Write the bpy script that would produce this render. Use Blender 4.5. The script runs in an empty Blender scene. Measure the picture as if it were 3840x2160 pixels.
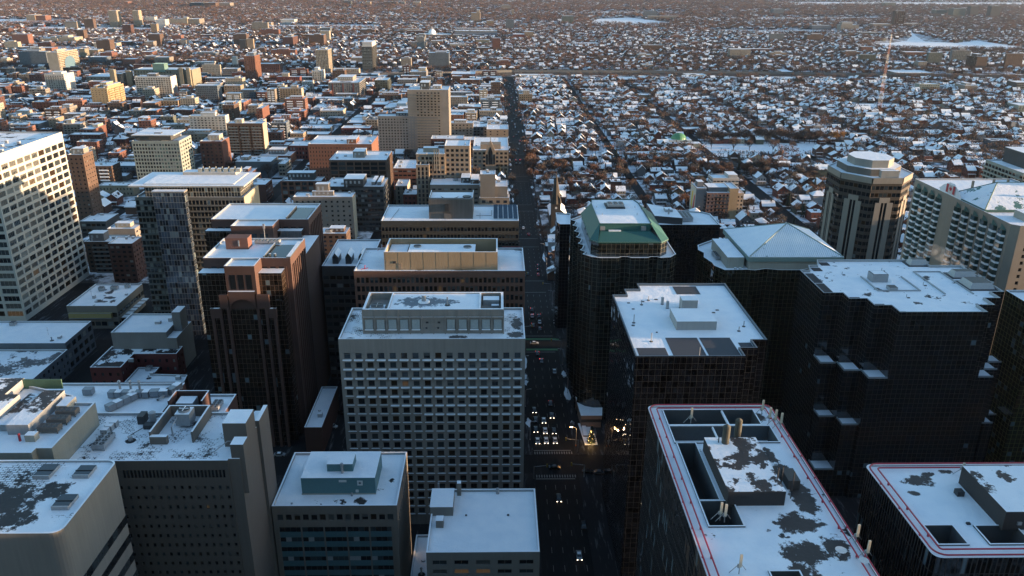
import bpy, math, random
from mathutils import Vector
R=math.radians
sc=bpy.context.scene
# ---------------- camera ----------------
H=180.0
cam=bpy.data.cameras.new('camera'); camo=bpy.data.objects.new('camera',cam); sc.collection.objects.link(camo); sc.camera=camo
cam.sensor_width=36; cam.lens=28.136; cam.clip_start=1; cam.clip_end=90000
from mathutils import Matrix
_p,_r,_y=0.367492,0.0060048,0.0195368
_f=Vector((math.sin(_y)*math.cos(_p),math.cos(_y)*math.cos(_p),-math.sin(_p)))
_rt=Vector((math.cos(_y),-math.sin(_y),0)); _u=_rt.cross(_f)
_c,_s=math.cos(_r),math.sin(_r)
_R,_U=_c*_rt+_s*_u,-_s*_rt+_c*_u
camo.matrix_world=Matrix(((_R.x,_U.x,-_f.x,0),(_R.y,_U.y,-_f.y,0),(_R.z,_U.z,-_f.z,H),(0,0,0,1)))
def proj(X,Y,Z):
    v=Vector((X,Y,Z-H)); c=v.dot(_f)
    if c<1: return (-9999,-9999)
    return (1920+3001.2*v.dot(_R)/c,1080-3001.2*v.dot(_U)/c)
# ---------------- sky, sun, exposure ----------------
SUN_EL,SUN_AZ=3.6,94.8     # azimuth clockwise from the avenue's direction
w=bpy.data.worlds.new('World'); sc.world=w; w.use_nodes=True
nt=w.node_tree; bg=nt.nodes['Background']; sky=nt.nodes.new('ShaderNodeTexSky'); sky.sky_type='NISHITA'
sky.sun_disc=False; sky.sun_elevation=R(SUN_EL); sky.sun_rotation=R(SUN_AZ); sky.altitude=100; sky.dust_density=0.6; sky.ozone_density=2.1; sky.air_density=1.0
nt.links.new(sky.outputs[0],bg.inputs[0]); bg.inputs[1].default_value=0.12
sl=bpy.data.lights.new('sun','SUN'); sl.energy=3.1; sl.angle=R(0.5); sl.color=(1.0,0.67,0.40)
so=bpy.data.objects.new('sun',sl); sc.collection.objects.link(so)
sd=Vector((math.sin(R(SUN_AZ))*math.cos(R(SUN_EL)),math.cos(R(SUN_AZ))*math.cos(R(SUN_EL)),math.sin(R(SUN_EL))))
so.rotation_euler=sd.to_track_quat('Z','Y').to_euler()
sc.view_settings.view_transform='Standard'; sc.view_settings.look='None'; sc.view_settings.exposure=2.5; sc.view_settings.gamma=1
sc.cycles.max_bounces=5; sc.cycles.diffuse_bounces=2; sc.cycles.glossy_bounces=3; sc.cycles.volume_bounces=0
# ---------------- materials ----------------
MATS={}
def new(name):
    m=bpy.data.materials.new(name); m.use_nodes=True; nt=m.node_tree
    return m,nt,nt.nodes['Principled BSDF'],nt.nodes.new,nt.links.new
def rgb(c): return (c[0],c[1],c[2],1)
def mathn(N,L,op,a,b=None,c=None):
    n=N('ShaderNodeMath'); n.operation=op
    for i,v in enumerate((a,b,c)):
        if v is None: continue
        if isinstance(v,(int,float)): n.inputs[i].default_value=v
        else: L(v,n.inputs[i])
    return n.outputs[0]
def pos(N): return N('ShaderNodeNewGeometry').outputs['Position']
def noise(N,L,vec,scale,det=3,rough=.5):
    n=N('ShaderNodeTexNoise'); n.inputs['Scale'].default_value=scale; n.inputs['Detail'].default_value=det; n.inputs['Roughness'].default_value=rough
    if vec is not None: L(vec,n.inputs['Vector'])
    return n.outputs['Fac']
def mixc(N,L,fac,a,b):
    n=N('ShaderNodeMix'); n.data_type='RGBA'
    if isinstance(fac,(int,float)): n.inputs[0].default_value=fac
    else: L(fac,n.inputs[0])
    for i,v in ((6,a),(7,b)):
        if isinstance(v,tuple): n.inputs[i].default_value=rgb(v)
        else: L(v,n.inputs[i])
    return n.outputs[2]
def ramp(N,L,fac,lo,hi):
    n=N('ShaderNodeMapRange'); n.inputs[1].default_value=lo; n.inputs[2].default_value=hi; L(fac,n.inputs[0]); return n.outputs[0]
def scaled(N,L,vec,s):
    n=N('ShaderNodeVectorMath'); n.operation='MULTIPLY'; n.inputs[1].default_value=s; L(vec,n.inputs[0]); return n.outputs[0]
def wall(name,c,var=.25,rough=.85,streak=.12):
    """masonry: colour mottled by weather, faint vertical streaks and panel courses"""
    if name in MATS: return MATS[name]
    m,nt,b,N,L=new(name); P=pos(N)
    f=noise(N,L,P,.12,4); f2=noise(N,L,scaled(N,L,P,(1.5,1.5,.06)),1,3)
    k=mathn(N,L,'ADD',mathn(N,L,'MULTIPLY',f,var*2),mathn(N,L,'MULTIPLY',f2,streak*2))
    k=mathn(N,L,'ADD',k,1-var-streak)
    mm=N('ShaderNodeVectorMath'); mm.operation='SCALE'; mm.inputs[0].default_value=tuple(x*.64 for x in c); L(k,mm.inputs['Scale'])
    L(mm.outputs[0],b.inputs['Base Color']); b.inputs['Roughness'].default_value=rough
    MATS[name]=m; return m
def snow(name,dark=0.0,scale=.06,dc=(.035,.034,.036),tiles=False,spots=()):
    """snow lying on roofing or ground, blown off in places where the dark surface shows"""
    if name in MATS: return MATS[name]
    m,nt,b,N,L=new(name); P=pos(N)
    f=noise(N,L,P,scale,5,.6); g=noise(N,L,P,1.2,4,.6)
    c0=mixc(N,L,ramp(N,L,noise(N,L,P,.25,4),.3,.75),(.76,.80,.84),(.88,.89,.90))
    if dark>0:
        s=mathn(N,L,'ADD',f,mathn(N,L,'MULTIPLY',g,.22))
        if tiles:
            bk=N('ShaderNodeTexBrick'); bk.inputs['Scale'].default_value=.75; bk.inputs['Mortar Size'].default_value=.06; bk.inputs['Brick Width'].default_value=1; bk.inputs['Row Height'].default_value=.5
            L(P,bk.inputs['Vector']); s=mathn(N,L,'SUBTRACT',s,mathn(N,L,'MULTIPLY',bk.outputs['Fac'],.09))
        t=.61-dark*.28+.0
        k=ramp(N,L,s,t+.012,t-.012) if False else ramp(N,L,s,.42+dark*.33,.42+dark*.33+.03)
        c0=mixc(N,L,k,dc,c0)
    for cx,cy,rx,ry in spots:   # places where wind or warmth has bared the roof
        sp=N('ShaderNodeSeparateXYZ'); L(P,sp.inputs[0]); u=mathn(N,L,'DIVIDE',mathn(N,L,'SUBTRACT',sp.outputs[0],cx),rx); v=mathn(N,L,'DIVIDE',mathn(N,L,'SUBTRACT',sp.outputs[1],cy),ry)
        e=mathn(N,L,'SUBTRACT',1.0,mathn(N,L,'ADD',mathn(N,L,'MULTIPLY',u,u),mathn(N,L,'MULTIPLY',v,v))); nn=mathn(N,L,'ADD',mathn(N,L,'MULTIPLY',mathn(N,L,'SUBTRACT',noise(N,L,P,.45,6,.68),.5),3.2),mathn(N,L,'MULTIPLY',mathn(N,L,'SUBTRACT',noise(N,L,P,2.2,3,.6),.5),.8))
        c0=mixc(N,L,ramp(N,L,mathn(N,L,'ADD',e,nn),.30,.52),c0,mixc(N,L,g,dc,tuple(x*1.8 for x in dc)))
    bp=N('ShaderNodeBump'); bp.inputs['Strength'].default_value=.5; bp.inputs['Distance'].default_value=.25
    L(mathn(N,L,'ADD',mathn(N,L,'MULTIPLY',noise(N,L,P,.30,6,.62),1.6),mathn(N,L,'MULTIPLY',g,.3)),bp.inputs['Height']); L(bp.outputs[0],b.inputs['Normal'])
    L(c0,b.inputs['Base Color']); b.inputs['Roughness'].default_value=.7
    MATS[name]=m; return m
def plain(name,c,rough=.6,metal=0,em=None,es=0):
    if name in MATS: return MATS[name]
    m,nt,b,N,L=new(name); b.inputs['Roughness'].default_value=rough; b.inputs['Metallic'].default_value=metal
    P=pos(N); f=noise(N,L,P,2.5,3)
    L(mixc(N,L,f,tuple(x*.8 for x in c),tuple(min(1,x*1.2) for x in c)),b.inputs['Base Color'])
    if em: b.inputs['Emission Color'].default_value=rgb(em); b.inputs['Emission Strength'].default_value=es
    MATS[name]=m; return m
def glass(name,c,rough=.06,var=.02):
    if name in MATS: return MATS[name]
    m,nt,b,N,L=new(name); b.inputs['Base Color'].default_value=rgb(c); b.inputs['Roughness'].default_value=rough; b.inputs['IOR'].default_value=1.5
    P=pos(N); bp=N('ShaderNodeBump'); bp.inputs['Strength'].default_value=.15; bp.inputs['Distance'].default_value=var
    L(noise(N,L,P,.5,2),bp.inputs['Height']); L(bp.outputs[0],b.inputs['Normal'])
    MATS[name]=m; return m
def grid_fac(N,L,du,dz,wu,wz,z0=0.0):
    """1 on the bars of a grid that runs along a wall whichever way it faces"""
    ge=N('ShaderNodeNewGeometry'); sp=N('ShaderNodeSeparateXYZ'); L(ge.outputs['Position'],sp.inputs[0])
    sn=N('ShaderNodeSeparateXYZ'); L(ge.outputs['True Normal'],sn.inputs[0])
    side=mathn(N,L,'GREATER_THAN',mathn(N,L,'ABSOLUTE',sn.outputs[0]),mathn(N,L,'ABSOLUTE',sn.outputs[1]))
    mx=N('ShaderNodeMix'); L(side,mx.inputs[0]); L(sp.outputs[0],mx.inputs[2]); L(sp.outputs[1],mx.inputs[3])
    u=mathn(N,L,'FRACT',mathn(N,L,'DIVIDE',mathn(N,L,'ADD',mx.outputs[0],5000),du)); v=mathn(N,L,'FRACT',mathn(N,L,'DIVIDE',mathn(N,L,'ADD',sp.outputs[2],500-z0),dz))
    iu=mathn(N,L,'FLOOR',mathn(N,L,'DIVIDE',mathn(N,L,'ADD',mx.outputs[0],5000),du)); iv=mathn(N,L,'FLOOR',mathn(N,L,'DIVIDE',mathn(N,L,'ADD',sp.outputs[2],500-z0),dz))
    cx=N('ShaderNodeCombineXYZ'); L(iu,cx.inputs[0]); L(iv,cx.inputs[1]); wn=N('ShaderNodeTexWhiteNoise'); L(cx.outputs[0],wn.inputs[0])
    return mathn(N,L,'MAXIMUM',mathn(N,L,'LESS_THAN',u,wu),mathn(N,L,'LESS_THAN',v,wz)),wn.outputs['Value']
def curtain(name,gc,bc,du=1.6,dz=2.0,wu=.055,wz=.05,lit=.0,pale=.05,pc=(.12,.16,.18),rough=.02,ior=1.8):
    """curtain wall: reflective panes between thin metal bars, odd panes paler (blinds) or lit"""
    if name in MATS: return MATS[name]
    m,nt,b,N,L=new(name); k,rn=grid_fac(N,L,du,dz,wu,wz)
    pane=mixc(N,L,mathn(N,L,'GREATER_THAN',rn,1-pale),mixc(N,L,rn,tuple(x*.3 for x in gc),tuple(x*2.6 for x in gc)),pc)
    L(mixc(N,L,k,pane,bc),b.inputs['Base Color'])
    L(mathn(N,L,'MULTIPLY_ADD',k,.45,rough),b.inputs['Roughness']); b.inputs['IOR'].default_value=ior
    bp=N('ShaderNodeBump'); bp.inputs['Strength'].default_value=.12; bp.inputs['Distance'].default_value=.05
    L(noise(N,L,pos(N),.3,2),bp.inputs['Height'])
    wn=N('ShaderNodeTexWhiteNoise'); L(rn,wn.inputs[0]); v1=N('ShaderNodeVectorMath'); v1.operation='MULTIPLY_ADD'; L(wn.outputs['Color'],v1.inputs[0]); v1.inputs[1].default_value=(.03,.03,.03); L(bp.outputs[0],v1.inputs[2]); v2=N('ShaderNodeVectorMath'); v2.operation='NORMALIZE'; L(v1.outputs[0],v2.inputs[0]); L(v2.outputs[0],b.inputs['Normal'])
    if lit:
        b.inputs['Emission Color'].default_value=(1,.6,.25,1)
        L(mathn(N,L,'MULTIPLY',mathn(N,L,'MULTIPLY',mathn(N,L,'LESS_THAN',rn,lit),mathn(N,L,'SUBTRACT',1,k)),.12),b.inputs['Emission Strength'])
    MATS[name]=m; return m
def farwall(name,c,du=3.2,dz=3.1,wu=.45,wz=.5,gc=(.03,.035,.04)):
    """a small distant facade: rows of windows between piers and floor bands"""
    if name in MATS: return MATS[name]
    m,nt,b,N,L=new(name); k,rn=grid_fac(N,L,du,dz,wu,wz)
    P=pos(N); cc=mixc(N,L,noise(N,L,P,.1,3),tuple(x*.5 for x in c),tuple(min(1,x*.85) for x in c))
    g=mixc(N,L,rn,gc,tuple(x*.6 for x in c))
    L(mixc(N,L,k,g,cc),b.inputs['Base Color']); L(mathn(N,L,'MULTIPLY_ADD',k,.5,.3),b.inputs['Roughness'])
    MATS[name]=m; return m
COL=dict(tan=(.36,.28,.20),cream=(.45,.395,.315),white=(.62,.60,.56),brick=(.20,.085,.06),red=(.19,.055,.045),brown=(.13,.08,.057),grey=(.22,.22,.22),dkgrey=(.075,.078,.08),
  yellow=(.50,.37,.21),teal=(.10,.17,.18),dkbrick=(.11,.05,.04),beige=(.31,.275,.235),orange=(.23,.105,.068),concrete=(.26,.23,.19),greygreen=(.13,.15,.13),coral=(.25,.12,.09),
  stone=(.30,.27,.20),bluegrey=(.14,.17,.20),pink=(.27,.155,.125),palegreen=(.34,.38,.34),black=(.02,.021,.023))
def W_(c): return wall('masonry_'+c,COL[c])
SNOW=snow('snow'); SNOWP=snow('snow_worn',.33,.05); SNOWD=snow('snow_thin',.5,.09)
TAR=plain('roof_membrane',(.022,.023,.026),.8); COPE=plain('coping_metal',(.30,.32,.33),.5); METAL=plain('grey_metal',(.32,.33,.34),.45,.3); DKMETAL=plain('dark_metal',(.04,.042,.045),.5,.3)
GL=[glass('window_glass',(.012,.015,.018)),glass('window_glass_pale',(.035,.045,.05)),plain('window_blind',(.16,.18,.18),.4),glass('window_glass_brown',(.03,.02,.013))]
DIM=plain('dim_lit_room',(.05,.035,.02),.3,0,(1,.6,.3),.009)
BLIND=plain('window_blind_behind_glass',(.075,.078,.075),.35)
LIT=plain('lit_window',(.3,.2,.1),.5,0,(1,.62,.28),.6)
# ---------------- mesh helpers ----------------
class MB:
    def __init__(s): s.v=[]; s.f=[]; s.m=[]
    def face(s,pts,m=0):
        i=len(s.v); s.v+= [tuple(p) for p in pts]; s.f.append(tuple(range(i,i+len(pts)))); s.m.append(m)
    def box(s,x0,x1,y0,y1,z0,z1,m=0,top=None,bottom=False):
        a,b,c,d=(x0,y0),(x1,y0),(x1,y1),(x0,y1)
        for p,q in ((a,b),(b,c),(c,d),(d,a)): s.face([(*p,z0),(*q,z0),(*q,z1),(*p,z1)],m)
        s.face([(*a,z1),(*b,z1),(*c,z1),(*d,z1)],m if top is None else top)
        if bottom: s.face([(*a,z0),(*d,z0),(*c,z0),(*b,z0)],m)
    def prism(s,poly,z0,z1,m=0,top=None):
        n=len(poly)
        for i in range(n):
            p,q=poly[i],poly[(i+1)%n]; s.face([(*p,z0),(*q,z0),(*q,z1),(*p,z1)],m)
        s.face([(*p,z1) for p in poly],m if top is None else top)
    def cyl(s,x,y,z0,z1,r0,r1=None,n=10,m=0,top=None):
        r1=r0 if r1 is None else r1
        A=[(math.cos(2*math.pi*i/n),math.sin(2*math.pi*i/n)) for i in range(n)]
        for i in range(n):
            p,q=A[i],A[(i+1)%n]
            s.face([(x+p[0]*r0,y+p[1]*r0,z0),(x+q[0]*r0,y+q[1]*r0,z0),(x+q[0]*r1,y+q[1]*r1,z1),(x+p[0]*r1,y+p[1]*r1,z1)],m)
        if r1>.001: s.face([(x+p[0]*r1,y+p[1]*r1,z1) for p in A],m if top is None else top)
    def tube(s,pts,r,n=6,m=0,closed=False):
        P=[Vector(p) for p in pts]; rings=[]; k=len(P)
        for i,p in enumerate(P):
            a=P[i-1] if (i>0 or closed) else p; b=P[(i+1)%k] if (i<k-1 or closed) else p
            t=(b-a).normalized(); up=Vector((0,0,1)) if abs(t.z)<.9 else Vector((1,0,0)); sx=t.cross(up).normalized(); sy=sx.cross(t)
            rings.append([p+r*(math.cos(2*math.pi*j/n)*sx+math.sin(2*math.pi*j/n)*sy) for j in range(n)])
        for i in range(k if closed else k-1):
            A,B_=rings[i],rings[(i+1)%k]
            for j in range(n): s.face([A[j],A[(j+1)%n],B_[(j+1)%n],B_[j]],m)
    def build(s,name,mats,parent=None,smooth=False,loc=None):
        me=bpy.data.meshes.new(name); me.from_pydata(s.v,[],s.f)
        for m in (mats if isinstance(mats,(list,tuple)) else [mats]): me.materials.append(m)
        if any(s.m): me.polygons.foreach_set('material_index',s.m)
        if smooth: me.polygons.foreach_set('use_smooth',[True]*len(s.f))
        me.update(); o=bpy.data.objects.new(name,me); sc.collection.objects.link(o)
        if parent: o.parent=parent; o.location=-parent.location if loc is None else loc
        return o
def tag(o,label,cat,group=None,kind=None):
    if label: o['label']=label
    if cat: o['category']=cat
    if group: o['group']=group
    if kind: o['kind']=kind
    return o
def thing(name,label,cat,loc=(0,0,0),group=None,rz=0):
    o=bpy.data.objects.new(name,None); sc.collection.objects.link(o); o.location=loc; o.rotation_euler=(0,0,rz); o.empty_display_size=.5
    return tag(o,label,cat,group)
def put(src,parent,loc=None,name=None):
    o=src.copy(); sc.collection.objects.link(o); o.parent=parent
    if loc is not None: o.location=loc
    return o
def copy_tree(o,parent=None):
    c=o.copy(); sc.collection.objects.link(c); c.parent=parent
    for ch in list(o.children): copy_tree(ch,c)
    return c
rnd=random.Random(7)
BOXES=[]     # footprints already taken (x0,x1,y0,y1,z)
def inset(poly,d):
    n=len(poly); out=[]
    for i in range(n):
        a,b,c=Vector(poly[i-1]),Vector(poly[i]),Vector(poly[(i+1)%n])
        d1=(b-a).normalized(); d2=(c-b).normalized(); n1=Vector((-d1.y,d1.x)); n2=Vector((-d2.y,d2.x))
        bis=(n1+n2); k=bis.length_squared
        out.append(tuple(b+bis*(2*d/k)) if k>.05 else tuple(b+n1*d))
    return out
# facade: wall plane from p along unit d, outward normal n
def facade(mb,p,d,n,L,z0,z1,st,wins=None,g0=1):
    t=st['t']; P=lambda u,z,o=0:(p[0]+d[0]*u+n[0]*o,p[1]+d[1]*u+n[1]*o,z)
    if t in 'ngx' or L<2.2:
        mb.face([P(0,z0),P(L,z0),P(L,z1),P(0,z1)],0); return
    top=st.get('top',1.6); bot=st.get('bot',0); fh=st.get('fh',3.7); nw=st.get('nw',3.4); wf=st.get('wf',.55); hf=st.get('hf',.55); rec=st.get('rec',.35); mg=st.get('mg',0)
    zt=z1-top; nr=max(1,int(round((zt-z0-bot)/fh))); fh=(zt-z0-bot)/nr
    if mg*2>L*.6: mg=0
    nc=max(1,int(round((L-2*mg)/nw))); cw=(L-2*mg)/nc
    Q=lambda u0,u1,za,zb,m=0,o=0: mb.face([P(u0,za,o),P(u1,za,o),P(u1,zb,o),P(u0,zb,o)],m)
    Q(0,L,zt,z1)
    if bot: Q(0,L,z0,z0+bot)
    if mg: Q(0,mg,z0+bot,zt); Q(L-mg,L,z0+bot,zt)
    zs=st.get('zmin',0)
    def reveal(a,b,za,zb):
        mb.face([P(a,za),P(b,za),P(b,za,-rec),P(a,za,-rec)]); mb.face([P(a,zb,-rec),P(b,zb,-rec),P(b,zb),P(a,zb)])
        mb.face([P(a,za),P(a,za,-rec),P(a,zb,-rec),P(a,zb)]); mb.face([P(b,za,-rec),P(b,za),P(b,zb),P(b,zb,-rec)])
    def gm(): 
        r=rnd.random(); pl=st.get('pale',.12)
        return g0+(0 if r>.30+pl else 1 if r>.12+pl else 3 if r>pl else 2)
    if t=='v':   # full height glazing behind piers
        pw=cw*(1-wf)
        for i in range(nc+1):
            a=max(0,mg+i*cw-pw/2); b=min(L,mg+i*cw+pw/2); mb_box(mb,P,a,b,z0+bot,zt,-rec,rec*.6)
        for j in range(nr):
            za=z0+bot+j*fh
            for i in range(nc): Q(mg+i*cw,mg+i*cw+cw,za+fh*.28,za+fh,gm(),-rec)
            Q(mg,L-mg,za,za+fh*.28,st.get('sp',0),-rec+.06)
        return
    if t=='b':   # ribbon windows
        for j in range(nr):
            za=z0+bot+j*fh; a=za+fh*(1-hf)*.6; b=a+fh*hf
            Q(mg,L-mg,za,a); Q(mg,L-mg,b,za+fh); reveal(mg,L-mg,a,b)
            for i in range(nc):
                Q(mg+i*cw+cw*(1-wf)/2,mg+(i+1)*cw-cw*(1-wf)/2,a,b,gm(),-rec)
                if wf<1: Q(mg+i*cw-(cw*(1-wf)/2 if i else 0),mg+i*cw+cw*(1-wf)/2,a,b,0,-rec+.12)
            if wf<1: Q(L-mg-cw*(1-wf)/2,L-mg,a,b,0,-rec+.12)
        return
    bal=st.get('bal')
    for j in range(nr):
        za=z0+bot+j*fh; a=za+fh*(1-hf)*.5; b=a+fh*hf
        if za+fh<zs: Q(mg,L-mg,za,za+fh); continue
        Q(mg,L-mg,za,a); Q(mg,L-mg,b,za+fh)
        for i in range(nc):
            u0=mg+i*cw; ua=u0+cw*(1-wf)/2; ub=u0+cw*(1+wf)/2
            Q(u0,ua,a,b); Q(ub,u0+cw,a,b); reveal(ua,ub,a,b)
            if wins is None: Q(ua,ub,a,b,gm(),-rec)
            else: wins.append((P((ua+ub)/2,a,-rec),d,n,ub-ua,b-a))
        if bal:
            for (f0,f1) in bal:
                mb_box(mb,P,mg+f0*(L-2*mg),mg+f1*(L-2*mg),za-.1,za+.12,0.02,1.5,st.get('bm',0),st.get('bt')); mb_box(mb,P,mg+f0*(L-2*mg),mg+f1*(L-2*mg),za+.12,za+st.get('bh',1.0),1.4,1.5,st.get('bm',0),st.get('bt'))
def mb_box(mb,P,a,b,za,zb,o0,o1,m=0,mt=None):
    mb.face([P(a,za,o1),P(b,za,o1),P(b,zb,o1),P(a,zb,o1)],m)
    mb.face([P(a,za,o0),P(a,za,o1),P(a,zb,o1),P(a,zb,o0)],m); mb.face([P(b,za,o1),P(b,za,o0),P(b,zb,o0),P(b,zb,o1)],m)
    mb.face([P(a,zb,o1),P(b,zb,o1),P(b,zb,o0),P(a,zb,o0)],m if mt is None else mt); mb.face([P(a,za,o0),P(b,za,o0),P(b,za,o1),P(a,za,o1)],m)
_wm={}
def window_mesh(w,h,sill,gmat,fmat):
    bl=rnd.choice((0,0,0,0,.25,.35,.55,1)); key=(round(w,1),round(h,1),sill,gmat.name,fmat.name,bl)
    if key in _wm: return _wm[key]
    m=MB(); w2=w/2; m.face([(-w2,0,0),(w2,0,0),(w2,0,h),(-w2,0,h)],0)
    e=.07
    if bl: m.face([(-w2+.08,-.02,h*(1-bl)+.04*(bl==1)),(w2-.08,-.02,h*(1-bl)+.04*(bl==1)),(w2-.08,-.02,h-.07),(-w2+.08,-.02,h-.07)],2)
    for a,b,c,d in [(-w2,-w2+e,0,h),(w2-e,w2,0,h),(-w2+e,w2-e,0,e),(-w2+e,w2-e,h-e,h)]+([(-.03,.03,e,h-e)] if w>2.6 else [])+([(-w2*.5-.03,-w2*.5+.03,e,h-e),(w2*.5-.03,w2*.5+.03,e,h-e)] if w>4 else []): m.box(a,b,-.06,-.004,c,d,1)
    o=m.build('window',[gmat,fmat,BLIND]); me=o.data; bpy.data.objects.remove(o)
    sm=None
    if sill:
        s=MB(); s.box(-w2-.45,w2+.45,-1.25,-.40,-.62,-.32,0,0,True); s.box(-w2-.4,w2+.4,-1.2,-.42,-.32,-.10,1); s2=s.build('sill',[fmat,SNOW]); sm=s2.data; bpy.data.objects.remove(s2)
    _wm[key]=(me,sm); return _wm[key]
def add_windows(root,wins,frame,sill=False,glasses=None,limit=100):
    """the windows that show largest, each a part; the rest of this building's windows as one part"""
    gs=list((glasses or [GL[0],GL[0],GL[0],GL[1],GL[3]])*11)+[DIM]
    wins=sorted(wins,key=lambda q:(Vector(q[0])-Vector((0,0,H))).length)
    vis=[q for q in wins if 0<proj(*q[0])[0]<3840 and -50<proj(*q[0])[1]<2170]
    rest=[]
    for i,q in enumerate(vis):
        if i>=limit: rest.append(q); continue
        me,sm=window_mesh(q[3],q[4],sill,rnd.choice(gs),frame)
        o=bpy.data.objects.new('window',me); sc.collection.objects.link(o); o.parent=root
        o.location=Vector(q[0])-root.location; o.rotation_euler=(0,0,math.atan2(q[1][1],q[1][0]))
        if sm: s=bpy.data.objects.new('sill',sm); sc.collection.objects.link(s); s.parent=o
    rest+= [q for q in wins if q not in vis] if len(wins)<400 else [q for q in wins[:0]]
    if rest:
        m=MB()
        for q in rest:
            p,d,n,w,h=q; P=lambda u,z,o=0:(p[0]+d[0]*u+n[0]*o,p[1]+d[1]*u+n[1]*o,p[2]+z)
            m.face([P(-w/2,0),P(w/2,0),P(w/2,h),P(-w/2,h)],rnd.choice([0,0,0,1,3]))
            if sill: mb_box(m,P,-w/2-.35,w/2+.35,-.42,-.10,.40,.75,4,5)
        o=m.build('windows',GL+[frame,SNOW],root); o['kind']='stuff'
def style(s):
    """'p nw fh wf hf' and friends"""
    a=s.split(); st={'t':a[0][0]}
    v=[float(x) for x in a[1:]]
    for k,x in zip(('nw','fh','wf','hf'),v): st[k]=x
    if a[0]=='s': st.update(t='p',bal=[(.0,1.)])
    if a[0]=='s2': st.update(t='p',bal=[(.04,.3),(.38,.62),(.7,.96)])
    if a[0]=='s3': st.update(t='p',bal=[(.2,.8)])
    return st
def rooftop(root,mb_poly,z,roofmat,cope,par=.8,pw=.45,name='roof'):
    inn=inset(mb_poly,pw); m=MB(); n=len(mb_poly)
    for i in range(n):
        j=(i+1)%n
        m.face([(*mb_poly[i],z),(*mb_poly[j],z),(*inn[j],z),(*inn[i],z)],1)
        m.face([(*inn[i],z),(*inn[j],z),(*inn[j],z-par),(*inn[i],z-par)],2)
    m.face([(*p,z-par) for p in inn],0)
    return m.build(name,[roofmat,SNOW if cope is None else cope,COPE],root)
def block(kind,label,cat,poly,z,st,col,z0=0,roof=None,cope=None,pents=(),wins=False,sill=False,side=None,group=None,par=.8,hvac=0,limit=100,root=None,wallmat=None,glasses=None,taken=True,frame=None):
    xs=[p[0] for p in poly]; ys=[p[1] for p in poly]; cx,cy=(min(xs)+max(xs))/2,(min(ys)+max(ys))/2
    if root is None: root=thing(kind,label,cat,(cx,cy,0),group)
    if taken: BOXES.append((min(xs),max(xs),min(ys),max(ys),z))
    wm=wallmat or W_(col); st=style(st) if isinstance(st,str) else st
    sst=style(side) if isinstance(side,str) else side
    mb=MB(); wl=[] if wins else None; n=len(poly)
    for i in range(n):
        p,q=Vector(poly[i]),Vector(poly[(i+1)%n]); d=(q-p); L=d.length; d=d/L; nn=(d.y,-d.x)
        s=st
        if sst and abs(nn[0])>.7: s=sst
        vis=(Vector((0,0))-p).dot(Vector(nn))>0
        if not vis: s={'t':'n'} if s['t']!='g' else s
        facade(mb,p,d,nn,L,z0,z,s,wl)
    o=mb.build('walls',[wm]+GL+[SNOW],root)
    rooftop(root,poly,z,roof or SNOW,cope,par)
    if wl: add_windows(root,wl,frame or wm,sill,glasses,limit)
    X0,X1,Y0,Y1=min(xs),max(xs),min(ys),max(ys)
    for pn in pents:
        f0,f1,g0,g1,h=pn[:5]; c=pn[5] if len(pn)>5 else col
        m=MB(); x0,x1,y0,y1=X0+f0*(X1-X0),X0+f1*(X1-X0),Y0+g0*(Y1-Y0),Y0+g1*(Y1-Y0); zr=z-par
        m.box(x0,x1,y0,y1,zr,zr+h,0); m.box(x0-.15,x1+.15,y0-.15,y1+.15,zr+h,zr+h+.3,1,2)
        for q in range(int((x1-x0)/3.2)): m.box(x0+1.2+q*3.2,x0+2.6+q*3.2,y0-.05,y0,zr+h*.45,zr+h*.8,1)
        if x1-x0>3: m.box(x0+(x1-x0)*.1,x0+(x1-x0)*.1+1,y0-.06,y0,zr,zr+min(2.1,h*.8),1)
        m.build('penthouse',[W_(c),COPE,SNOW],root)
    if hvac: gear(root,X0+2,X1-2,Y0+2,Y1-2,z-par,hvac)
    return root
def fan_unit(m,x,y,z,nx,ny,s=1.3,h=1.3,rz=0):
    m.box(x,x+nx*s,y,y+ny*s,z+.5,z+.5+h,0)
    for a in (x+.1,x+nx*s-.3):
        for b in (y+.1,y+ny*s-.3): m.box(a,a+.2,b,b+.2,z,z+.5,0)
    for i in range(nx):
        for j in range(ny):
            cx,cy=x+(i+.5)*s,y+(j+.5)*s; m.cyl(cx,cy,z+.5+h,z+.62+h,s*.42,s*.42,12,0,1); m.cyl(cx,cy,z+.62+h,z+.68+h,s*.1,None,6,0)
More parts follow.
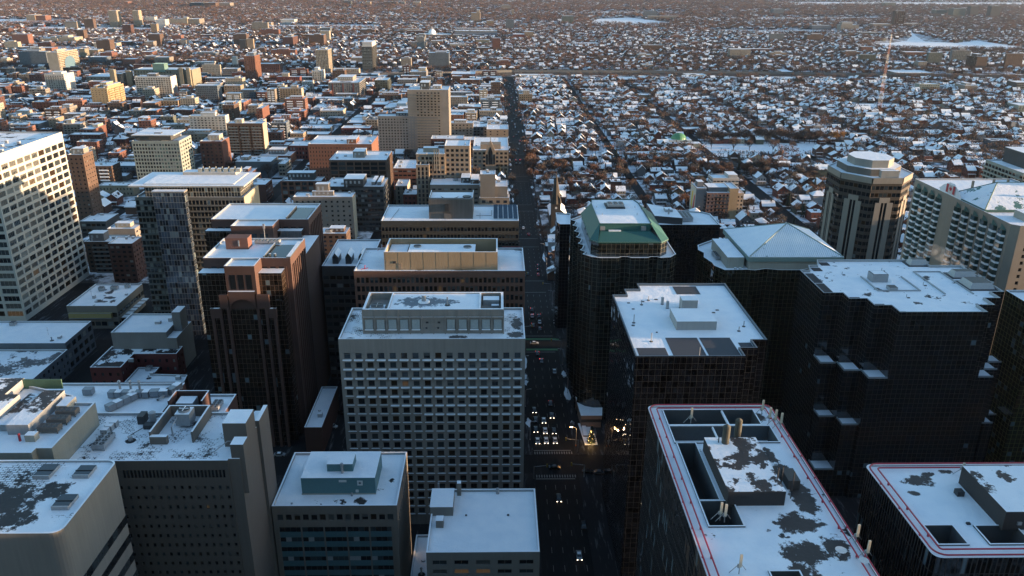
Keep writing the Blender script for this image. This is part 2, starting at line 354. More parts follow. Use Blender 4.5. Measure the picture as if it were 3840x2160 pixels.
def gear(root,x0,x1,y0,y1,z,n):
    """roof equipment: boxes, vents, stacks"""
    if x1-x0<2 or y1-y0<2: return
    for i in range(n):
        x,y=rnd.uniform(x0,x1),rnd.uniform(y0,y1); k=rnd.random()
        if k<.35:
            m=MB(); a,b,h=rnd.uniform(1,2.6),rnd.uniform(1,2.2),rnd.uniform(.8,1.8); a=min(a,x1-x0); m.box(x,x+a,y,y+b,z,z+h,0); m.box(x+.1,x+a-.1,y+.1,y+b-.1,z+h,z+h+.15,2); m.build('ventilation_unit',[METAL,DKMETAL,SNOW],root)
        elif k<.5 and x1-x0>6:
            m=MB(); fan_unit(m,x,y,z,rnd.choice((2,3)),2); m.build('cooling_unit',[METAL,DKMETAL],root)
        elif k<.75:
            m=MB(); h=rnd.uniform(1,2.4); m.cyl(x,y,z,z+h,.28,None,8,0); m.cyl(x,y,z+h,z+h+.3,.45,.3,8,0); m.cyl(x,y,z+.01,z+.05,rnd.uniform(.7,1.3),None,9,1); m.build('vent_pipe',[METAL,TAR],root)
        elif k<.9:
            m=MB(); m.cyl(x,y,z,z+.5,.7,.6,10,0,2); m.build('roof_hatch',[METAL,DKMETAL,SNOW],root)
        else:
            m=MB(); m.tube([(x,y,z),(x,y,z+rnd.uniform(3,6))],.06,5); m.box(x-.6,x+.6,y-.05,y+.05,z+2.5,z+2.6,0); m.build('antenna',[METAL],root)
def rect(x0,x1,y0,y1): return [(x0,y0),(x1,y0),(x1,y1),(x0,y1)]
# ---------------- ground, roads, water ----------------
def groundmat():
    m,nt,b,N,L=new('ground_winter'); P=pos(N)
    f=noise(N,L,P,.035,6,.65); g=noise(N,L,P,.0016,5,.6); f3=noise(N,L,P,.16,4,.7)
    s=mathn(N,L,'ADD',mathn(N,L,'MULTIPLY',f,.7),mathn(N,L,'MULTIPLY',g,.3)); s=mathn(N,L,'ADD',s,mathn(N,L,'MULTIPLY',f3,.25))
    k=ramp(N,L,s,.60,.68)
    c=mixc(N,L,noise(N,L,P,.02,4),(.026,.023,.021),(.06,.048,.04))
    L(mixc(N,L,k,c,(.74,.77,.82)),b.inputs['Base Color']); b.inputs['Roughness'].default_value=.9; return m
GROUND=groundmat()
def asphalt(name='asphalt',c=(.0125,.0125,.0135),slush=.035):
    m,nt,b,N,L=new(name); P=pos(N)
    s=scaled(N,L,P,(1,.12,1)); k=ramp(N,L,noise(N,L,s,.6,5,.7),.55,.8)
    L(mixc(N,L,mathn(N,L,'MULTIPLY',k,slush*3),c,(.30,.31,.33)),b.inputs['Base Color']); L(mathn(N,L,'MULTIPLY_ADD',k,.15,.75),b.inputs['Roughness']); b.inputs['Specular IOR Level'].default_value=.12; return m
ROAD=asphalt(); PAVE=asphalt('pavement_slush',(.02,.02,.022),.25); PAINT=plain('road_paint',(.17,.17,.165),.8); GREENP=plain('green_cycle_paint',(.03,.14,.05),.7)
def struct(name,mb,mat,smooth=False): o=mb.build(name,mat,smooth=smooth); o['kind']='structure'; return o
m=MB(); G=80000; m.face([(-G,-3000,0),(G,-3000,0),(G,G,0),(-G,G,0)]); struct('ground',m,GROUND)
# downtown paving under the blocks
m=MB(); m.face([(-420,60,.004),(420,60,.004),(420,470,.004),(-420,470,.004)]); struct('downtown_paving',m,PAVE)
AVEN=[(23,8.5),(238,6.5),(-200,6.5)]+[(x,4.5) for x in (130,-90,-310,345,-415,453,560,668,-520,-630,775,-740,-850,883,990,-960,-1070,1100,1210)]
CROSS=[272,385,470,560,656,762,868,960]+[1060+100*i for i in range(6)]
m=MB()
for i,(x,w) in enumerate(AVEN):
    y0=60 if i<3 else 480; m.face([(x-w,y0,.012),(x+w,y0,.012),(x+w,1636,.012),(x-w,1636,.012)])
    if i<3:
        x=x; m.face([(x-w+2,1700,.012),(x+w-2,1700,.012),(x+w-2,3400,.012),(x-w+2,3400,.012)])
struct('avenues',m,ROAD)
m=MB()
for y in CROSS:
    w=6.5 if y<480 else 4; xs=[-1300]+sorted([a-b for a,b in AVEN[:3]]+[a+b for a,b in AVEN[:3]])+[1300]
    for a,b in zip(xs[::2],xs[1::2]): m.face([(a,y-w,.012),(b,y-w,.012),(b,y+w,.012),(a,y+w,.012)])
struct('cross_streets',m,ROAD)
# raised pavements with a kerb along the main avenue
m=MB()
ys=[60]+sum([[y-6.5 if y<480 else y-4,y+6.5 if y<480 else y+4] for y in CROSS],[])+[1636]
for a,b in zip(ys[::2],ys[1::2]):
    m.box(10.8,14.5,a,b,0,.13); m.box(31.5,36.5 if a<480 else 35,a,b,0,.13)
struct('pavements',m,PAVE)
# snow heaped along the kerbs
m=MB(); rr=random.Random(3)
for X in (13.6,32.4):
    y=300
    while y<1600:
        l=rr.uniform(4,22); 
        if not any(abs(y+l/2-c)<12+l/2 for c in CROSS):
            wv=rr.uniform(.5,1.6); h=rr.uniform(.3,.7)
            P=[(X+rr.uniform(-.4,.4),y+l*k/6) for k in range(7)]
            for k in range(6):
                a,b=P[k],P[k+1]; wa=wv*math.sin(math.pi*(k+.15)/6.3); wb=wv*math.sin(math.pi*(k+1.15)/6.3) if k<5 else .1
                m.face([(a[0]-wa,a[1],.13),(a[0],a[1],.13+h*wa/wv),(b[0],b[1],.13+h*wb/wv),(b[0]-wb,b[1],.13)]); m.face([(a[0],a[1],.13+h*wa/wv),(a[0]+wa,a[1],.13),(b[0]+wb,b[1],.13),(b[0],b[1],.13+h*wb/wv)])
        y+=l+rr.uniform(2,30)
o=struct('kerb_snow',m,SNOWP,True); o['kind']='stuff'
# painted markings
m=MB()
for x in (18.3,22.05,25.8,29.4):
    y=120
    while y<1500:
        if not any(abs(y+1.5-c)<12 for c in CROSS): m.face([(x-.08,y,.02),(x+.08,y,.02),(x+.08,y+3,.02),(x-.08,y+3,.02)])
        y+=9
for c in CROSS[:8]:
    for yy in (c-10,c+10): m.face([(14.8,yy-.25,.02),(30,yy-.25,.02),(30,yy+.25,.02),(14.8,yy+.25,.02)])
    for k in range(16):
        for yy in (c-8.2,c+8.2): m.face([(15+k,yy-.9,.02),(15.45+k,yy-.9,.02),(15.45+k,yy+.9,.02),(15+k,yy+.9,.02)]) if c in (272,) else None
struct('road_markings',m,PAINT)
m=MB()
for y0 in (378,391): m.face([(15,y0-1.1,.024),(33,y0-1.1,.024),(33,y0+1.1,.024),(15,y0+1.1,.024)])
struct('green_cycle_crossing',m,GREENP)
# motorway and its sound wall
pts=[(-1400,1560),(-800,1590),(-300,1620),(-137,1640),(30,1690),(300,1690),(555,1678),(740,1660),(930,1640),(1500,1600)]
m=MB()
for a,b in zip(pts,pts[1:]): m.face([(a[0],a[1]-14,5.0),(b[0],b[1]-14,5.0),(b[0],b[1]+14,5.0),(a[0],a[1]+14,5.0)]); m.face([(a[0],a[1]-22,0),(b[0],b[1]-22,0),(b[0],b[1]-14,5.0),(a[0],a[1]-14,5.0)])
struct('motorway',m,asphalt('motorway_surface',(.06,.06,.06),.1))
m=MB()
for a,b in zip(pts,pts[1:]):
    for s in (-14.5,0,14.5): m.face([(a[0],a[1]+s,5),(b[0],b[1]+s,5),(b[0],b[1]+s,6.6),(a[0],a[1]+s,6.6)]); m.face([(a[0],a[1]+s,6.6),(b[0],b[1]+s,6.6),(b[0],b[1]+s+.4,6.6),(a[0],a[1]+s+.4,6.6)])
tag(m.build('motorway_barrier',W_('grey')),'long pale concrete barriers along the motorway across the houses','barrier')
def patch(name,pl,mat,z=.03,kind='structure'):
    m=MB(); m.face([(x,y,z) for x,y in pl]); o=m.build(name,mat); o['kind']=kind; return o
LAKE=snow('frozen_lake_snow'); 
patch('frozen_lake',[(1130,2400),(1220,2420),(1340,2450),(1410,2370),(1560,2330),(1600,2760),(1460,2640),(1395,2700),(1487,2940),(1590,3180),(1670,3370),(1645,3390),(1560,3230),(1440,2900),(1352,2733),(1260,2640),(1150,2590)],LAKE)
FIELDS=[[(418,3770),(455,3990),(491,4200),(690,4400),(800,3900),(766,3700),(658,3600),(560,3680)],[(240.6,940),(377,948),(377,900),(330,880),(300,866),(242,868)],[(-1250,2330),(-1000,2350),(-950,2260),(-1150,2240)],[(-560,1560),(-500,1580),(-470,1500),(-530,1480)],
 [(-1800,3300),(-1250,3250),(-1240,3060),(-1780,3080)],[(-2500,3900),(-1900,3850),(-1850,3500),(-2400,3480)],[(-700,2420),(-560,2440),(-560,2330),(-690,2320)],[(-900,3500),(-500,3560),(-450,3330),(-880,3280)],[(1300,4500),(2100,4600),(2000,4300),(1350,4250)],[(800,3300),(1350,3350),(1340,3150),(830,3120)],[(2300,7800),(5200,8200),(5400,7000),(2500,6900)],[(-900,8300),(1200,8800),(1300,7900),(-850,7700)],[(-330,1265),(-285,1275),(-280,1215),(-325,1210)],[(560,5200),(1100,5300),(1150,5000),(600,4980)],[(-235,690),(-212,690),(-212,640),(-240,640)],[(100,560+10),(124,570),(124,640),(104,640)],[(-262,500),(-215,500),(-215,540),(-262,540)]]
for i,f in enumerate(FIELDS): patch('snow_field',f,SNOW,.05)
def inpoly(x,y,pl):
    c=False; n=len(pl)
    for i in range(n):
        (x1,y1),(x2,y2)=pl[i-1],pl[i]
        if (y1>y)!=(y2>y) and x<(x2-x1)*(y-y1)/(y2-y1)+x1: c=not c
    return c
OPEN=FIELDS+[[(1130,2400),(1410,2370),(1560,2330),(1600,2760),(1460,2640),(1590,3180),(1670,3370),(1440,2900),(1150,2590)]]
# ---------------- landmark buildings ----------------
MULL=(.16,.14,.10)
CW_G=curtain('curtain_green_tower',(.008,.010,.010),(.085,.078,.055),1.9,1.9,.05,.045,pale=.004)
CW_B=curtain('curtain_black_tower',(.003,.004,.006),(.022,.024,.025),1.75,1.9,.035,.035,pale=.0)
CW_P=curtain('curtain_olive_tower',(.007,.008,.006),(.11,.10,.055),1.9,1.9,.05,.045,pale=.004)
CW_R=curtain('curtain_ribbed_black',(.003,.003,.004),(.03,.03,.032),.9,3.8,.25,.03)
CW_Z=curtain('curtain_stepped_tower',(.006,.008,.010),(.085,.07,.05),1.75,1.9,.045,.045,pale=.004)
CREAM=wall('cream_panel',(.52,.50,.42)); COPPER=plain('green_copper',(.024,.105,.092),.6); PINKST=wall('pink_granite',(.115,.06,.048)); DKSTEEL=plain('roof_rim_blue',(.07,.10,.13),.5)
BEIGE=wall('beige_precast',(.40,.36,.315),.14,.85,.2)
def part(root,name,mats,fn,smooth=False):
    m=MB(); fn(m); return m.build(name,mats,root,smooth)
# beige tower
t=block('office_tower','large beige precast tower with a grid of square windows beside the avenue','tower',rect(-51.2,9,235,261.3),72,{'t':'p','nw':3.69,'fh':3.33,'wf':.56,'hf':.66,'top':4.4,'bot':4,'rec':.4,'mg':.6},'beige',wallmat=BEIGE,wins=True,sill=True,roof=snow('snow_tower_roof',.10,.11,(.05,.05,.05),tiles=True,spots=[(6.5,249,2.2,7),(-13,238,4,2),(-48,237,1.5,1),(6,240,3,3)]),hvac=0,limit=100)
zr=71.2
def f(m):
    m.box(-43.9,2,240.9,256,zr,zr+6.3,0); 
    m.face([(-35.3,241.5,79.6),(-6.1,241.5,79.6),(-6.1,255.4,79.6),(-35.3,255.4,79.6)],1)
    for x0,x1,y0,y1 in ((-43.9,2,240.7,241.5),(-43.9,2,255.4,256.2),(-43.9,-43.1,241.5,255.4),(1.2,2,241.5,255.4),(-35.9,-35.3,241.5,255.4),(-6.1,-5.5,241.5,255.4)): m.box(x0,x1,y0,y1,zr+6.3,79.9,0,2)
    for i in range(13):
        x=-43.9+i*45.9/12; m.box(x-.18,x+.18,240.5,240.7,zr,79.6,0)
    m.box(-43.9,2,240.45,240.7,76.9,77.3,0,2)
part(t,'plant_room',[BEIGE,snow('snow_helipad',.0,.16,(.10,.12,.14),spots=[(-25.5,248,9.5,6),(-17,248,5,2.6)]),SNOW],f)
for i in range(12):
    x=-43.9+(i+.5)*45.9/12
    if i in (5,6): part(t,'louvre',[DKMETAL],lambda m:(m.box(x-.7,x-.1,240.6,240.68,73,73.6),m.box(x-.5,x+.3,240.6,240.68,75,75.6)))
    else: part(t,'plant_room_window',[plain('pale_shutter',(.30,.34,.34),.5),SNOW],lambda m:(m.box(x-1.25,x+1.25,240.55,240.69,73,76.3),m.box(x-1.4,x+1.4,240.2,240.55,72.7,72.9,1)))
part(t,'cooling_fan',[METAL,DKMETAL,SNOW],lambda m:(m.box(-42.2,-37.2,242.5,247.5,77.5,78.8,0,2),m.cyl(-39.7,245.2,78.8,79.6,2.1,2.1,18,0,1),[m.box(-39.7-1.9,-37.8,245.1,245.3,79.6,79.7,0),m.box(-39.8,-39.6,243.4,247,79.7,79.8,0)]))
part(t,'duct_cowl',[METAL,DKMETAL,SNOW],lambda m:(m.box(-4.8,.6,250,253.6,77.5,79.4,0,2),m.box(-4.8,.8,242,246.5,77.5,77.7,1),m.box(-2,.5,247.5,249,77.5,78.4,0,2)))
part(t,'vent_stack',[METAL,SNOW,DKMETAL],lambda m:(m.cyl(-24.5,248,79.6,80.0,2,1.8,20,1,1),m.cyl(-24.5,248,80,82,.8,.7,12,0,1),m.cyl(-16.5,245,79.6,82.6,.25,.25,8,0,1),m.cyl(-16.5,245,79.6,79.8,1.0,.9,12,2,2)))
# orange office
t=block('office_building','orange brown granite office with a tan walled plant room, behind the beige tower','office',rect(-58,11.2,305,335),70,{'t':'p','nw':1.83,'fh':3.85,'wf':.72,'hf':.64,'top':2.2,'rec':.4,'mg':.6},'orange',wallmat=wall('orange_granite',(.20,.105,.075)),wins=True,glasses=[GL[3],GL[3],GL[1],GL[0]],roof=SNOWP)
def f(m):
    m.box(-46,.1,308.4,309,69.2,76.9,0,2); m.box(-46,.1,326.4,327,69.2,76.9,0,2); m.box(-46,-45.4,309,326.4,69.2,76.9,0,2); m.box(-.5,.1,309,326.4,69.2,76.9,0,2)
    for k in range(9): m.box(-46+k*5.12-.02+.6,-46+k*5.12+.02+.6,308.37,308.4,69.2,76.8,1)
    m.box(-42.5,-41.2,308.3,308.4,72,73,3); m.box(-40.3,-39,308.3,308.4,69.4,72,1)
part(t,'plant_room',[wall('tan_cladding',(.46,.34,.21),.15),W_('tan'),SNOW,DKMETAL],f)
part(t,'plant_deck',[METAL,DKMETAL,SNOW],lambda m:(m.box(-36.8,-9.2,312.2,323.4,70,75.4,1,2),m.cyl(-33.5,320,75.4,75.9,1.6,1.6,16,0,1),m.cyl(-12.5,319,75.4,75.9,1.7,1.7,16,0,1),m.box(-45,-37.5,310,326,74.2,74.5,2,2)))
part(t,'cooling_unit',[METAL,DKMETAL],lambda m:fan_unit(m,-7.5,312,72.5,5,3,1.3,1.5))
part(t,'roof_rail',[plain('red_paint',(.35,.02,.03),.5)],lambda m:(m.tube([(-54,307,70),(-54,309,71)],.15),m.tube([(-55.5,307,70),(-52.5,307.5,70.4)],.15),m.tube([(-52,331,70),(-50,334,71.2),(-40,334,71.2)],.08),m.tube([(2,333,71),(10,333,71)],.08)))
# black office with concrete plant tower
t=block('office_building','long dark glass office with a bare concrete plant tower on its white roof','office',rect(-59.5,11,395,426),64.8,{'t':'p','nw':1.75,'fh':3.9,'wf':.72,'hf':.52,'top':2.6,'rec':.25},'greengrey' if 0 else 'dkgrey',wallmat=wall('dark_bronze_panel',(.065,.067,.06)),wins=True,glasses=[GL[0]])
part(t,'plant_room',[wall('rough_concrete',(.17,.155,.14),.3,.9,.3),SNOW,DKMETAL],lambda m:(m.box(-35.4,-12.7,401.5,404.5,64,74.4,0),m.box(-35.4,-12.7,404.5,420,64,73.4,0,1),m.box(-35.4,-35,404.5,420,73.4,74.6,0,1),m.box(-13,-12.7,404.5,420,73.4,74.6,0,1),m.cyl(-25,411,73.4,73.7,4.5,4.5,18,2,1),m.cyl(-16,410,73.4,73.9,2.2,2.2,16,2),m.box(-27,-25,400.7,401.5,68,72,2),m.box(-27.5,-24,400.9,401.5,64.2,67,0)))
for i in range(5):
    for j in range(5): part(t,'solar_panel',[plain('solar_panel_glass',(.05,.08,.11),.25),METAL],lambda m:(m.face([(-2+i*2.6,400+j*5,64.6),(.2+i*2.6,400+j*5,64.6),(.2+i*2.6,402.6+j*5,66),(-2+i*2.6,402.6+j*5,66)]),m.box(-1+i*2.6,-.8+i*2.6,402.5+j*5,402.6+j*5,64.1,65.9,1)))
part(t,'roof_pipe',[DKMETAL],lambda m:(m.tube([(-11,405,64.8),(-3,405,64.8),(-3,415,64.8)],.12),m.tube([(-9,402,64),(-9,402,67)],.1),m.tube([(-55,398,64.3),(-53,420,64.3)],.1)))
# green roofed tower
lowp=[(38.3,308),(41.8,306.6),(49,306.6),(50.5,308),(53,308),(54.5,306.6),(61,306.6),(62.5,308),(65,308),(66.5,306.6),(70.5,307.4),(73.6,311.5),(73.6,356),(70,366),(42,372),(39,368)]
z=366
while z>314: lowp+=[(35.6,z-2),(34.4,z-4),(36.6,z-6.5)] ; z-=9
lowp+=[(35,311.5)]
t=block('office_tower','dark glass tower with a green copper mansard and flat snowy top beside the avenue','tower',lowp,75,'g','grey',wallmat=CW_G,cope=None,roof=SNOW)
up=[(38.5,313.5),(41.2,309.9),(66.6,309.9),(70,313.8),(70,352),(66,360),(43,360),(38.5,352)]
part(t,'upper_storey',[CW_G],lambda m:m.prism(up,74.3,80.3,0,0))
flat=[(42.1,317.5),(42.4,317.3),(63.5,317.3),(63.9,317.6),(63.9,350),(62.5,356.7),(43.2,356.7),(42.1,350)]
def f(m):
    n=8
    up2=inset(up,-.5)
    m.face([(*p,80.3) for p in up2],0); m.prism(up2,80.3,80.8,0,1)
    for i in range(n):
        j=(i+1)%n
        if i==1: m.face([(*up2[1],80.85),(*up2[2],80.85),(63.5,315.5,83.4),(42.4,315.5,83.4)],0); m.face([(42.4,315.5,83.4),(63.5,315.5,83.4),(63.5,317.3,83.4),(42.4,317.3,83.4)],0); m.face([(42.4,317.3,83.4),(63.5,317.3,83.4),(63.5,317.3,86),(42.4,317.3,86)],0)
        else: m.face([(*up2[i],80.85),(*up2[j],80.85),(*flat[j],86),(*flat[i],86)],2 if i in (6,) else 0)
    m.box(42.5,44.5,316.6,317.2,83.5,85.2,3); m.box(59.5,61.5,316.6,317.2,83.5,85.2,3); m.box(46,51,315.6,316.9,83.4,83.8,1)
part(t,'mansard',[COPPER,SNOW,COPPER,METAL],f)
def f(m):
    m.face([(*p,86.02) for p in inset(flat,.3)],0)
    for i in range(8):
        a,b=flat[i],flat[(i+1)%8]; c,d=inset(flat,.3)[i],inset(flat,.3)[(i+1)%8]; m.face([(*a,86.35),(*b,86.35),(*d,86.35),(*c,86.35)],1); m.face([(*a,85.9),(*b,85.9),(*b,86.35),(*a,86.35)],1)
    for x,y in ((44,343),(61,343),(45,331),(60,331)): m.cyl(x,y,86,86.9,.12,.12,6,2)
part(t,'roof_deck',[SNOW,COPPER,METAL],f)
part(t,'cooling_unit',[METAL,DKMETAL],lambda m:(m.box(48,56.4,341,349.5,86,86.6,1),fan_unit(m,48.8,342,86.2,3,2,2.4,1.1)))
part(t,'podium',[wall('pink_podium',(.26,.19,.16)),DKMETAL,SNOW],lambda m:(m.prism([(36,300),(44.5,300),(46.2,312),(35.1,317)],0,2.5,0),m.prism([(36,300),(44.5,300),(46.2,312),(35.1,317)],2.5,4.2,1),m.prism([(35.7,299.6),(44.8,299.6),(46.5,312),(34.8,317)],4.2,6,0,2)))
# black slab behind it
t=block('office_building','low black glass office with a wide white roof behind the green roofed tower','office',[(76,404.4),(117.7,404.4),(117.7,426),(114,430),(84,436.8),(76,430)],60,'g','black',wallmat=CW_B)
part(t,'plant_room',[DKMETAL,SNOW],lambda m:(m.prism([(84,411),(98,406.5),(98,424),(84,436)],59.2,63,0,1)))
part(t,'cooling_unit',[METAL,DKMETAL,SNOW],lambda m:(fan_unit(m,99,412,59.2,3,6,2,2),m.box(91,95,418,423,63,64.5,0,2),m.cyl(92,414,63,66,.5,.5,8,0)))
block('office_tower','narrow black slab with a small snowy roof left of the green roofed tower','tower',[(31.7,409),(33,405.2),(38.4,405.2),(40.4,426),(32.3,428)],60,'g','black',wallmat=CW_B)
# pyramid roofed tower
pl=[(91.5,321),(89.7,328),(91.2,334),(89.6,338),(91,345),(100,353.3),(140,360),(146,350),(146,314),(134,311.5),(130,313),(127,311.5),(117.6,311.5),(112,313),(107,311.2),(104.3,312),(94.5,311.5),(91.5,317)][::-1]
pl=pl if sum((pl[i][0]-pl[i-1][0])*(pl[i][1]+pl[i-1][1]) for i in range(len(pl)))<0 else pl[::-1]
t=block('office_tower','olive glass tower under a big snowy pyramid roof with green eaves','tower',pl,68,'g','grey',wallmat=CW_P)
part(t,'attic_wall',[CREAM,SNOW],lambda m:(m.box(105.2,143,313.4,352,67,71.2,0),m.box(96.5,103.6,316,342,67.2,72,0,1),m.box(136,143,311.8,313.3,64,67.5,0,1)))
def f(m):
    e=(104.3,144.2,312.6,353); z0,z1=71.2,73.2; m.box(*e,z0,z1,0); m.box(e[0]+.1,e[1]-.1,e[2]+.1,e[3]-.1,z1,z1+.05,1)
    A=(125.3,331,82.5); c=[(e[0]+.5,e[2]+.5,z1+.1),(e[1]-.5,e[2]+.5,z1+.1),(e[1]-.5,e[3]-.5,z1+.1),(e[0]+.5,e[3]-.5,z1+.1)]
    for i in range(4): m.face([c[i],c[(i+1)%4],A],2 if i==0 else 1)
    for i in range(4): m.tube([c[i],A],.28,5,0)
    for k in range(1,46):     # standing seams on the front slope
        u=k/46; x=c[0][0]+(c[1][0]-c[0][0])*u; tt=min(u/( (A[0]-c[0][0])/(c[1][0]-c[0][0]) ),(1-u)/((c[1][0]-A[0])/(c[1][0]-c[0][0])))
        m.tube([(x,c[0][1],c[0][2]+.05),(x,c[0][1]+(A[1]-c[0][1])*tt*.98,c[0][2]+.05+(A[2]-c[0][2])*tt*.98)],.045,4,0)
part(t,'pyramid_roof',[plain('green_grey_eaves',(.17,.25,.235),.55),SNOW,snow('snow_ribbed_roof',.07,.12,(.25,.30,.30))],f)
part(t,'cooling_unit',[METAL,DKMETAL],lambda m:(fan_unit(m,94.5,326,67.2,2,4,1.9,1.2)))
part(t,'roof_vent',[METAL,SNOW],lambda m:(m.cyl(99.5,313.5,67.2,68.2,.7,.6,8,0,1),m.cyl(101.5,313.5,67.2,68.2,.7,.6,8,0,1)))
# black tower with white roof
pl=[(39.4,205.4),(71,205.4),(71,210.9),(76.2,210.9),(76.2,216.5),(80.8,216.5),(80.8,264.3),(49.3,264.3),(49.3,258.9),(44,258.9),(44,253.5),(39.2,253.5)]
t=block('office_tower','black glass tower with a broad snow roof, white roof boxes and dark membrane squares','tower',pl,80,'g','black',wallmat=CW_B,cope=None)
t2=[o for o in t.children if o.name.startswith('roof')][0]; t2.data.materials[1]=DKSTEEL; t2.data.materials[2]=DKSTEEL
for a,b,c,d in ((61.8,70,255.5,263),(40.8,49.3,206.3,212.5),(50.7,60.3,206.3,219.6),(61,70.3,206.3,219.6),(71.8,75.6,212,216)): part(t,'bare_membrane',[plain('membrane_blue_grey',(.045,.05,.06),.8)],lambda m:m.box(a,b,c,d,79.0,79.28,0))
for bb in ((55.3,67.7,225.4,236,79,82.1),(60.2,65.3,240.5,244.6,79,83)): part(t,'roof_box',[wall('white_stucco',(.50,.51,.50),.1),SNOW],lambda m:m.box(*bb,0,1))
for i,(x,y,h) in enumerate(((48,246,1.8),(51,250,1.6),(55,246.5,2.6),(56,243,2.6),(43,231,3),(42.5,229,.4),(77,228,2),(74.5,224.5,1.6),(46,217,3),(58,206.8,3))):
    part(t,'vent_pipe',[METAL,DKMETAL,SNOW],lambda m:(m.cyl(x,y,79.1,79.1+h,.14 if i not in (2,3) else .5,None,8,0),m.cyl(x,y,79.1,79.35,.6,.5,8,1)))
for i in range(14):
    x,y=rnd.uniform(42,78),rnd.uniform(222,262); part(t,'roof_drain',[DKMETAL],lambda m:m.box(x,x+rnd.uniform(.5,1.2),y,y+.5,79.2,79.4))
# stepped black tower
pl=[(137.3,249.5),(137.3,255.7),(131.3,255.7),(131.3,262),(125,262),(125,267.6),(118,267.6),(118,292),(121.7,292),(123.5,298),(127.1,298),(129.4,304.6),(172.2,304.6),(172.2,297.6),(184.8,297.6),(184.8,268.5),(179.8,268.5),(179.8,262.4),(174,262.4),(174,255.9),(167.8,255.9),(167.8,249.5)][::-1]
pl=pl if sum((pl[i][0]-pl[i-1][0])*(pl[i][1]+pl[i-1][1]) for i in range(len(pl)))<0 else pl[::-1]
t=block('office_tower','large dark glass tower with a stepped saw tooth corner and patterned snow roof','tower',pl,75,'g','black',wallmat=CW_Z,roof=snow('snow_patterned',.13,.16),par=.9)
t2=[o for o in t.children if o.name.startswith('roof')][0]; t2.data.materials[1]=COPE
part(t,'roof_box',[METAL,SNOW,DKMETAL],lambda m:(m.box(141.5,147.4,280.5,285,74,77.2,0,2),m.box(142,147,281,284.6,77.2,77.3,1)))
part(t,'vent_dome',[SNOW],lambda m:m.cyl(148.6,280.5,74,75.2,.9,.4,10))
part(t,'roof_hatch',[METAL,DKMETAL],lambda m:m.box(144,147,271.5,274.5,74,75.4,0,1))
for (a,b,c,d) in ((165,172.5,299,303.5),(175,184,285,290),(174.5,183.8,272.5,281)):
    part(t,'skylight',[METAL,DKMETAL],lambda m:(m.box(a-1,b+1,c-1,d+1,74.0,74.35,1),m.face([(a,c,74.3),(b,c,74.3),(b-1,c+1,76.5),(a+1,c+1,76.5)]),m.face([(a,d,74.3),(a,c,74.3),(a+1,c+1,76.5),(a+1,d-1,76.5)]),m.face([(b,c,74.3),(b,d,74.3),(b-1,d-1,76.5),(b-1,c+1,76.5)]),m.face([(b,d,74.3),(a,d,74.3),(a+1,d-1,76.5),(b-1,d-1,76.5)]),m.face([(a+1,c+1,76.5),(b-1,c+1,76.5),(b-1,d-1,76.5),(a+1,d-1,76.5)],1)))
for a,b,c,d in ((119,122.5,269,279),(119,122.5,280,290),(126,130,262.6,265),(132,136,256.4,258.6),(138,140.5,250.2,251.8),(124,127.5,293,296.5),(129.6,133,299.5,303)): part(t,'bare_membrane',[TAR],lambda m:m.box(a,b,c,d,74.12,74.32))
part(t,'roof_kerb',[COPE],lambda m:[m.box(a,b,c,d,74.1,74.55) for a,b,c,d in ((139.5,155.5,271.2,271.6),(139.5,139.9,271.6,286.4),(155.1,155.5,271.6,286.4),(162.6,163,268,292),(173,173.4,268,292),(163,173,291.6,292))])
for i in range(9):
    x,y=rnd.uniform(125,180),rnd.uniform(262,296); part(t,'roof_drain',[DKMETAL,METAL],lambda m:(m.box(x,x+.9,y,y+.5,74.1,74.4,0),m.cyl(x,y+1,74.1,75.3,.12,None,6,1)))
for a,b,c,d,zz in ((117.9,123.5,261,267.6,49.8),(124.2,130.2,255,261.8,49.8),(130.4,137.2,249,255.7,49.8),(118.1,124,256,261,30.5),(124.4,130.9,250,255,30.5),(117,124.3,250,256,11.6),(184.8,189.8,268,274,46.5),(179.8,184.6,262,268,46.5),(174,179.6,256,262,46.5),(184.8,193,268.2,275,23.8),(183,188,262,268,23.8)):
    part(t,'terrace',[CW_Z,SNOW,COPE],lambda m:(m.box(a,b,c,d,0,zz,0,1),m.box(a,b,c-.05,c+.3,zz,zz+.6,2),m.box(a-.05,a+.3,c+.3,d,zz,zz+.6,2)))
block('office_tower','olive glass tower with a snowy top cut by the right edge of the frame','tower',rect(195,222,262,283),70,'g','black',wallmat=curtain('curtain_olive_bright',(.010,.011,.006),(.16,.17,.05),1.9,1.9,.08,.06))
# ---------------- the two ribbed towers with red roof rails ----------------
REDP=plain('red_rail_paint',(.42,.015,.04),.45); DKWALL=plain('dark_roof_wall',(.06,.07,.075),.7)
def rounded(x0,x1,y0,y1,r,n=5):
    out=[]
    for cx,cy,a in ((x1-r,y0+r,-90),(x1-r,y1-r,0),(x0+r,y1-r,90),(x0+r,y0+r,180)):
        for k in range(n+1):
            t=R(a+90*k/n); out.append((cx+r*math.cos(t),cy+r*math.sin(t)))
    return out
def rail(root,x0,x1,y0,y1,z,r=2.5):
    for d in (.35,1.9):
        p=rounded(x0+d,x1-d,y0+d,y1-d,max(.6,r-d)); part(root,'roof_rail',[REDP],lambda m:m.tube([(*q,z+.35) for q in p],.16,6,0,True))
    n=int((y1-y0)/4)
    for k in range(n):
        for x in (x0+.35,x0+1.9,x1-.35,x1-1.9):
            yy=y0+2+k*4; part(root,'rail_post',[REDP],lambda m:m.box(x-.15,x+.15,yy,yy+.3,z-.2,z+.35)) if k%2 else None
Z=85
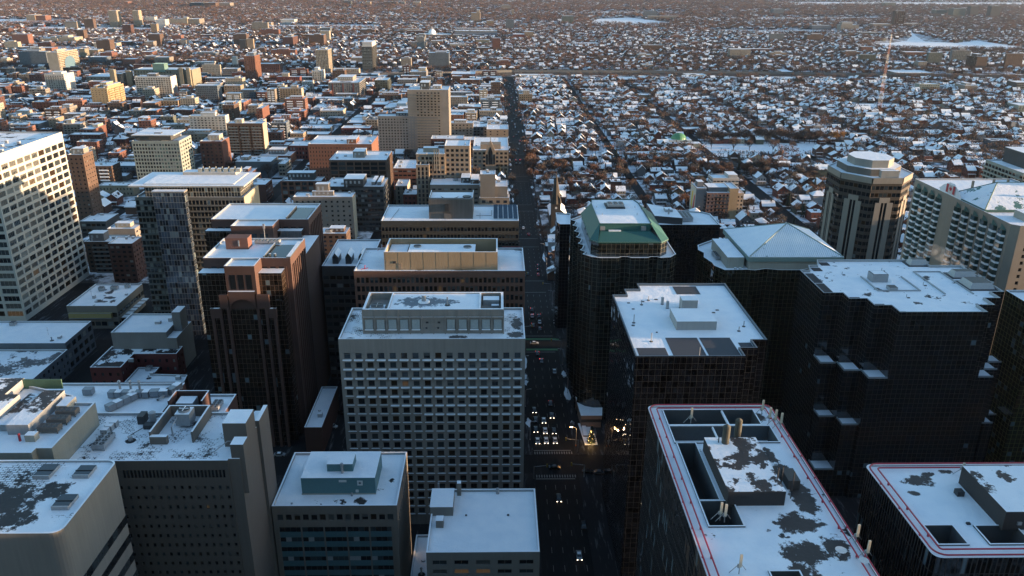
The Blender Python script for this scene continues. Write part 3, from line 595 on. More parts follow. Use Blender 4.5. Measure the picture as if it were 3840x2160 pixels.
t=block('office_tower','black ribbed tower with red rails around a roof crowded with flues and antennas','tower',rounded(35.8,65.5,100,168.3,1.6),Z,'g','black',wallmat=CW_R,par=.25,roof=snow('snow_rail_roof_a',.05,.13,(.03,.024,.022),spots=[(56.8,123.8,5.4,3.8),(55,115.5,5.2,4.2),(60.5,132,3,7),(52.6,110,3.4,4),(61,117,3,4.4),(59,141,2.2,5),(61.5,163,2.2,2.2),(58.5,147,1.5,4)]),cope=None)
rail(t,35.8,65.5,100,168.3,Z)
def pit(root,a,b,c,d,zt,depth,floor=1,wl=DKWALL):
    # walled well standing on the roof: walls around a sunken snowy floor
    def f(m):
        for (p,q,r_,s) in ((a,b,c,c+.35),(a,b,d-.35,d),(a,a+.35,c+.35,d-.35),(b-.35,b,c+.35,d-.35)): m.box(p,q,r_,s,zt-depth,zt+.3,0,2)
        m.face([(a+.35,c+.35,zt-depth+.15),(b-.35,c+.35,zt-depth+.15),(b-.35,d-.35,zt-depth+.15),(a+.35,d-.35,zt-depth+.15)],floor)
    return part(root,'plant_well',[wl,SNOWP,SNOW,TAR],f)
ra=[o for o in t.children if o.name.startswith('roof') and not o.name.startswith('roof_')][0]
# the roof deck with its sunken wells cut out
def deck(root,old,X0,X1,Y0,Y1,z,wells,mats):
    xs=sorted({X0,X1}|{w[0] for w in wells}|{w[1] for w in wells}); ys=sorted({Y0,Y1}|{w[2] for w in wells}|{w[3] for w in wells})
    m=MB()
    for a,b in zip(xs,xs[1:]):
        for c,d in zip(ys,ys[1:]):
            cx,cy=(a+b)/2,(c+d)/2
            if any(w[0]<cx<w[1] and w[2]<cy<w[3] for w in wells): continue
            m.face([(a,c,z),(b,c,z),(b,d,z),(a,d,z)],0)
    for a,b,c,d,dep,fl in wells:
        for p,q in (((a,c),(a,d)),((a,d),(b,d)),((b,d),(b,c)),((b,c),(a,c))): m.face([(*p,z-dep),(*q,z-dep),(*q,z),(*p,z)],1)
        m.face([(a,c,z-dep),(b,c,z-dep),(b,d,z-dep),(a,d,z-dep)],fl)
        for (p,q,r_,s) in ((a-.3,b+.3,c-.3,c),(a-.3,b+.3,d,d+.3),(a-.3,a,c,d),(b,b+.3,c,d)): m.box(p,q,r_,s,z,z+.3,1,2)
    o=m.build('roof_deck',mats,root)
    # take the flat snow face out of the old roof
    me=old.data; import bmesh; bm=bmesh.new(); bm.from_mesh(me); bm.faces.ensure_lookup_table(); fa=max(bm.faces,key=lambda f:f.calc_area()); bmesh.ops.delete(bm,geom=[fa],context='FACES_ONLY'); bm.to_mesh(me); bm.free()
W1=[(39.3,60.5,159.3,166,5,3),(39.3,62.2,152,158.6,3.5,0),(39.6,43.5,131,151.5,6,3),(39.6,46,123,130.5,6,3),(47,52,103,110.5,4,3)]
deck(t,ra,36.3,65,100.5,167.8,Z-.25,W1,[snow('snow_rail_roof_a'),DKWALL,SNOW,TAR])
part(t,'roof_beam',[SNOW],lambda m:(m.box(39.3,60.5,158.7,159.2,84.6,85.2),m.box(53,53.4,159.3,166,84.4,84.9),m.box(49,49.3,152,158.6,84.4,84.9)))
part(t,'plant_room',[plain('dark_plant_wall',(.03,.03,.032),.8),snow('snow_blown',.52,.16,(.035,.028,.027))],lambda m:m.box(44.6,55.8,129.3,149,84.6,88,0,1))
part(t,'flue',[wall('olive_flue',(.10,.10,.08))],lambda m:(m.cyl(52.2,150.2,84.5,91.5,.75,.75,14),m.cyl(52.2,150.2,91.5,92,.75,.2,14)))
part(t,'flue',[wall('olive_flue',(.10,.10,.08))],lambda m:(m.cyl(48.6,146.8,87.5,92,.8,.8,14),m.cyl(48.6,146.8,92,92.5,.8,.2,14)))
for x,y,h in ((47.2,147,2.2),(55.2,133,3),(57.8,131.5,3),(56.5,134,2.5)): part(t,'pipe',[DKMETAL],lambda m:m.tube([(x,y,84.8),(x,y,88+h)],.12,6))
part(t,'plant_box',[plain('brown_box',(.06,.055,.05),.7),SNOW],lambda m:m.box(58.2,60.6,134.5,139,84.7,86.8,0))
0 and part(t,'bare_membrane',[TAR],lambda m:[m.prism([(cx+a*math.cos(q)*(1+.2*math.sin(3*q+cx)),cy+b*math.sin(q)*(1+.2*math.cos(2*q+cy))) for q in [2*math.pi*k/20 for k in range(20)]],84.6,84.82) for cx,cy,a,b in ((56.8,123.8,3.6,2.5),(55,116,3.2,2.7),(60.5,130,2.2,4),(52.6,112,2,2.4),(60.6,117.5,2.2,2.6),(61.5,163,1.6,1.5))])
0 and part(t,'snow_drift',[SNOW],lambda m:[m.prism([(cx+a*s*math.cos(q)*(1+.15*math.sin(3*q)),cy+b*s*math.sin(q)) for q in [2*math.pi*k/24 for k in range(24)]],84.72,84.8+h*0.12) for cx,cy,a,b in ((49,124,4.2,4.5),(48,116,3.5,4.2)) for s,h in ((1,1),(.85,2),(.7,3),(.5,4))],True)
def mast(root,x,y,z,h=4.2):
    part(root,'antenna',[plain('antenna_cream',(.55,.50,.38),.5),METAL],lambda m:(m.box(x-.22,x+.22,y-.14,y+.14,z+h-2.6,z+h,0),m.tube([(x,y+.2,z),(x,y+.2,z+h-.2)],.09,6,1),m.tube([(x,y+.2,z+h*.55),(x-1.6,y+.5,z)],.07,5,1),m.tube([(x,y+.2,z+h*.55),(x+1.5,y+1.2,z)],.07,5,1),m.box(x-.35,x+.1,y+.2,y+.5,z+1.2,z+1.9,1)))
for x,y in ((44.5,160),(62.6,160),(63.6,159),(64.4,157.5),(65,117.8),(65,113.4),(42,124.6),(42.7,124),(41.5,110),(62,163.5)): mast(t,x,y,84.8)
part(t,'satellite_dish',[plain('dish_white',(.6,.6,.58),.4),METAL],lambda m:(m.cyl(60.5,114.2,85,86.2,.12,None,6,1),m.cyl(60.5,114,86.2,86.6,.2,1.0,12,0),m.cyl(63.5,111.5,86,86.4,.2,.9,12,0)))
t=block('office_tower','black ribbed tower with red rails and square dark wells in its open snow roof','tower',rounded(77.3,125,113.6,143,1.6),Z,'g','black',wallmat=CW_R,par=.25,cope=None)
ra=[o for o in t.children if o.name.startswith('roof') and not o.name.startswith('roof_')][0]
deck(t,ra,77.8,124.5,114.1,142.5,Z-.25,[(80,85.2,117.4,122.6,6,3),(89.5,97,117.4,122.4,4,3)],[snow('snow_rail_roof_b',.0,.06,(.035,.03,.028),spots=[(86.5,137.2,4.2,2.2),(93.8,140.4,2.2,1),(89.5,139.6,1.8,1),(83,133,1.5,1)]),DKWALL,SNOW,TAR])
rail(t,77.3,125,113.6,143,Z)
part(t,'plant_room',[plain('dark_plant_wall',(.03,.03,.032),.8),snow('snow_blown_b',.36,.2,(.04,.035,.034)),METAL],lambda m:(m.box(94,112,121.5,136.5,84.6,88.8,0,1),m.box(96.5,97.3,121.2,121.5,86,86.6,2),m.box(96,97.5,135.5,136.6,84.7,88,0)))
0 and part(t,'bare_membrane',[TAR],lambda m:[m.prism([(cx+a*math.cos(q)*(1+.25*math.sin(3*q+cx)),cy+b*math.sin(q)*(1+.2*math.cos(2*q+cy))) for q in [2*math.pi*k/20 for k in range(20)]],84.6,84.82) for cx,cy,a,b in ((86,137,3.6,1.8),(93.8,140.2,1.6,.7),(89,139.5,1.4,.8))])
part(t,'roof_vent',[DKMETAL],lambda m:(m.box(91.2,92.6,131.8,133.2,84.7,85.8),m.box(88.3,89,123,123.5,84.7,85.1)))
mast(t,96,139,84.8,3)
# ---------------- octagonal tower ----------------
oc=(192.3,404.5); ap=18.2; octp=[(oc[0]+ap/math.cos(R(22.5))*math.cos(R(a)),oc[1]+(ap+3)/math.cos(R(22.5))*math.sin(R(a))) for a in range(-112,248,45)]
octp=[(oc[0]+ap/math.cos(R(22.5))*math.cos(R(-112.5+45*k)),oc[1]+ap*1.15/math.cos(R(22.5))*math.sin(R(-112.5+45*k))) for k in range(8)]
t=block('apartment_tower','eight sided brown glass tower with pale stone piers, one flank gleaming in the sun','tower',octp,90,{'t':'b','nw':2.2,'fh':3.6,'wf':.85,'hf':.55,'top':3.4,'rec':.3,'pale':.02},'brown',wallmat=wall('bronze_spandrel',(.075,.06,.05)),glasses=None,par=.6)
STONE=wall('pale_stone_pier',(.36,.32,.27),.15)
for k in range(8):
    p,q=Vector(octp[k]),Vector(octp[(k+1)%8]); d=(q-p).normalized(); n=Vector((d.y,-d.x)); L_=(q-p).length
    if n.x*-oc[0]+n.y*-oc[1]<-120: continue
    def f(m):
        P=lambda u,z,o=0:(p.x+d.x*u+n.x*o,p.y+d.y*u+n.y*o,z)
        mb_box(m,P,.3,L_-.3,87.2,90.1,.0,.35,0)
        for a,b in ((L_/2-4.4,L_/2-1.5),(L_/2+1.5,L_/2+4.4)): mb_box(m,P,a,b,0,77.5,0,.4,0)
        mb_box(m,P,L_/2-2.6,L_/2+2.6,77.5,80,0,.4,0); mb_box(m,P,L_/2-.25,L_/2+.25,0,77.5,0,.3,0)
        mb_box(m,P,L_/2-1.5,L_/2-.25,0,77.5,0,.05,1); mb_box(m,P,L_/2+.25,L_/2+1.5,0,77.5,0,.05,1)
    part(t,'stone_pier',[STONE,GL[0]],f)
inn=[(oc[0]+(x-oc[0])*.76,oc[1]+2+(y-oc[1])*.76) for x,y in octp]; in2=[(oc[0]+(x-oc[0])*.55,oc[1]+1+(y-oc[1])*.55) for x,y in octp]
part(t,'penthouse',[wall('grey_penthouse',(.15,.14,.125)),wall('pent_stone',(.34,.33,.30)),SNOW],lambda m:(m.prism(inn,89.3,92.8,0,2),m.prism(in2,92.8,96.6,1,2),m.box(190,199,386.5,389,89.4,93,1,2)))
# ---------------- hotel at the right edge ----------------
t=block('hotel','long pale hotel with stacks of green bay windows and a maple leaf flag sign','hotel',[(251,372),(254,369),(310,369),(310,468),(251,468)],70,{'t':'p','nw':6,'fh':3.5,'wf':.28,'hf':.5,'top':3.5,'rec':.3,'mg':2},'cream',side='n',wallmat=wall('hotel_stucco',(.44,.385,.31),.12),wins=True)
GG=[glass('green_glass',(.02,.05,.045)),glass('green_glass_pale',(.07,.12,.11))]; GSP=plain('green_spandrel',(.07,.15,.13),.5)
bays=[377,384.5,393,401.5,410,418,438,446,454,461.5]
for i,y in enumerate(bays):
    w_=2.9
    def f(m):
        for j in range(19):
            z0=66-3.5*(j+1)
            if z0<0: break
            for a,b,c,d_ in ((y-w_,250.9,y-w_*.6,249.6),(y-w_*.6,249.6,y+w_*.6,249.6),(y+w_*.6,249.6,y+w_,250.9)):
                m.face([(d_ if 0 else b,a,z0),(d_,c,z0),(d_,c,z0+1.1),(b,a,z0+1.1)],0); m.face([(b,a,z0+1.1),(d_,c,z0+1.1),(d_,c,z0+3.5),(b,a,z0+3.5)],rnd.choice((1,1,1,2)))
            m.face([(250.9,y-w_,z0+1.1),(249.3,y-w_*.6,z0+1.1),(249.3,y+w_*.6,z0+1.1),(250.9,y+w_,z0+1.1)],0)
    part(t,'bay_window',[t.children[0].data.materials[0]]+GG,f)
    part(t,'pediment',[GSP],lambda m:(m.face([(251.2,y-w_,66),(249.4,y,66),(249.6,y,69)]),m.face([(249.4,y,66),(251.2,y+w_,66),(249.6,y,69)]),m.face([(251.2,y-w_,66),(249.6,y,69),(251.2,y+w_,66)])))
part(t,'gable_wall',[t.children[0].data.materials[0]],lambda m:m.prism([(251.2,418),(252,418),(252,440),(251.2,440)],69,71,0) or m.face([(251.1,417,71),(251.1,441,71),(251.1,437,74),(251.1,431,76.6),(251.1,426,76.6),(251.1,421,74)][::-1]))
def f(m):
    z0=70.6; A=(270,415,81); 
    c=[(252,396,z0),(305,396,z0),(305,430,z0),(252,430,z0)]
    for i in range(4): m.face([c[i],c[(i+1)%4],(285,413,81) if i in (0,1) else (262,413,81)] if 0 else [c[i],c[(i+1)%4]]+([(290,413,81),(266,413,81)] if i in (0,) else [(290,413,81)] if i==1 else [(266,413,81),(290,413,81)] if i==2 else [(266,413,81)]),1)
    m.box(251.5,305.5,395.5,430.5,69.4,z0,0); m.tube([(252,396,z0),(266,413,81)],.3,5,0); m.tube([(305,396,z0),(290,413,81)],.3,5,0); m.tube([(266,413,81),(290,413,81)],.3,5,0); m.tube([(252,430,z0),(266,413,81)],.3,5,0)
part(t,'hip_roof',[COPPER,snow('snow_copper_roof',.36,.12,(.06,.17,.15))],f)
part(t,'penthouse',[CREAM,SNOW],lambda m:(m.box(262,278,377,388,69,73,0,1)))
for x,y in ((262,428),(276,432),(284,432),(292,402)): part(t,'chimney',[W_('tan')],lambda m:m.box(x,x+1,y,y+1,70,78))
def leaf():
    h=[(0,-1),(.06,-.45),(.5,-.52),(.42,-.3),(.9,.08),(.76,.16),(.84,.5),(.52,.42),(.44,.56),(.2,.28),(.3,.86),(.15,.76),(0,1.05)]
    return h+[(-x,y) for x,y in h[::-1][1:-1]]
def f(m):
    y0,y1,z0,z1=424,433,71,75.6; X=250.7
    def q(a,b,mm,o=0): m.face([(X-o,b,z0),(X-o,a,z0),(X-o,a,z1),(X-o,b,z1)],mm)
    m.box(X,X+.3,y0,y1,z0,z1,0); q(y1-2.2,y1,1,.02); q(y0,y0+2.2,1,.02)
    m.face([(X-.03,428.5-a*1.7,73.3+b*1.8) for a,b in leaf()],1)
part(t,'flag_sign',[plain('flag_white',(.6,.58,.56),.6),plain('flag_red',(.45,.03,.05),.6)],f)
t=block('apartment_tower','tall grey condominium with glass balconies and a dark roof box at the right edge','tower',rect(350,392,518,562),62,'s 4 3.1 .8 .6','palegreen',pents=((.25,.9,.35,.95,10,'dkgrey'),),group=None)
# ---------------- white tower at the left edge ----------------
t=block('office_tower','white gridded tower, its side glowing in low sun with a building shadow across it','tower',rect(-305,-264,417,491.5),92.5,{'t':'p','nw':10,'fh':4.4,'wf':.86,'hf':.68,'top':5.2,'bot':2,'rec':.45,'mg':.4},'white',wallmat=wall('white_precast',(.62,.61,.55),.06,.7,.04),wins=True,glasses=[GL[0],GL[0],GL[1],GL[1],GL[2],BLIND],
  side={'t':'p','nw':7.3,'fh':4.4,'wf':.82,'hf':.66,'top':5.2,'bot':2,'rec':.45,'mg':.4},roof=snow('snow_terrace_roof',.25,.12),hvac=8)
# condo with floating roof
t=block('apartment_tower','glass condominium tower with a projecting window grid bay and a floating white roof','tower',rect(-185.4,-130.2,402,428),75.3,{'t':'p','nw':1.9,'fh':3.1,'wf':.82,'hf':.74,'top':1.4,'rec':.2,'bal':[(.0,.18),(.5,1.)],'bm':0,'bh':.15},'greygreen',wallmat=wall('pale_grey_frame',(.15,.15,.14)),side='n',cope=None,taken=True)
part(t,'side_wall',[wall('cream_flank',(.55,.48,.34),.12)],lambda m:m.box(-130.2,-129.8,402,428,0,75.4))
part(t,'upper_storey',[curtain('curtain_condo_top',(.02,.022,.022),(.34,.33,.29),1.5,2.6,.12,.09)],lambda m:m.box(-181,-132,404.5,427,74.5,80.6))
part(t,'floating_roof',[wall('white_soffit',(.5,.49,.46)),SNOW,METAL],lambda m:(m.box(-187.5,-129,401,432,80.6,81.4,0,1),m.box(-181,-135,404,430,81.4,81.75,0,1),m.box(-168,-140,424,430.5,81.7,83.2,0,1)))
part(t,'window_bay',[curtain('curtain_bay',(.02,.03,.045),(.12,.125,.13),1.45,3.1,.10,.07,pale=.06),SNOW,wall('pale_grey_frame2',(.25,.25,.24))],lambda m:(m.box(-174.4,-158.5,397.6,402,0,78.6,0),m.box(-174.7,-158.2,397.3,402.2,78.6,79.4,2,1)))
for i in range(7): x=-160+i*3.4; part(t,'ventilation_unit',[CREAM,SNOW],lambda m:(m.box(x,x+2,424.6,427,83.2,85,0,1),m.cyl(x+2.5,426,83.2,86,.2,None,6,0)))
# twin granite towers
GV={'t':'v','nw':2.3,'fh':3.8,'wf':.55,'top':3,'rec':.35,'pale':.02}
BLKG=plain('dark_granite_recess',(.04,.03,.028),.6)
def granite(label,X0,X1,Y0,Y1,bx0,bx1,by,wl,wr,wy,z=78.5,zw=74.2,arch=True):
    t=block('office_tower',label,'tower',rect(X0,X1,Y0,Y1),z,{'t':'v','nw':3.2,'fh':3.8,'wf':.7,'top':3.6,'rec':.4,'pale':.0,'mg':2.2,'sp':4},'pink',wallmat=PINKST)
    block('bay','','',rect(bx0,bx1,by,Y0+.0),z,'n','pink',wallmat=PINKST,root=t)
    w_=bx1-bx0
    for k in range(3):
        x=bx0+w_*(.14+k*.27); part(t,'attic_window',[GL[0],PINKST],lambda m:(m.box(x,x+w_*.19,by-.04,by+.02,z-9.6,z-3.6,0)))
    for a,b in ((wl,bx0),(bx1,wr)):
        part(t,'glass_wing',[curtain('curtain_brown_wing',(.012,.009,.007),(.13,.085,.06),1.6,2.1,.05,.04),SNOW],lambda m:m.box(a,b-.01,wy,Y0,0,zw,0,1)) if a<bx0 else part(t,'glass_wing',[curtain('curtain_brown_wing',(.012,.009,.007),(.13,.085,.06),1.6,2.1,.05,.04),SNOW],lambda m:m.box(a+.01,b,wy,Y0,0,zw,0,1))
    if arch:
        def f(m):
            yf=by-1.2; cx=(bx0+bx1)/2
            m.box(bx0-3,bx0+.2,yf,by,z-17,z-11.4,0); m.box(bx1-.2,bx1+4.5,yf,by,z-17,z-11.4,0)
            # arch ring
            r=w_*.44; N_=18; zc=z-18.2; top=z-10
            for k in range(N_):
                a0=math.pi*k/N_; a1=math.pi*(k+1)/N_; p0=(cx+r*math.cos(a0),zc+r*math.sin(a0)); p1=(cx+r*math.cos(a1),zc+r*math.sin(a1))
                m.face([(p1[0],yf,p1[1]),(p0[0],yf,p0[1]),(p0[0],yf,top),(p1[0],yf,top)],0); m.face([(p0[0],yf,p0[1]),(p1[0],yf,p1[1]),(p1[0],by,p1[1]),(p0[0],by,p0[1])],0)
            m.face([(cx-r,yf,top),(cx+r,yf,top),(cx+r,by,top),(cx-r,by,top)],2)
            for x in (bx0-6.8,bx0-3.6,bx0-.6,bx1-.6,bx1+2.6,bx1+5.6): m.box(x,x+1.0,yf-.1,by,0,z-17,0)
            m.box(bx0-7,bx0-3,yf,by,z-21,z-17,0,2); m.box(bx1+3.8,bx1+6.8,yf,by,z-21,z-17,0,2)
            m.box(bx0-6.8,bx1+6.6,by-.25,by-.05,0,z-17.5,1)
        part(t,'arch_frame',[PINKST,curtain('curtain_brown_wing',(.012,.009,.007),(.13,.085,.06)),SNOW],f)
    return t
t=granite('pink granite and dark glass tower with a great arch, nearer of the stepped pair',-114.5,-80.7,296.5,322,-103.4,-92,287,-115,-83.2,291)
part(t,'plant_room',[wall('pink_plant',(.22,.10,.075),.1),METAL],lambda m:(m.box(-109.6,-100.6,309.5,315,77.5,82.4,0),m.box(-104.5,-104,309.3,309.5,79,81.5,1)))
part(t,'lightwell',[DKWALL,GL[0],SNOW],lambda m:(m.box(-91.4,-91,297.4,314.5,77.7,79,0,2),m.box(-91,-81.2,297.4,314.5,77.7,78.0,1),m.box(-82.2,-80.6,296.6,316,78.5,79,0,2),m.cyl(-89,298.5,78,79.6,.5,None,10,0,2),m.cyl(-87,298.5,78,79.6,.5,None,10,0,2)))
part(t,'cooling_unit',[METAL,DKMETAL],lambda m:(fan_unit(m,-100,316,77.6,4,2,1.4,1),fan_unit(m,-94,316,77.6,3,2,1.4,1)))
part(t,'antenna',[METAL],lambda m:(m.tube([(-97,321,78),(-97,321,84)],.12),m.box(-97.4,-96.6,320.8,321.2,83,85)))
part(t,'link_block',[PINKST,SNOW],lambda m:m.box(-113,-81.2,322,350,0,71,0,1))
t=granite('pink granite and dark glass tower, farther of the stepped pair',-129.3,-85.5,350.4,378,-117.2,-98.8,339.8,-131,-88,346.3,arch=False)
part(t,'lightwell',[DKWALL,GL[0],SNOW],lambda m:(m.box(-96,-95.6,352,372,77.7,79,0,2),m.box(-95.6,-87,352,372,77.7,78.0,1)))
# dark office between the granite towers and the orange office
t=block('office_building','dark ribbon windowed office with three gabled roof vents left of the orange brown office','office',rect(-80,-58.5,345,385),58,{'t':'b','nw':3,'fh':3.8,'wf':.8,'hf':.5,'top':4,'rec':.3},'dkgrey',wallmat=wall('dark_taupe',(.085,.08,.08)))
for x in (-76,-70,-64): part(t,'gabled_vent',[DKMETAL,SNOW],lambda m:(m.box(x,x+2.6,350,358,57,60.5,0),m.face([(x-.3,349.6,60.5),(x+1.3,349.6,62.6),(x+1.3,358.4,62.6),(x-.3,358.4,60.5)],1),m.face([(x+1.3,349.6,62.6),(x+2.9,349.6,60.5),(x+2.9,358.4,60.5),(x+1.3,358.4,62.6)],1)))
# ---------------- low blocks on the left ----------------
t=block('office_building','low pale concrete hall with dark roof scars and a lit gallery band','office',rect(-234,-207,406,440),13.5,{'t':'b','nw':3.4,'fh':5,'wf':.85,'hf':.5,'top':3,'rec':.5},'concrete',roof=snow('snow_scarred',.05,.10,spots=[(-221,428,3,3),(-217,420,4,2.4),(-219,414,4,1.6),(-213,415,2,3)]),hvac=10)
part(t,'gallery',[plain('gallery_glass',(.35,.28,.12),.3),METAL],lambda m:(m.box(-233,-210,404.4,406,7,9.6,0),m.box(-233,-210,404.3,404.4,9.6,9.9,1),m.box(-233,-210,404.3,404.4,6.7,7,1)))
for i in range(6): part(t,'awning',[SNOW,METAL],lambda m:m.box(-207,-203.5,409+i*5,412.8+i*5,5,5.4,1,0))
t=block('office_building','blank pale grey box with a small stair tower behind the dark roofed brick shop','office',rect(-184.5,-158.3,352,375),22,'n','concrete',side='p 5 3.4 .12 .2',wallmat=wall('pale_render',(.26,.255,.245)),hvac=2)
part(t,'stair_tower',[wall('pale_render',(.26,.255,.245)),SNOW],lambda m:(m.box(-158.3,-153.8,352,372,0,19,0,1),m.box(-157.8,-153.9,360,368,19,29,0,1)))
t=block('shop_building','white roofed commercial block with piers along the left street','shop',rect(-262,-209,355,382),15,'n','bluegrey',side={'t':'p','nw':5,'fh':4.5,'wf':.7,'hf':.6,'top':1,'rec':.4},hvac=7)
t=block('shop_building','brick shop with a worn grey roof at the far left','shop',rect(-262,-208,318,354.5),12,'n','bluegrey',side={'t':'p','nw':4,'fh':3.6,'wf':.4,'hf':.5,'top':1},roof=snow('snow_half_melted',.46,.06,(.10,.105,.11)),hvac=5)
t=block('shop_building','dark red brick shop with a bare black roof','shop',[(-186,331),(-172,331),(-172,345),(-152,345),(-152,353.5),(-186,353.5)],14,{'t':'p','nw':3.4,'fh':4,'wf':.35,'hf':.4},'dkbrick',wallmat=wall('oxblood_brick',(.14,.03,.03)),roof=snow('snow_black_roof',.58,.12,(.012,.012,.013)),hvac=3)
block('shop_building','low snowy roof with a slanted corner below the dark red brick shop','shop',[(-170,328),(-143,328),(-144,335),(-160,336),(-160,343),(-170,343)],8,'n','dkbrick',hvac=4)
block('warehouse','narrow low building with a long snow roof beside the car park','warehouse',rect(-77.6,-70.6,281,315.5),12,'n','dkbrick',hvac=2)
# white low building by the avenue
t=block('office_building','pale low office with a plain snow roof in the bottom centre beside the avenue','office',rect(-19,11.2,173.4,201.8),38,{'t':'p','nw':5.9,'fh':2.95,'wf':.66,'hf':.5,'top':1.9,'rec':.3,'mg':.6},'white',wallmat=wall('pale_precast',(.30,.285,.255),.08),wins=True,glasses=[GL[0],GL[1]])
for bb in ((-19.3,-12.7,190,199,37,40.2),(-17.2,-15.1,184.6,187,37.2,39.6)): part(t,'stair_box',[wall('pale_precast',(.30,.285,.255),.08),SNOW],lambda m:m.box(*bb,0,1))
part(t,'chimney',[wall('pale_precast',(.30,.285,.255),.08),SNOW],lambda m:m.box(-12,-10.8,199.5,201,37.2,41.5,0,1))
for cc in ((-17.5,200.5,37.5,41,.3),(0,200.5,37.2,39,.5)): part(t,'vent_pipe',[METAL],lambda m:m.cyl(*cc))
part(t,'roof_drain',[DKMETAL],lambda m:(m.cyl(-9,190,37.3,37.5,.3),m.cyl(3,190,37.3,37.5,.35)))
block('shed','low snow covered shed between the two pale offices','shed',rect(-27,-20.5,196,219),8,'n','grey',hvac=2)
# blue teal building
t=block('office_building','pale concrete office with teal spandrel bands and a teal rooftop box','office',rect(-62,-27.7,184.4,211.2),45,{'t':'p','nw':2.28,'fh':3.4,'wf':.72,'hf':.62,'top':2.2,'bot':39.4,'rec':.4,'mg':.8},'concrete',roof=snow('snow_teal_office',.05,.2,(.02,.018,.016),spots=[(-38.3,187.4,2.4,1.9)]),wallmat=wall('weathered_concrete',(.24,.215,.185),.15),wins=True,side={'t':'v','nw':1.6,'fh':3.8,'wf':.5,'top':6,'mg':2,'rec':.3})
TEAL=plain('teal_spandrel',(.055,.125,.145),.45)
def f(m):
    for j in range(11):
        z1=38-j*3.3; m.box(-60.6,-29.2,184.15,184.37,z1-3.3,z1-1.45,0)
part(t,'spandrel',[TEAL],f)
for j in range(11):
    z1=38-j*3.3
    def f(m):
        n=20
        for k in range(n): 
            a=-60.6+k*31.4/n; m.box(a+.04,a+31.4/n-.04,184.2,184.34,z1-1.43,z1-.02,rnd.choice((0,0,1,1,2) if j%2 else (0,0,0,1,3)))
    part(t,'ribbon_window',[GL[0],GL[1],plain('window_blind_pale',(.24,.26,.26),.4),GL[0]],f)
for k in range(6): part(t,'pier',[wall('weathered_concrete',(.24,.215,.185),.15)],lambda m:m.box(-60.9+k*6.28,-60.5+k*6.28,184.0,184.15,0,38.2))
part(t,'plant_room',[plain('teal_panel',(.075,.175,.19),.5),SNOW,CREAM],lambda m:(m.box(-55.1,-34.4,190.8,204.3,44.1,49.6,0,1),m.box(-48.3,-41,194,199.4,49.6,52,0,1),m.box(-55.2,-34.3,190.6,190.8,44.1,44.5,2)))
part(t,'flue',[METAL],lambda m:(m.cyl(-43.9,193.2,49.6,52.2,.35,None,10),m.cyl(-43.9,193.2,52.2,52.8,.5,.4,10)))
part(t,'sign_plate',[plain('plate_white',(.55,.57,.56),.5),plain('leaf_dark',(.03,.05,.07),.5)],lambda m:(m.box(-39.4,-37.9,190.6,190.79,47.2,48.7,0),m.face([(-38.65+a*.5,190.58,47.95+b*.5) for a,b in leaf()],1),m.box(-44.5,-42.4,190.6,190.79,48.3,48.9,0),m.box(-40,-39.2,190.6,190.79,44.9,45.7,0)))
0 and part(t,'snow_hole',[TAR],lambda m:m.prism([(-38.3+1.9*math.cos(q)*(1+.3*math.sin(7*q)),187.4+1.5*math.sin(q)*(1+.3*math.sin(5*q))) for q in [2*math.pi*k/28 for k in range(28)]],44,44.3))
part(t,'vent_pipe',[METAL],lambda m:(m.cyl(-41,190,44.2,45.2,.3),m.cyl(-57,186.5,44.2,44.5,.3)))
# grey concrete office
GRC=wall('grey_concrete_panels',(.155,.135,.115),.12)
t=block('office_building','tall grey concrete office with small square windows and a snowy roof with plant enclosure','office',[(-109,168.6),(-66,168.6),(-66,192.2),(-109,192.2)],70,{'t':'p','nw':1.86,'fh':2.95,'wf':.42,'hf':.40,'top':6.4,'rec':.35},'grey',wallmat=GRC,side='n',wins=True,glasses=[GL[0],GL[0],GL[1]],roof=snow('snow_office_roof',.14,.2,tiles=True))
part(t,'slot_windows',[GL[0]],lambda m:[m.box(-91.8+k*.9,-91.35+k*.9,168.5,168.62,65.2,67.3) for k in range(28)])
part(t,'stair_tower',[wall('pale_concrete_panels',(.20,.175,.15),.1),SNOW],lambda m:(m.box(-66,-63.2,169,192.4,0,70.2,0,1),m.box(-69,-63.1,176,183,69,76,0,1),m.box(-65.2,-62,169.3,173,60,74,0,1),m.box(-63.5,-62.4,184,192.4,0,72,0,1)))
part(t,'plant_enclosure',[wall('pale_concrete_panels',(.20,.175,.15),.1),SNOW],lambda m:(m.box(-88.6,-88.1,178,191.8,69.2,72.4,0,1),m.box(-78,-77.5,178,191.8,69.2,72.4,0,1),m.box(-88.1,-78,191.3,191.8,69.2,72.4,0,1),m.box(-88.3,-84,177.2,178.4,69.2,71.4,0,1)))
part(t,'cooling_tower',[METAL,DKMETAL,SNOW],lambda m:(m.box(-84.6,-80.8,185,189,70,73.4,0,2),m.cyl(-82.7,187,73.4,74,1.5,1.5,16,0,1),m.box(-83.9,-81.5,186.9,187.1,74,74.15,2),m.box(-82.8,-82.6,185.8,188.2,74,74.15,2),m.tube([(-84,181,69.5),(-84,181,72),(-84,185,72.5)],.2)))
part(t,'cooling_unit',[METAL,DKMETAL],lambda m:fan_unit(m,-101.6,174.2,69.2,2,4,1.6,1.2))
part(t,'ventilation_unit',[METAL,SNOW,DKMETAL],lambda m:[m.box(-102.8+k*.3,-101+k*.3,181.6+k*1.9,183.2+k*1.9,69.2,70.8,0,1) for k in range(3)])
part(t,'control_cabinet',[DKMETAL],lambda m:m.box(-95.5,-93.8,187,190,69.2,71.6,0))
part(t,'exhaust_fan',[METAL],lambda m:(m.cyl(-92,188.5,69.2,72,.9,.8,12),m.cyl(-92,188.5,72,72.3,1.0,.6,12)))
part(t,'pump_set',[DKMETAL],lambda m:(m.box(-93,-89,184.5,186.5,69.2,70.4,0),m.tube([(-93,185,69.6),(-95,181,69.6)],.1)))
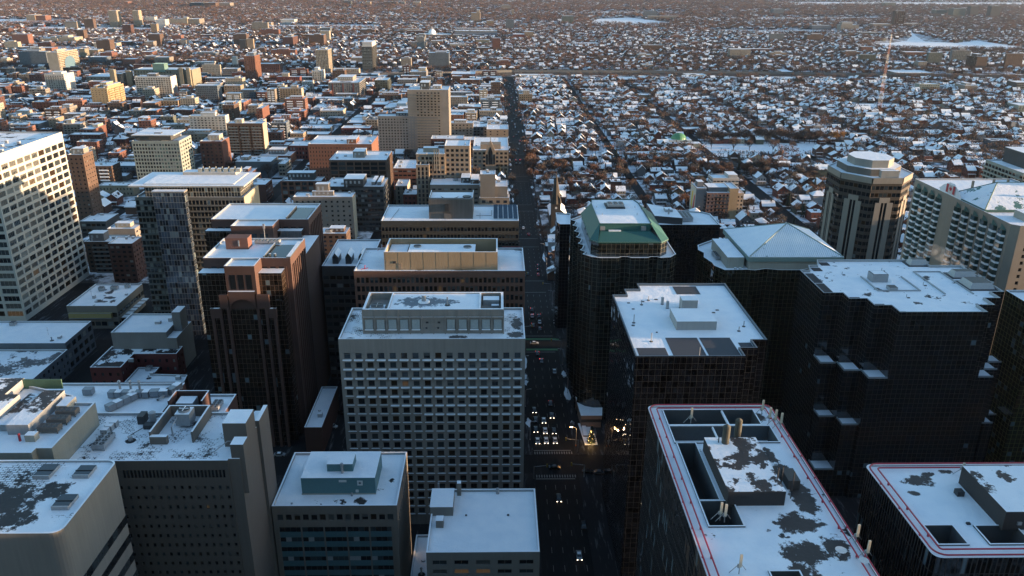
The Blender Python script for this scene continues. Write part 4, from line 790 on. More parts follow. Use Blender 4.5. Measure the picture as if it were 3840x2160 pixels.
part(t,'vent_pipe',[METAL,TAR],lambda m:(m.cyl(-94,179,69.2,70.6,.5,.6,10,0),m.cyl(-94,179,69.2,69.26,1.3,None,10,1)))
part(t,'stair_rail',[METAL],lambda m:m.tube([(-71,173.5,69.3),(-68,175.4,71.2),(-65,175.4,71.2)],.12))
# curved corner block
t=block('office_building','pale concrete block with rounded corners, bared dark roof and three skylights','office',rounded(-150,-86,131,157,2.2),78,'n','concrete',wallmat=wall('ribbed_concrete',(.34,.315,.275),.12,.85,.15),roof=snow('snow_stripped_roof',.12,.07,(.018,.018,.019),tiles=True,spots=[(-103,142,9,7.5),(-99,136,7,4),(-113,143,9,10),(-95,146,4,4)]),par=.5)
for (a,b,c,d) in ((-101.6,-98,150,154.8),(-93.1,-89.6,150.2,154.3),(-91.9,-88.4,139,143.5)): part(t,'skylight',[METAL,DKMETAL,GL[1]],lambda m:(m.box(a,b,c,d,77.4,78.3,0,2),m.box(a-.1,b+.1,c+(d-c)*.45,c+(d-c)*.5,78.3,78.45,1),m.box(a,b,c,c+.3,78.3,78.4,0)))
for j in range(7): 
    zz=64-j*5.2
    part(t,'ribbon_window',[GL[0],GL[1],METAL],lambda m:([m.box(-86.02,-85.88,134+k*2.4,136.2+k*2.4,zz-2,zz,rnd.choice((0,0,1))) for k in range(9)]))
part(t,'ribbon_window',[GL[0],METAL],lambda m:m.box(-120,-99,130.9,131.02,60,62.4))
# plant roofs behind it
t=block('office_building','pale wing with pipes, cooling units and a long roof shed at the left edge','office',[(-140,163),(-116.5,163),(-109.2,163),(-109.2,165),(-105.5,165),(-105.5,187),(-110.4,187),(-113.2,191),(-129,197),(-140,197)],76,'n','concrete',wallmat=wall('pale_green_render',(.36,.365,.32),.1))
part(t,'roof_shed',[wall('white_sheet_metal',(.42,.44,.45),.08),SNOWP],lambda m:(m.box(-120,-114.6,172.3,190,75,78,0,1),m.box(-140,-124,176,186,75,79,0,1),m.box(-124,-120,174,190,75,77,0,1),m.box(-140,-129,186,197,75,78,0,1)))
part(t,'green_screen',[wall('green_glass_screen',(.10,.20,.13))],lambda m:m.box(-129,-118.6,196,196.4,75.2,78))
for i in range(3): part(t,'cooling_unit',[wall('brown_grey_metal',(.20,.18,.16)),DKMETAL],lambda m:fan_unit(m,-113+i*.2,172.6+i*4,75.2,4,2,1.25,1.2))
part(t,'roof_unit',[CREAM,SNOW],lambda m:(m.box(-113.5,-110.8,183,188,75.2,77.2,0,1),m.box(-114,-111.6,169,171,75.2,77,0,1)))
part(t,'hydrant',[plain('red_paint',(.35,.02,.03),.5)],lambda m:(m.cyl(-115.5,169.5,75.2,77,.3,.3,10),m.cyl(-115.5,169.5,77,77.3,.35,.1,10)))
t=block('office_building','flat snow roof carrying a long elbow of silver ducts','office',rect(-150,-99.3,206,228.3),60,'n','dkbrick')
def duct(m,p,w_=1.1,h=2.0):
    for a,b in zip(p,p[1:]):
        d=(Vector(b)-Vector(a)); L_=d.length; d/=L_; s=Vector((-d.y,d.x))*w_; n=max(1,int(L_/2))
        for k in range(n):
            q0=Vector(a)+d*L_*k/n; q1=Vector(a)+d*(L_*(k+1)/n-.15); m.prism([tuple(q0-s),tuple(q1-s),tuple(q1+s),tuple(q0+s)],59.5,59.5+h,0,1 if k%2 else 0)
part(t,'duct',[plain('silver_duct',(.22,.24,.26),.35,.5),SNOW],lambda m:duct(m,[(-116,211),(-111,219.5)]))
for dd in ([(-119.5,220.2),(-107,220.2)],[(-107,220.6),(-101.5,221),(-100,226)],[(-128,222),(-125,222)]): part(t,'duct',[MATS['silver_duct'],SNOW],lambda m:duct(m,dd))
for x in (-116.5,-113.2,-110.5): part(t,'vent_pipe',[METAL],lambda m:(m.cyl(x,221.5,59.5,64,.35,None,8),m.cyl(x,221.5,64,64.4,.55,.3,8)))
part(t,'roof_pipe',[METAL],lambda m:m.tube([(-103.5,217,60),(-100.6,228,60)],.4,8))
part(t,'plant_pen',[plain('brown_screen',(.06,.03,.025),.7),SNOW,METAL],lambda m:(m.box(-97.8,-97.4,211,217.6,57,63,0,1),m.box(-88,-87.6,211,217.6,57,63,0,1),m.box(-97.4,-88,217.2,217.6,57,63,0,1),m.box(-96,-91,212,216.5,57,61.6,2,1)))
t=block('office_building','small snowy roof with one fan unit beside the plant pen','office',rect(-99.2,-82.1,211,224.4),58,'n','dkbrick')
part(t,'cooling_unit',[METAL,DKMETAL],lambda m:fan_unit(m,-87.2,214.5,57.2,2,4,1.3,1))
# ---------------- unseen towers added on the sunward side, sized and spaced to shade downtown ----------------
SHADE_TOWERS=[(300,345,152,178,103,'slimmest of the near row'),(300,345,198,224,103,'widest of the near row'),(268,300,226,262,87,'squarest of the near row'),(330,392,235,300,92,'lowest of the near row'),(240,282,60,140,98,'second nearest of all'),(300,350,20,91,104,'broadest of the near row'),(300,350,99,152,104,'second broadest of the near row'),(420,470,300,345,112,'darkest of the far row'),(430,480,398,425,101,'longest of the far row'),(150,205,62,98,90,'lowest and nearest')]
for a,b,c,d,z,q in SHADE_TOWERS:
    block('office_tower','unseen glazed tower added for shade beyond the right edge, %s'%q,'tower',rect(a,b,c,d),z,'g','grey',wallmat=CW_G)
for a,b,c,d,z,q in ((-330,-190,-90,-20,165,'left'),(-170,-40,-120,-40,172,'middle'),(30,170,-120,-35,168,'right'),(200,330,-80,10,150,'far right')):  # unseen row added behind the camera to keep skylight off the near facades
    block('office_tower','unseen glazed tower added behind the viewpoint to block skylight, %s one of that row'%q,'tower',rect(a,b,c,d),z,'g','grey',wallmat=CW_G)
CITY=[
('apartment_building', 'cream slab with a big blue glass arch in its balconied side', -898.2, -877.2, 1673.0, 1754.5, 40.4, 'n', 's 4 3.2 .7 .5', 'cream', 'pents=((.3,.6,.2,.6,4),),arch=1'),
('apartment_building', 'white apartment block with wavy balconies below the arched slab', -738.7, -707.2, 1355.7, 1389.1, 32.6, 's2 4 3 .6 .5', 'p 6 3 .2 .3', 'white', 'pents=((.2,.8,.2,.7,3),)'),
('apartment_building', 'bright yellow apartment tower with stepped penthouse lit by the sun', -584.9, -561.2, 1186.8, 1241.2, 31.7, 'p 4.5 3 .3 .4', 's2 4 3 .5 .5', 'yellow', 'pents=((.3,.7,.3,.7,6),(.1,.3,.1,.9,3),(.7,.95,.1,.9,3))'),
('apartment_building', 'long slab striped by white balconies below the castle museum', -576.6, -520.1, 1318.4, 1342.6, 33.4, 's 4 3.1 .7 .55', 'n', 'white', "pents=((.3,.55,.3,.8,4,'dkgrey'),)"),
('apartment_building', 'brick block framed in cream with two roof chimneys', -661.1, -626.6, 1166.8, 1188.2, 14.6, 'p 5 3 .4 .5', 's2 5 3 .5 .5', 'dkbrick', "pents=((.45,.6,.2,.6,4,'brick'),)"),
('apartment_building', 'pinkish beige block left of the yellow tower', -729.2, -703.5, 1286.1, 1299.8, 17.5, 'b 4 3 .8 .5', 'p 4 3 .4 .4', 'beige', 'pents=((.4,.7,.2,.6,4),)'),
('office_building', 'low white ribbed hall below the wavy balconies block', -723.2, -688.1, 1356.3, 1373.7, 7.2, 'v 2 3 .5', 'v 2 3 .5', 'white', ''),
('apartment_building', 'brown block at the left edge, left one of a pair', -943.6, -929.9, 1584.3, 1591.2, 17.5, 'p 4 3 .4 .4', 'n', 'brown', ''),
('apartment_building', 'brown block at the left edge, right one of a pair', -923.5, -910.7, 1584.9, 1595.4, 17.5, 'p 4 3 .4 .4', 'n', 'brown', ''),
('office_building', 'low blue grey hall under the red brick tower', -528.4, -461.3, 1496.5, 1518.5, 11.4, 'b 4 3.2 .8 .5', 'n', 'bluegrey', ''),
('apartment_building', 'small black apartment house with a white rim', -462.5, -442.0, 1326.6, 1336.6, 17.3, 'p 4 3 .5 .5', 'p 3 3 .4 .5', 'black', 'cope=1'),
('apartment_building', 'tan block beside the small black apartment house', -436.4, -409.8, 1315.7, 1332.1, 20.3, 'p 4 3 .5 .5', 'n', 'tan', ''),
('apartment_building', 'pinkish tan block below the white striped slab', -503.3, -464.9, 1193.4, 1213.6, 13.6, 's 4 3 .6 .5', 'n', 'tan', 'pents=((.4,.8,.3,.8,2.5),)'),
('apartment_building', 'low brick block with a wide white roof below the pinkish tan block', -451.9, -421.5, 1126.3, 1150.2, 10.2, 'p 4 3 .3 .4', 'n', 'brick', ''),
('office_building', 'cream office with white vertical ribs beside coral brick', -388.8, -365.6, 1140.4, 1168.5, 17.1, 'v 4 3 .6', 'p 4 3 .4 .4', 'cream', ''),
('apartment_building', 'coral brick block behind the ribbed cream office', -381.5, -369.3, 1190.8, 1228.8, 11.4, 'p 4 3 .4 .5', 'n', 'coral', ''),
('apartment_building', 'tall white apartment block with grey central balconies', -365.7, -322.7, 964.6, 978.2, 27.7, 's3 4 3 .5 .45', 'p 5 3 .3 .4', 'white', 'pents=((.3,.7,.3,.8,3.5),)'),
('apartment_building', 'wide brown brick block with rows of balconies and a cream flank', -280.4, -243.2, 839.0, 854.6, 40.0, 's2 3.6 3 .4 .45', 'n', 'brown', "pents=((.2,.4,.3,.8,3.5,'cream'),)"),
('apartment_building', 'old brick apartment house with bay windows and sunlit flank', -483.4, -467.6, 938.0, 970.9, 16.1, 'p 4 3.2 .5 .6', 'n', 'brick', "pents=((.5,.9,.5,.9,3,'cream'),)"),
('apartment_building', 'grey brown striped block left of the old brick apartment house', -514.6, -493.8, 962.6, 981.2, 18.2, 's 4 3 .6 .5', 'n', 'beige', "pents=((.1,.4,.3,.8,4,'cream'),)"),
('apartment_building', 'grey block with three stacks of white balconies at left', -608.3, -564.0, 1001.2, 1024.9, 11.6, 's2 4 3 .5 .5', 'n', 'grey', ''),
('apartment_building', 'slim tan block between striped blocks at left', -555.6, -546.0, 1008.5, 1028.1, 17.2, 'p 4 3 .3 .4', 'n', 'tan', ''),
('apartment_building', 'cream stepped block with a white roof terrace at left', -642.1, -605.0, 1073.9, 1094.1, 11.7, 's 4 3 .5 .5', 'n', 'cream', 'pents=((.2,.6,.3,.9,4),)'),
('apartment_building', 'low brick house row left of the flat brick school', -503.4, -480.5, 1060.6, 1076.0, 9.6, 'p 4 3 .3 .4', 'n', 'brick', ''),
('school_building', 'flat brick school with a square brick roof box', -474.7, -441.8, 1031.3, 1063.5, 9.4, 'b 4 3.2 .7 .4', 'n', 'brick', "pents=((.55,.8,.1,.6,5,'coral'),)"),
('apartment_building', 'olive flats left of the tall white apartment block', -436.2, -419.7, 1054.0, 1064.4, 12.8, 's2 4 3 .5 .5', 'n', 'greygreen', ''),
('apartment_building', 'short tan flats right of the olive flats', -424.7, -413.1, 1069.4, 1076.7, 9.1, 's2 4 3 .5 .5', 'n', 'tan', ''),
('apartment_building', 'dark low block in front of the tall white apartment block', -400.2, -383.2, 1003.9, 1023.9, 9.2, 'p 4 3 .4 .4', 'n', 'dkgrey', ''),
('museum', 'grey stone castle museum with glass lantern, long main body', -628.9, -542.4, 1437.0, 1477.0, 31.9, 'p 5 4.5 .35 .55', 'p 5 4.5 .35 .55', 'stone', 'castle=1'),
('apartment_tower', 'tall cream tower on the horizon, left one of two', -1496.2, -1464.3, 3279.1, 3311.9, 61.9, 's 4 3 .5 .4', 's 4 3 .5 .4', 'cream', ''),
('apartment_tower', 'tall cream tower on the horizon, right one of two', -1407.0, -1383.8, 3286.7, 3316.1, 62.0, 's 4 3 .5 .4', 's 4 3 .5 .4', 'cream', ''),
('apartment_tower', 'boxy grey beige block far left of the two tall towers', -1583.1, -1538.6, 3107.9, 3136.4, 29.5, 'x', 'x', 'beige', ''),
('apartment_tower', 'red brown block just left of the two tall towers', -1514.1, -1479.9, 3113.1, 3134.5, 38.2, 'x', 'x', 'brown', ''),
('office_building', 'gleaming white hall right of the two tall towers', -1494.4, -1454.4, 3608.3, 3638.3, 24.9, 'x', 'x', 'white', ''),
('apartment_tower', 'white block right of the gleaming hall', -1312.5, -1276.2, 3261.6, 3301.6, 30.9, 'x', 'x', 'white', ''),
('apartment_building', 'long cream block with rooftop box, left half', -1306.8, -1238.7, 3391.5, 3431.5, 27.2, 'x', 'x', 'cream', 'pents=((.7,.95,.3,.8,6),)'),
('apartment_building', 'darker right half of the long cream block', -1237.1, -1192.7, 3396.9, 3456.9, 27.3, 'x', 'x', 'beige', ''),
('apartment_building', 'tan tower with hip roof on the far snowy field', -2076.6, -2038.1, 3759.0, 3819.0, 24.1, 'x', 'x', 'tan', ''),
('apartment_building', 'orange brown wing beside the tan tower far left', -2038.1, -1995.4, 3763.4, 3813.4, 22.1, 'x', 'x', 'orange', ''),
('apartment_building', 'cream stepped building above the arched slab, left', -1319.9, -1270.5, 2439.5, 2489.5, 15.2, 'x', 'x', 'cream', 'pents=((.5,.8,.2,.8,5),)'),
('apartment_building', 'cream stepped building above the arched slab, right', -1267.0, -1223.0, 2442.5, 2492.5, 17.9, 'x', 'x', 'cream', 'pents=((.1,.5,.2,.8,5),)'),
('office_building', 'dark flat hall above the long cream school', -1208.3, -1147.3, 2506.2, 2536.2, 11.3, 'x', 'x', 'bluegrey', ''),
('school_building', 'long cream school beyond the brown trees', -1090.2, -1028.2, 2273.4, 2303.4, 15.0, 'x', 'x', 'cream', ''),
('office_building', 'brown hall right of the long cream school', -1073.8, -1037.2, 2378.7, 2408.7, 10.8, 'x', 'x', 'brown', ''),
('apartment_tower', 'dark block on the skyline left of the brown one', -1963.5, -1890.1, 5453.4, 5533.4, 34.2, 'x', 'x', 'dkgrey', ''),
('apartment_tower', 'brown block on the skyline', -1855.5, -1785.3, 5413.4, 5493.4, 35.7, 'x', 'x', 'brown', ''),
('apartment_tower', 'pale and dark block on the skyline right of the brown one', -1790.4, -1716.0, 5481.7, 5561.7, 32.5, 'x', 'x', 'beige', ''),
('apartment_tower', 'single orange tower on the skyline', -2551.3, -2523.6, 5848.1, 5908.1, 27.6, 'x', 'x', 'orange', ''),
('apartment_tower', 'dark tower behind the red brick tower, left one', -674.5, -658.1, 2197.5, 2207.0, 30.0, 'x', 'x', 'dkgrey', ''),
('apartment_tower', 'tan balconied tower behind the red brick tower', -656.4, -638.7, 2198.5, 2208.5, 32.5, 'x', 'x', 'tan', ''),
('apartment_tower', 'tall red brick tower with orange sunlit flank', -464.1, -444.4, 1527.8, 1562.4, 47.6, 'v 4 3.2 .3', 'v 4 3.2 .3', 'orange', "pents=((.3,.8,.3,.8,5,'bluegrey'),)"),
('silo', 'white cylinder like tower left of the red brick tower', -563.9, -554.6, 1772.7, 1784.7, 24.6, 'n', 'n', 'white', ''),
('office_building', 'white box building with dark windows among trees', -655.3, -616.3, 1807.4, 1827.4, 10.4, 'x', 'x', 'white', ''),
('apartment_building', "coral brick block above the arched slab's left", -1113.2, -1076.3, 2031.4, 2061.4, 20.8, 'p 4 3 .4 .4', 'p 4 3 .4 .4', 'coral', ''),
('apartment_building', 'dark brick block left of the coral one', -1160.5, -1115.5, 2029.4, 2059.4, 16.2, 'p 4 3 .4 .4', 'n', 'dkbrick', ''),
('apartment_building', 'brick block right of the castle museum', -585.3, -549.7, 1639.4, 1646.2, 14.9, 'p 4 3 .4 .4', 'n', 'brick', ''),
('apartment_building', 'grey block with arched windows left of the brick tower', -541.9, -512.1, 1637.3, 1657.3, 13.7, 'p 4 3 .4 .4', 'n', 'grey', ''),
('church', 'stone church tower above the brown trees', -975.9, -962.5, 1959.4, 1979.4, 24.6, 'x', 'x', 'stone', ''),
('church', 'stone church nave with pale gable', -1013.4, -981.6, 2063.4, 2093.4, 14.1, 'x', 'x', 'stone', ''),
('school_building', 'broad flat white roofed hall left of the castle museum', -717.5, -663.4, 1447.9, 1502.8, 18.7, 'p 6 4 .4 .3', 'n', 'beige', ''),
('apartment_building', 'beige checkered flats above the wide brown brick block', -337.1, -322.5, 1103.0, 1122.7, 20.0, 'p 4 3 .4 .4', 'n', 'beige', ''),
('warehouse', 'long flat white roof right of the ribbed hall', -671.5, -632.3, 1276.7, 1305.1, 6.1, 'n', 'n', 'brick', ''),
('warehouse', 'dark brick low row under the long flat white roof', -649.7, -614.6, 1234.9, 1256.3, 7.4, 'n', 'n', 'dkbrick', ''),
('apartment_building', "dark brick terrace below the white striped slab's left end", -567.0, -543.3, 1246.9, 1268.9, 11.1, 'p 5 3 .3 .4', 'n', 'dkbrick', ''),
('warehouse', 'low blue grey sheds at the left edge', -731.2, -694.5, 1243.4, 1265.1, 7.4, 'n', 'n', 'bluegrey', ''),
('warehouse', 'low dark blue hall left of the ribbed hall', -790.1, -753.0, 1379.4, 1399.4, 9.7, 'n', 'n', 'bluegrey', ''),
('office_tower', 'glazed green office block under a wide overhanging white roof', -330.3, -287.8, 727.9, 758.3, 42.4, 'p 2.6 3.4 .72 .62', 'p 6 3.4 .6 .5', 'palegreen', "slab=1,glass='green',wins=1,rt=(.12,.82,.1,.8)"),
('apartment_building', 'brick tower stepping up to a white penthouse', -288.2, -266.8, 778.6, 801.8, 32.7, 'p 4 3.3 .45 .5', 'n', 'brick', "pents=((.3,.8,.3,.8,5,'cream'),),side='n'"),
('office_building', 'blank blue grey wall with a cream windowed flank', -252.6, -218.4, 768.3, 795.4, 15.1, 'n', 'p 3 3.3 .6 .5', 'bluegrey', "pents=((.1,.3,.3,.7,3,'tan'),),scol='cream'"),
('office_building', 'low dark brick hall with striped snow roof by the left crossing', -215.1, -198.6, 675.1, 696.3, 15.3, 'n', 'b 3.5 3.4 .8 .4', 'dkbrick', ''),
('apartment_tower', 'dark brown slab far out with sunlit edge', -536.8, -493.9, 2391.8, 2428.9, 31.2, 'x', 'x', 'brown', 'pents=((.3,.7,.3,.7,3),)'),
('apartment_tower', 'dark brick tower left of the dark brown slab', -595.9, -567.6, 2334.3, 2406.9, 28.6, 'x', 'x', 'dkbrick', "pents=((.3,.7,.3,.7,5,'grey'),)"),
('apartment_tower', 'cream ribbed tower standing alone in the middle distance', -367.5, -342.4, 1688.5, 1739.4, 46.2, 'v 3 3 .5', 'v 3 3 .5', 'cream', 'pents=((.3,.7,.3,.7,2.5),)'),
('apartment_tower', 'dark glass tower with white top right of the cream ribbed tower', -279.3, -258.1, 1720.0, 1789.0, 50.0, 's 4 3 .6 .5', 's 4 3 .6 .5', 'dkgrey', "pents=((.05,.98,.1,.9,9,'white'),)"),
('apartment_building', 'dark brick long block right of the tall brick tower', -486.8, -444.0, 1693.9, 1719.1, 17.7, 'p 4 3.2 .5 .5', 'n', 'dkbrick', ''),
('apartment_tower', 'slim white balconied tower below the cream ribbed tower', -335.5, -317.8, 1498.6, 1528.4, 24.6, 's 4 3 .5 .5', 'n', 'white', 'pents=((.2,.6,.2,.8,5),)'),
('school_building', 'cream school with arched openings right of the ribbed tower', -332.8, -280.9, 1681.0, 1699.0, 9.8, 'p 4 3.4 .5 .6', 'n', 'cream', ''),
('apartment_building', 'red brick block with white gabled top floor', -395.7, -354.4, 1482.5, 1497.3, 15.7, 'p 3.6 3.2 .5 .5', 'n', 'red', "pents=((.2,.5,.3,.8,6,'cream'),),cope=1"),
('apartment_building', 'tan balconied block with cream flank below the red brick block', -327.8, -294.8, 1236.6, 1249.7, 26.2, 's3 4 3 .5 .5', 'n', 'tan', 'pents=((.5,.8,.3,.8,4),)'),
('apartment_building', 'wide grey and red glazed block of eight floors', -270.8, -221.1, 1319.9, 1389.9, 25.0, 'p 3.4 3 .6 .55', 'p 3 3 .8 .7', 'grey', "pents=((.2,.7,.4,.9,6,'beige'),),accent='red'"),
('apartment_building', 'dark glass block right of the wide glazed block', -205.8, -183.8, 1381.8, 1418.3, 22.1, 's 4 3 .7 .5', 's 4 3 .7 .5', 'greygreen', ''),
('shopping_hall', 'long red rimmed supermarket roof', -299.9, -213.0, 1581.8, 1624.9, 5.6, 'n', 'n', 'red', "pents=((.4,.8,.3,.8,3,'white'),)"),
('apartment_building', 'grey block with stepped sunlit penthouse left of the avenue', -162.7, -132.0, 1534.2, 1576.0, 19.8, 'p 3.5 3 .5 .5', 'n', 'grey', "pents=((.5,.95,.3,.8,6,'cream'),)"),
('apartment_tower', 'tall pale slab with a stack of central balconies', -94.8, -51.4, 863.2, 898.3, 71.5, 's3 4 2.9 .5 .45', 'p 6 2.9 .3 .3', 'beige', "pents=((.3,.52,.2,.8,7,'dkgrey'),(.6,.8,.3,.7,3)),mg=.2"),
('apartment_tower', 'wide mottled grey slab before the tall pale slab', -127.4, -63.1, 863.0, 879.2, 44.0, 'p 3.2 2.9 .5 .5', 'n', 'grey', "pents=((.3,.5,.3,.8,3,'dkgrey'),),wins=1"),
('office_building', 'low cream office with square windows and white roof', -242.8, -211.5, 1113.1, 1138.9, 11.9, 'p 3.4 3.4 .55 .4', 'n', 'cream', ''),
('warehouse', 'flat white roofed store left of the low cream office', -265.4, -245.2, 1156.1, 1209.5, 7.0, 'n', 'n', 'bluegrey', ''),
('apartment_building', 'stepped white terrace block left of the tall pale slab', -163.4, -129.9, 1171.8, 1223.8, 7.5, 'b 4 3 .7 .5', 'n', 'white', 'pents=((.5,.9,.3,.8,4),)'),
('apartment_building', 'red brick hotel with curled white gables', -190.3, -155.4, 983.2, 1002.6, 10.6, 'p 3.2 3.4 .4 .5', 'n', 'red', ''),
('office_building', 'coral low block with a cream stair box', -194.4, -170.7, 1046.5, 1090.5, 6.4, 'n', 'n', 'coral', "pents=((.7,.9,.5,.9,5,'cream'),)"),
('apartment_building', 'beige flats left of the wide mottled grey slab', -165.1, -150.0, 1014.2, 1038.2, 16.1, 's 4 3 .6 .5', 'n', 'beige', ''),
('apartment_building', 'orange brick walk-up right of the tall pale slab', -60.8, -44.1, 1059.9, 1083.7, 14.9, 'p 3.6 3 .3 .4', 'n', 'orange', ''),
('office_building', 'cream office with a row of dark square windows by the avenue', -24.8, 6.5, 1112.7, 1132.7, 12.6, 'p 2.6 3.3 .45 .5', 'n', 'cream', "pents=((.5,.75,.3,.8,3,'dkgrey'),)"),
('apartment_building', 'brown brick flats behind the cream office', -54.6, -22.3, 1124.9, 1154.9, 15.7, 's2 4 3 .5 .5', 'n', 'brown', ''),
('apartment_building', 'grey terrace block left of the sunlit tan block', -49.8, -11.5, 955.5, 998.5, 17.2, 's3 4 3 .5 .5', 'n', 'grey', ''),
('apartment_building', 'sunlit tan block with few windows beside the avenue', -12.2, 12.8, 919.3, 953.1, 20.6, 'p 8 3.2 .2 .4', 'n', 'tan', "side='s 4 3 .5 .5'"),
('apartment_building', 'dark brick block close to the motorway', -89.1, -42.4, 1584.6, 1638.4, 10.6, 'p 4 3.2 .4 .5', 'n', 'dkbrick', ''),
('office_building', 'grey low office left of the avenue', -49.2, -13.5, 1274.4, 1291.9, 11.4, 'b 4 3.2 .6 .4', 'n', 'grey', ''),
('office_building', 'beige annex right of the grey low office', -11.9, 5.1, 1269.6, 1289.6, 11.4, 'p 4 3.2 .3 .4', 'n', 'beige', ''),
('warehouse', 'long snow roofed brick row by the motorway', -86.8, -34.8, 1540.0, 1564.3, 5.4, 'n', 'n', 'brick', ''),
('warehouse', 'wide flat roof by the motorway ramp', -39.5, 8.0, 1541.4, 1582.9, 7.3, 'n', 'n', 'beige', ''),
('office_building', 'white box on the far snowfield', -903.8, -847.5, 3536.2, 3596.2, 20.9, 'x', 'x', 'white', ''),
('office_building', 'low cream block left of the far white box', -959.0, -914.6, 3422.6, 3462.6, 13.0, 'x', 'x', 'cream', ''),
('apartment_tower', 'tan tower pair left of the stadium towers', -115.9, -76.1, 3781.2, 3851.2, 42.2, 'x', 'x', 'tan', 'pents=((.6,.95,.1,.9,12),)'),
('apartment_building', 'short tan block right of the tan tower pair', -44.3, -15.2, 3537.1, 3567.1, 19.8, 'x', 'x', 'tan', ''),
('apartment_tower', 'blue glass tower beside the stadium', 33.5, 63.8, 3210.1, 3220.1, 39.7, 'x', 'x', 'bluegrey', ''),
('apartment_tower', 'beige tower above the stadium on the skyline', 30.1, 82.9, 5287.5, 5337.5, 34.0, 'x', 'x', 'beige', ''),
('apartment_tower', 'dark tower on the skyline above the cream ribbed tower', -1108.1, -1056.5, 6156.3, 6216.3, 31.1, 'x', 'x', 'dkgrey', ''),
('apartment_tower', 'orange tipped tower on the skyline', -922.0, -887.1, 5956.7, 6016.7, 31.5, 'x', 'x', 'tan', ''),
('apartment_tower', 'first of the brown block pair on the skyline', -800.3, -750.7, 6001.5, 6061.5, 31.1, 'x', 'x', 'brown', ''),
('apartment_tower', 'second of the brown block pair on the skyline', -743.7, -709.6, 6010.0, 6070.0, 31.1, 'x', 'x', 'brown', ''),
('apartment_tower', 'small cream tower on the skyline', -700.0, -671.9, 6179.8, 6239.8, 27.2, 'x', 'x', 'cream', ''),
('apartment_tower', 'wide cream tower on the skyline right of the small one', -607.0, -557.8, 6150.9, 6210.9, 29.8, 'x', 'x', 'cream', ''),
('stadium', 'long grandstand of the stadium above the arena', -141.2, -0.5, 2804.6, 2872.8, 20.0, 'n', 'n', 'grey', 'stand=1'),
('arena', 'low arena hall with a white dome', -261.8, -152.0, 2746.5, 2824.3, 10.9, 'n', 'n', 'beige', 'dome=1'),
('school_building', 'stone school with a row of tall windows', -61.7, -22.4, 2457.2, 2487.2, 15.4, 'x', 'x', 'stone', ''),
('apartment_building', 'brick block with a red roof box left of the white roofed store', -276.8, -252.7, 1034.1, 1044.1, 13.9, 'p 3.6 3.4 .4 .5', 'n', 'brick', "pents=((.1,.5,.3,.8,4,'brick'),)"),
('apartment_building', 'sunlit brick gable block at the left', -297.6, -284.7, 1063.8, 1093.8, 10.4, 'n', 'n', 'brick', ''),
('apartment_building', 'brick balcony tower with a cream blind flank', -312.1, -304.3, 1055.8, 1088.8, 23.0, 's2 3 3 .5 .5', 'n', 'brick', ''),
('apartment_building', 'brown balcony tower with cream flank in front of the brick one', -271.3, -264.2, 904.8, 928.3, 30.7, 's2 3 3 .5 .5', 'n', 'brown', ''),
('office_building', 'long blue grey hall with snow roof', -246.3, -208.3, 1002.8, 1032.0, 6.8, 'b 4 3.2 .7 .3', 'n', 'bluegrey', ''),
('apartment_building', 'brick terrace with snowy roof below the blue grey hall', -239.3, -201.7, 959.8, 979.9, 7.1, 'p 4 3.2 .4 .4', 'n', 'brick', ''),
('office_building', 'small brown hall left of the low cream office', -251.4, -233.9, 1084.2, 1104.8, 4.0, 'n', 'n', 'brown', ''),
('office_building', 'dark low hall under the low cream office', -226.0, -206.3, 1080.6, 1097.2, 6.6, 'n', 'n', 'dkgrey', ''),
('apartment_building', 'orange row of houses left of the wide glazed block', -302.2, -272.0, 1324.8, 1355.2, 4.7, 'p 4 3 .4 .4', 'n', 'orange', ''),
('office_building', 'dark brick hall with white pyramidal lid', -303.2, -285.8, 1385.6, 1403.6, 11.5, 'p 4 3 .3 .5', 'n', 'dkbrick', ''),
('apartment_building', 'dark brick row house block below the slim white tower', -292.9, -276.7, 1227.0, 1245.0, 13.2, 'p 3 3 .4 .4', 'n', 'dkbrick', ''),
('apartment_building', 'long grey three floor row', -282.9, -239.7, 1258.6, 1281.0, 8.3, 'p 4 3 .4 .4', 'n', 'grey', ''),
('apartment_building', 'blue grey row end right of the long grey row', -236.5, -222.5, 1243.6, 1263.6, 10.4, 'p 4 3 .4 .4', 'n', 'bluegrey', ''),
('apartment_building', 'dark brick row right of the blue grey row end', -223.7, -201.0, 1254.4, 1274.4, 7.5, 'p 4 3 .3 .4', 'n', 'dkbrick', ''),
('warehouse', 'red brick sheds left of the stepped white terrace', -185.3, -162.0, 1199.7, 1230.6, 7.9, 'n', 'n', 'red', ''),
('warehouse', 'low blue sheds left of the mottled grey slab', -189.1, -162.0, 1114.0, 1127.2, 7.4, 'n', 'n', 'bluegrey', ''),
('office_building', 'small white ribbed block left of the slim white tower', -340.6, -323.5, 1437.3, 1457.3, 12.7, 'v 3 3 .4', 'n', 'white', ''),
('apartment_building', 'coral low block right of the dark glass block', -181.7, -166.1, 1434.9, 1454.9, 6.8, 'n', 'n', 'coral', ''),
('warehouse', 'flat pale roof left of the grey penthouse block', -168.7, -152.8, 1389.1, 1415.7, 4.9, 'n', 'n', 'beige', ''),
('warehouse', 'long low red roofed row under the brick block', -458.0, -423.2, 1592.3, 1627.2, 6.5, 'n', 'n', 'red', ''),
('apartment_building', 'orange lit flats at the left of the tan balconied block', -350.1, -316.8, 1201.3, 1221.6, 7.2, 'p 4 3 .4 .4', 'n', 'orange', ''),
('apartment_tower', 'lone grey green block by the far snowfield', 289.9, 338.9, 3734.3, 3774.3, 32.6, 'x', 'x', 'greygreen', ''),
('office_tower', 'blue grey office slab right of the far snowfield', 739.6, 805.1, 4250.9, 4260.8, 38.9, 'x', 'x', 'bluegrey', ''),
('office_building', 'long beige hall under the blue grey slab', 752.8, 899.7, 4202.3, 4232.3, 16.5, 'x', 'x', 'beige', ''),
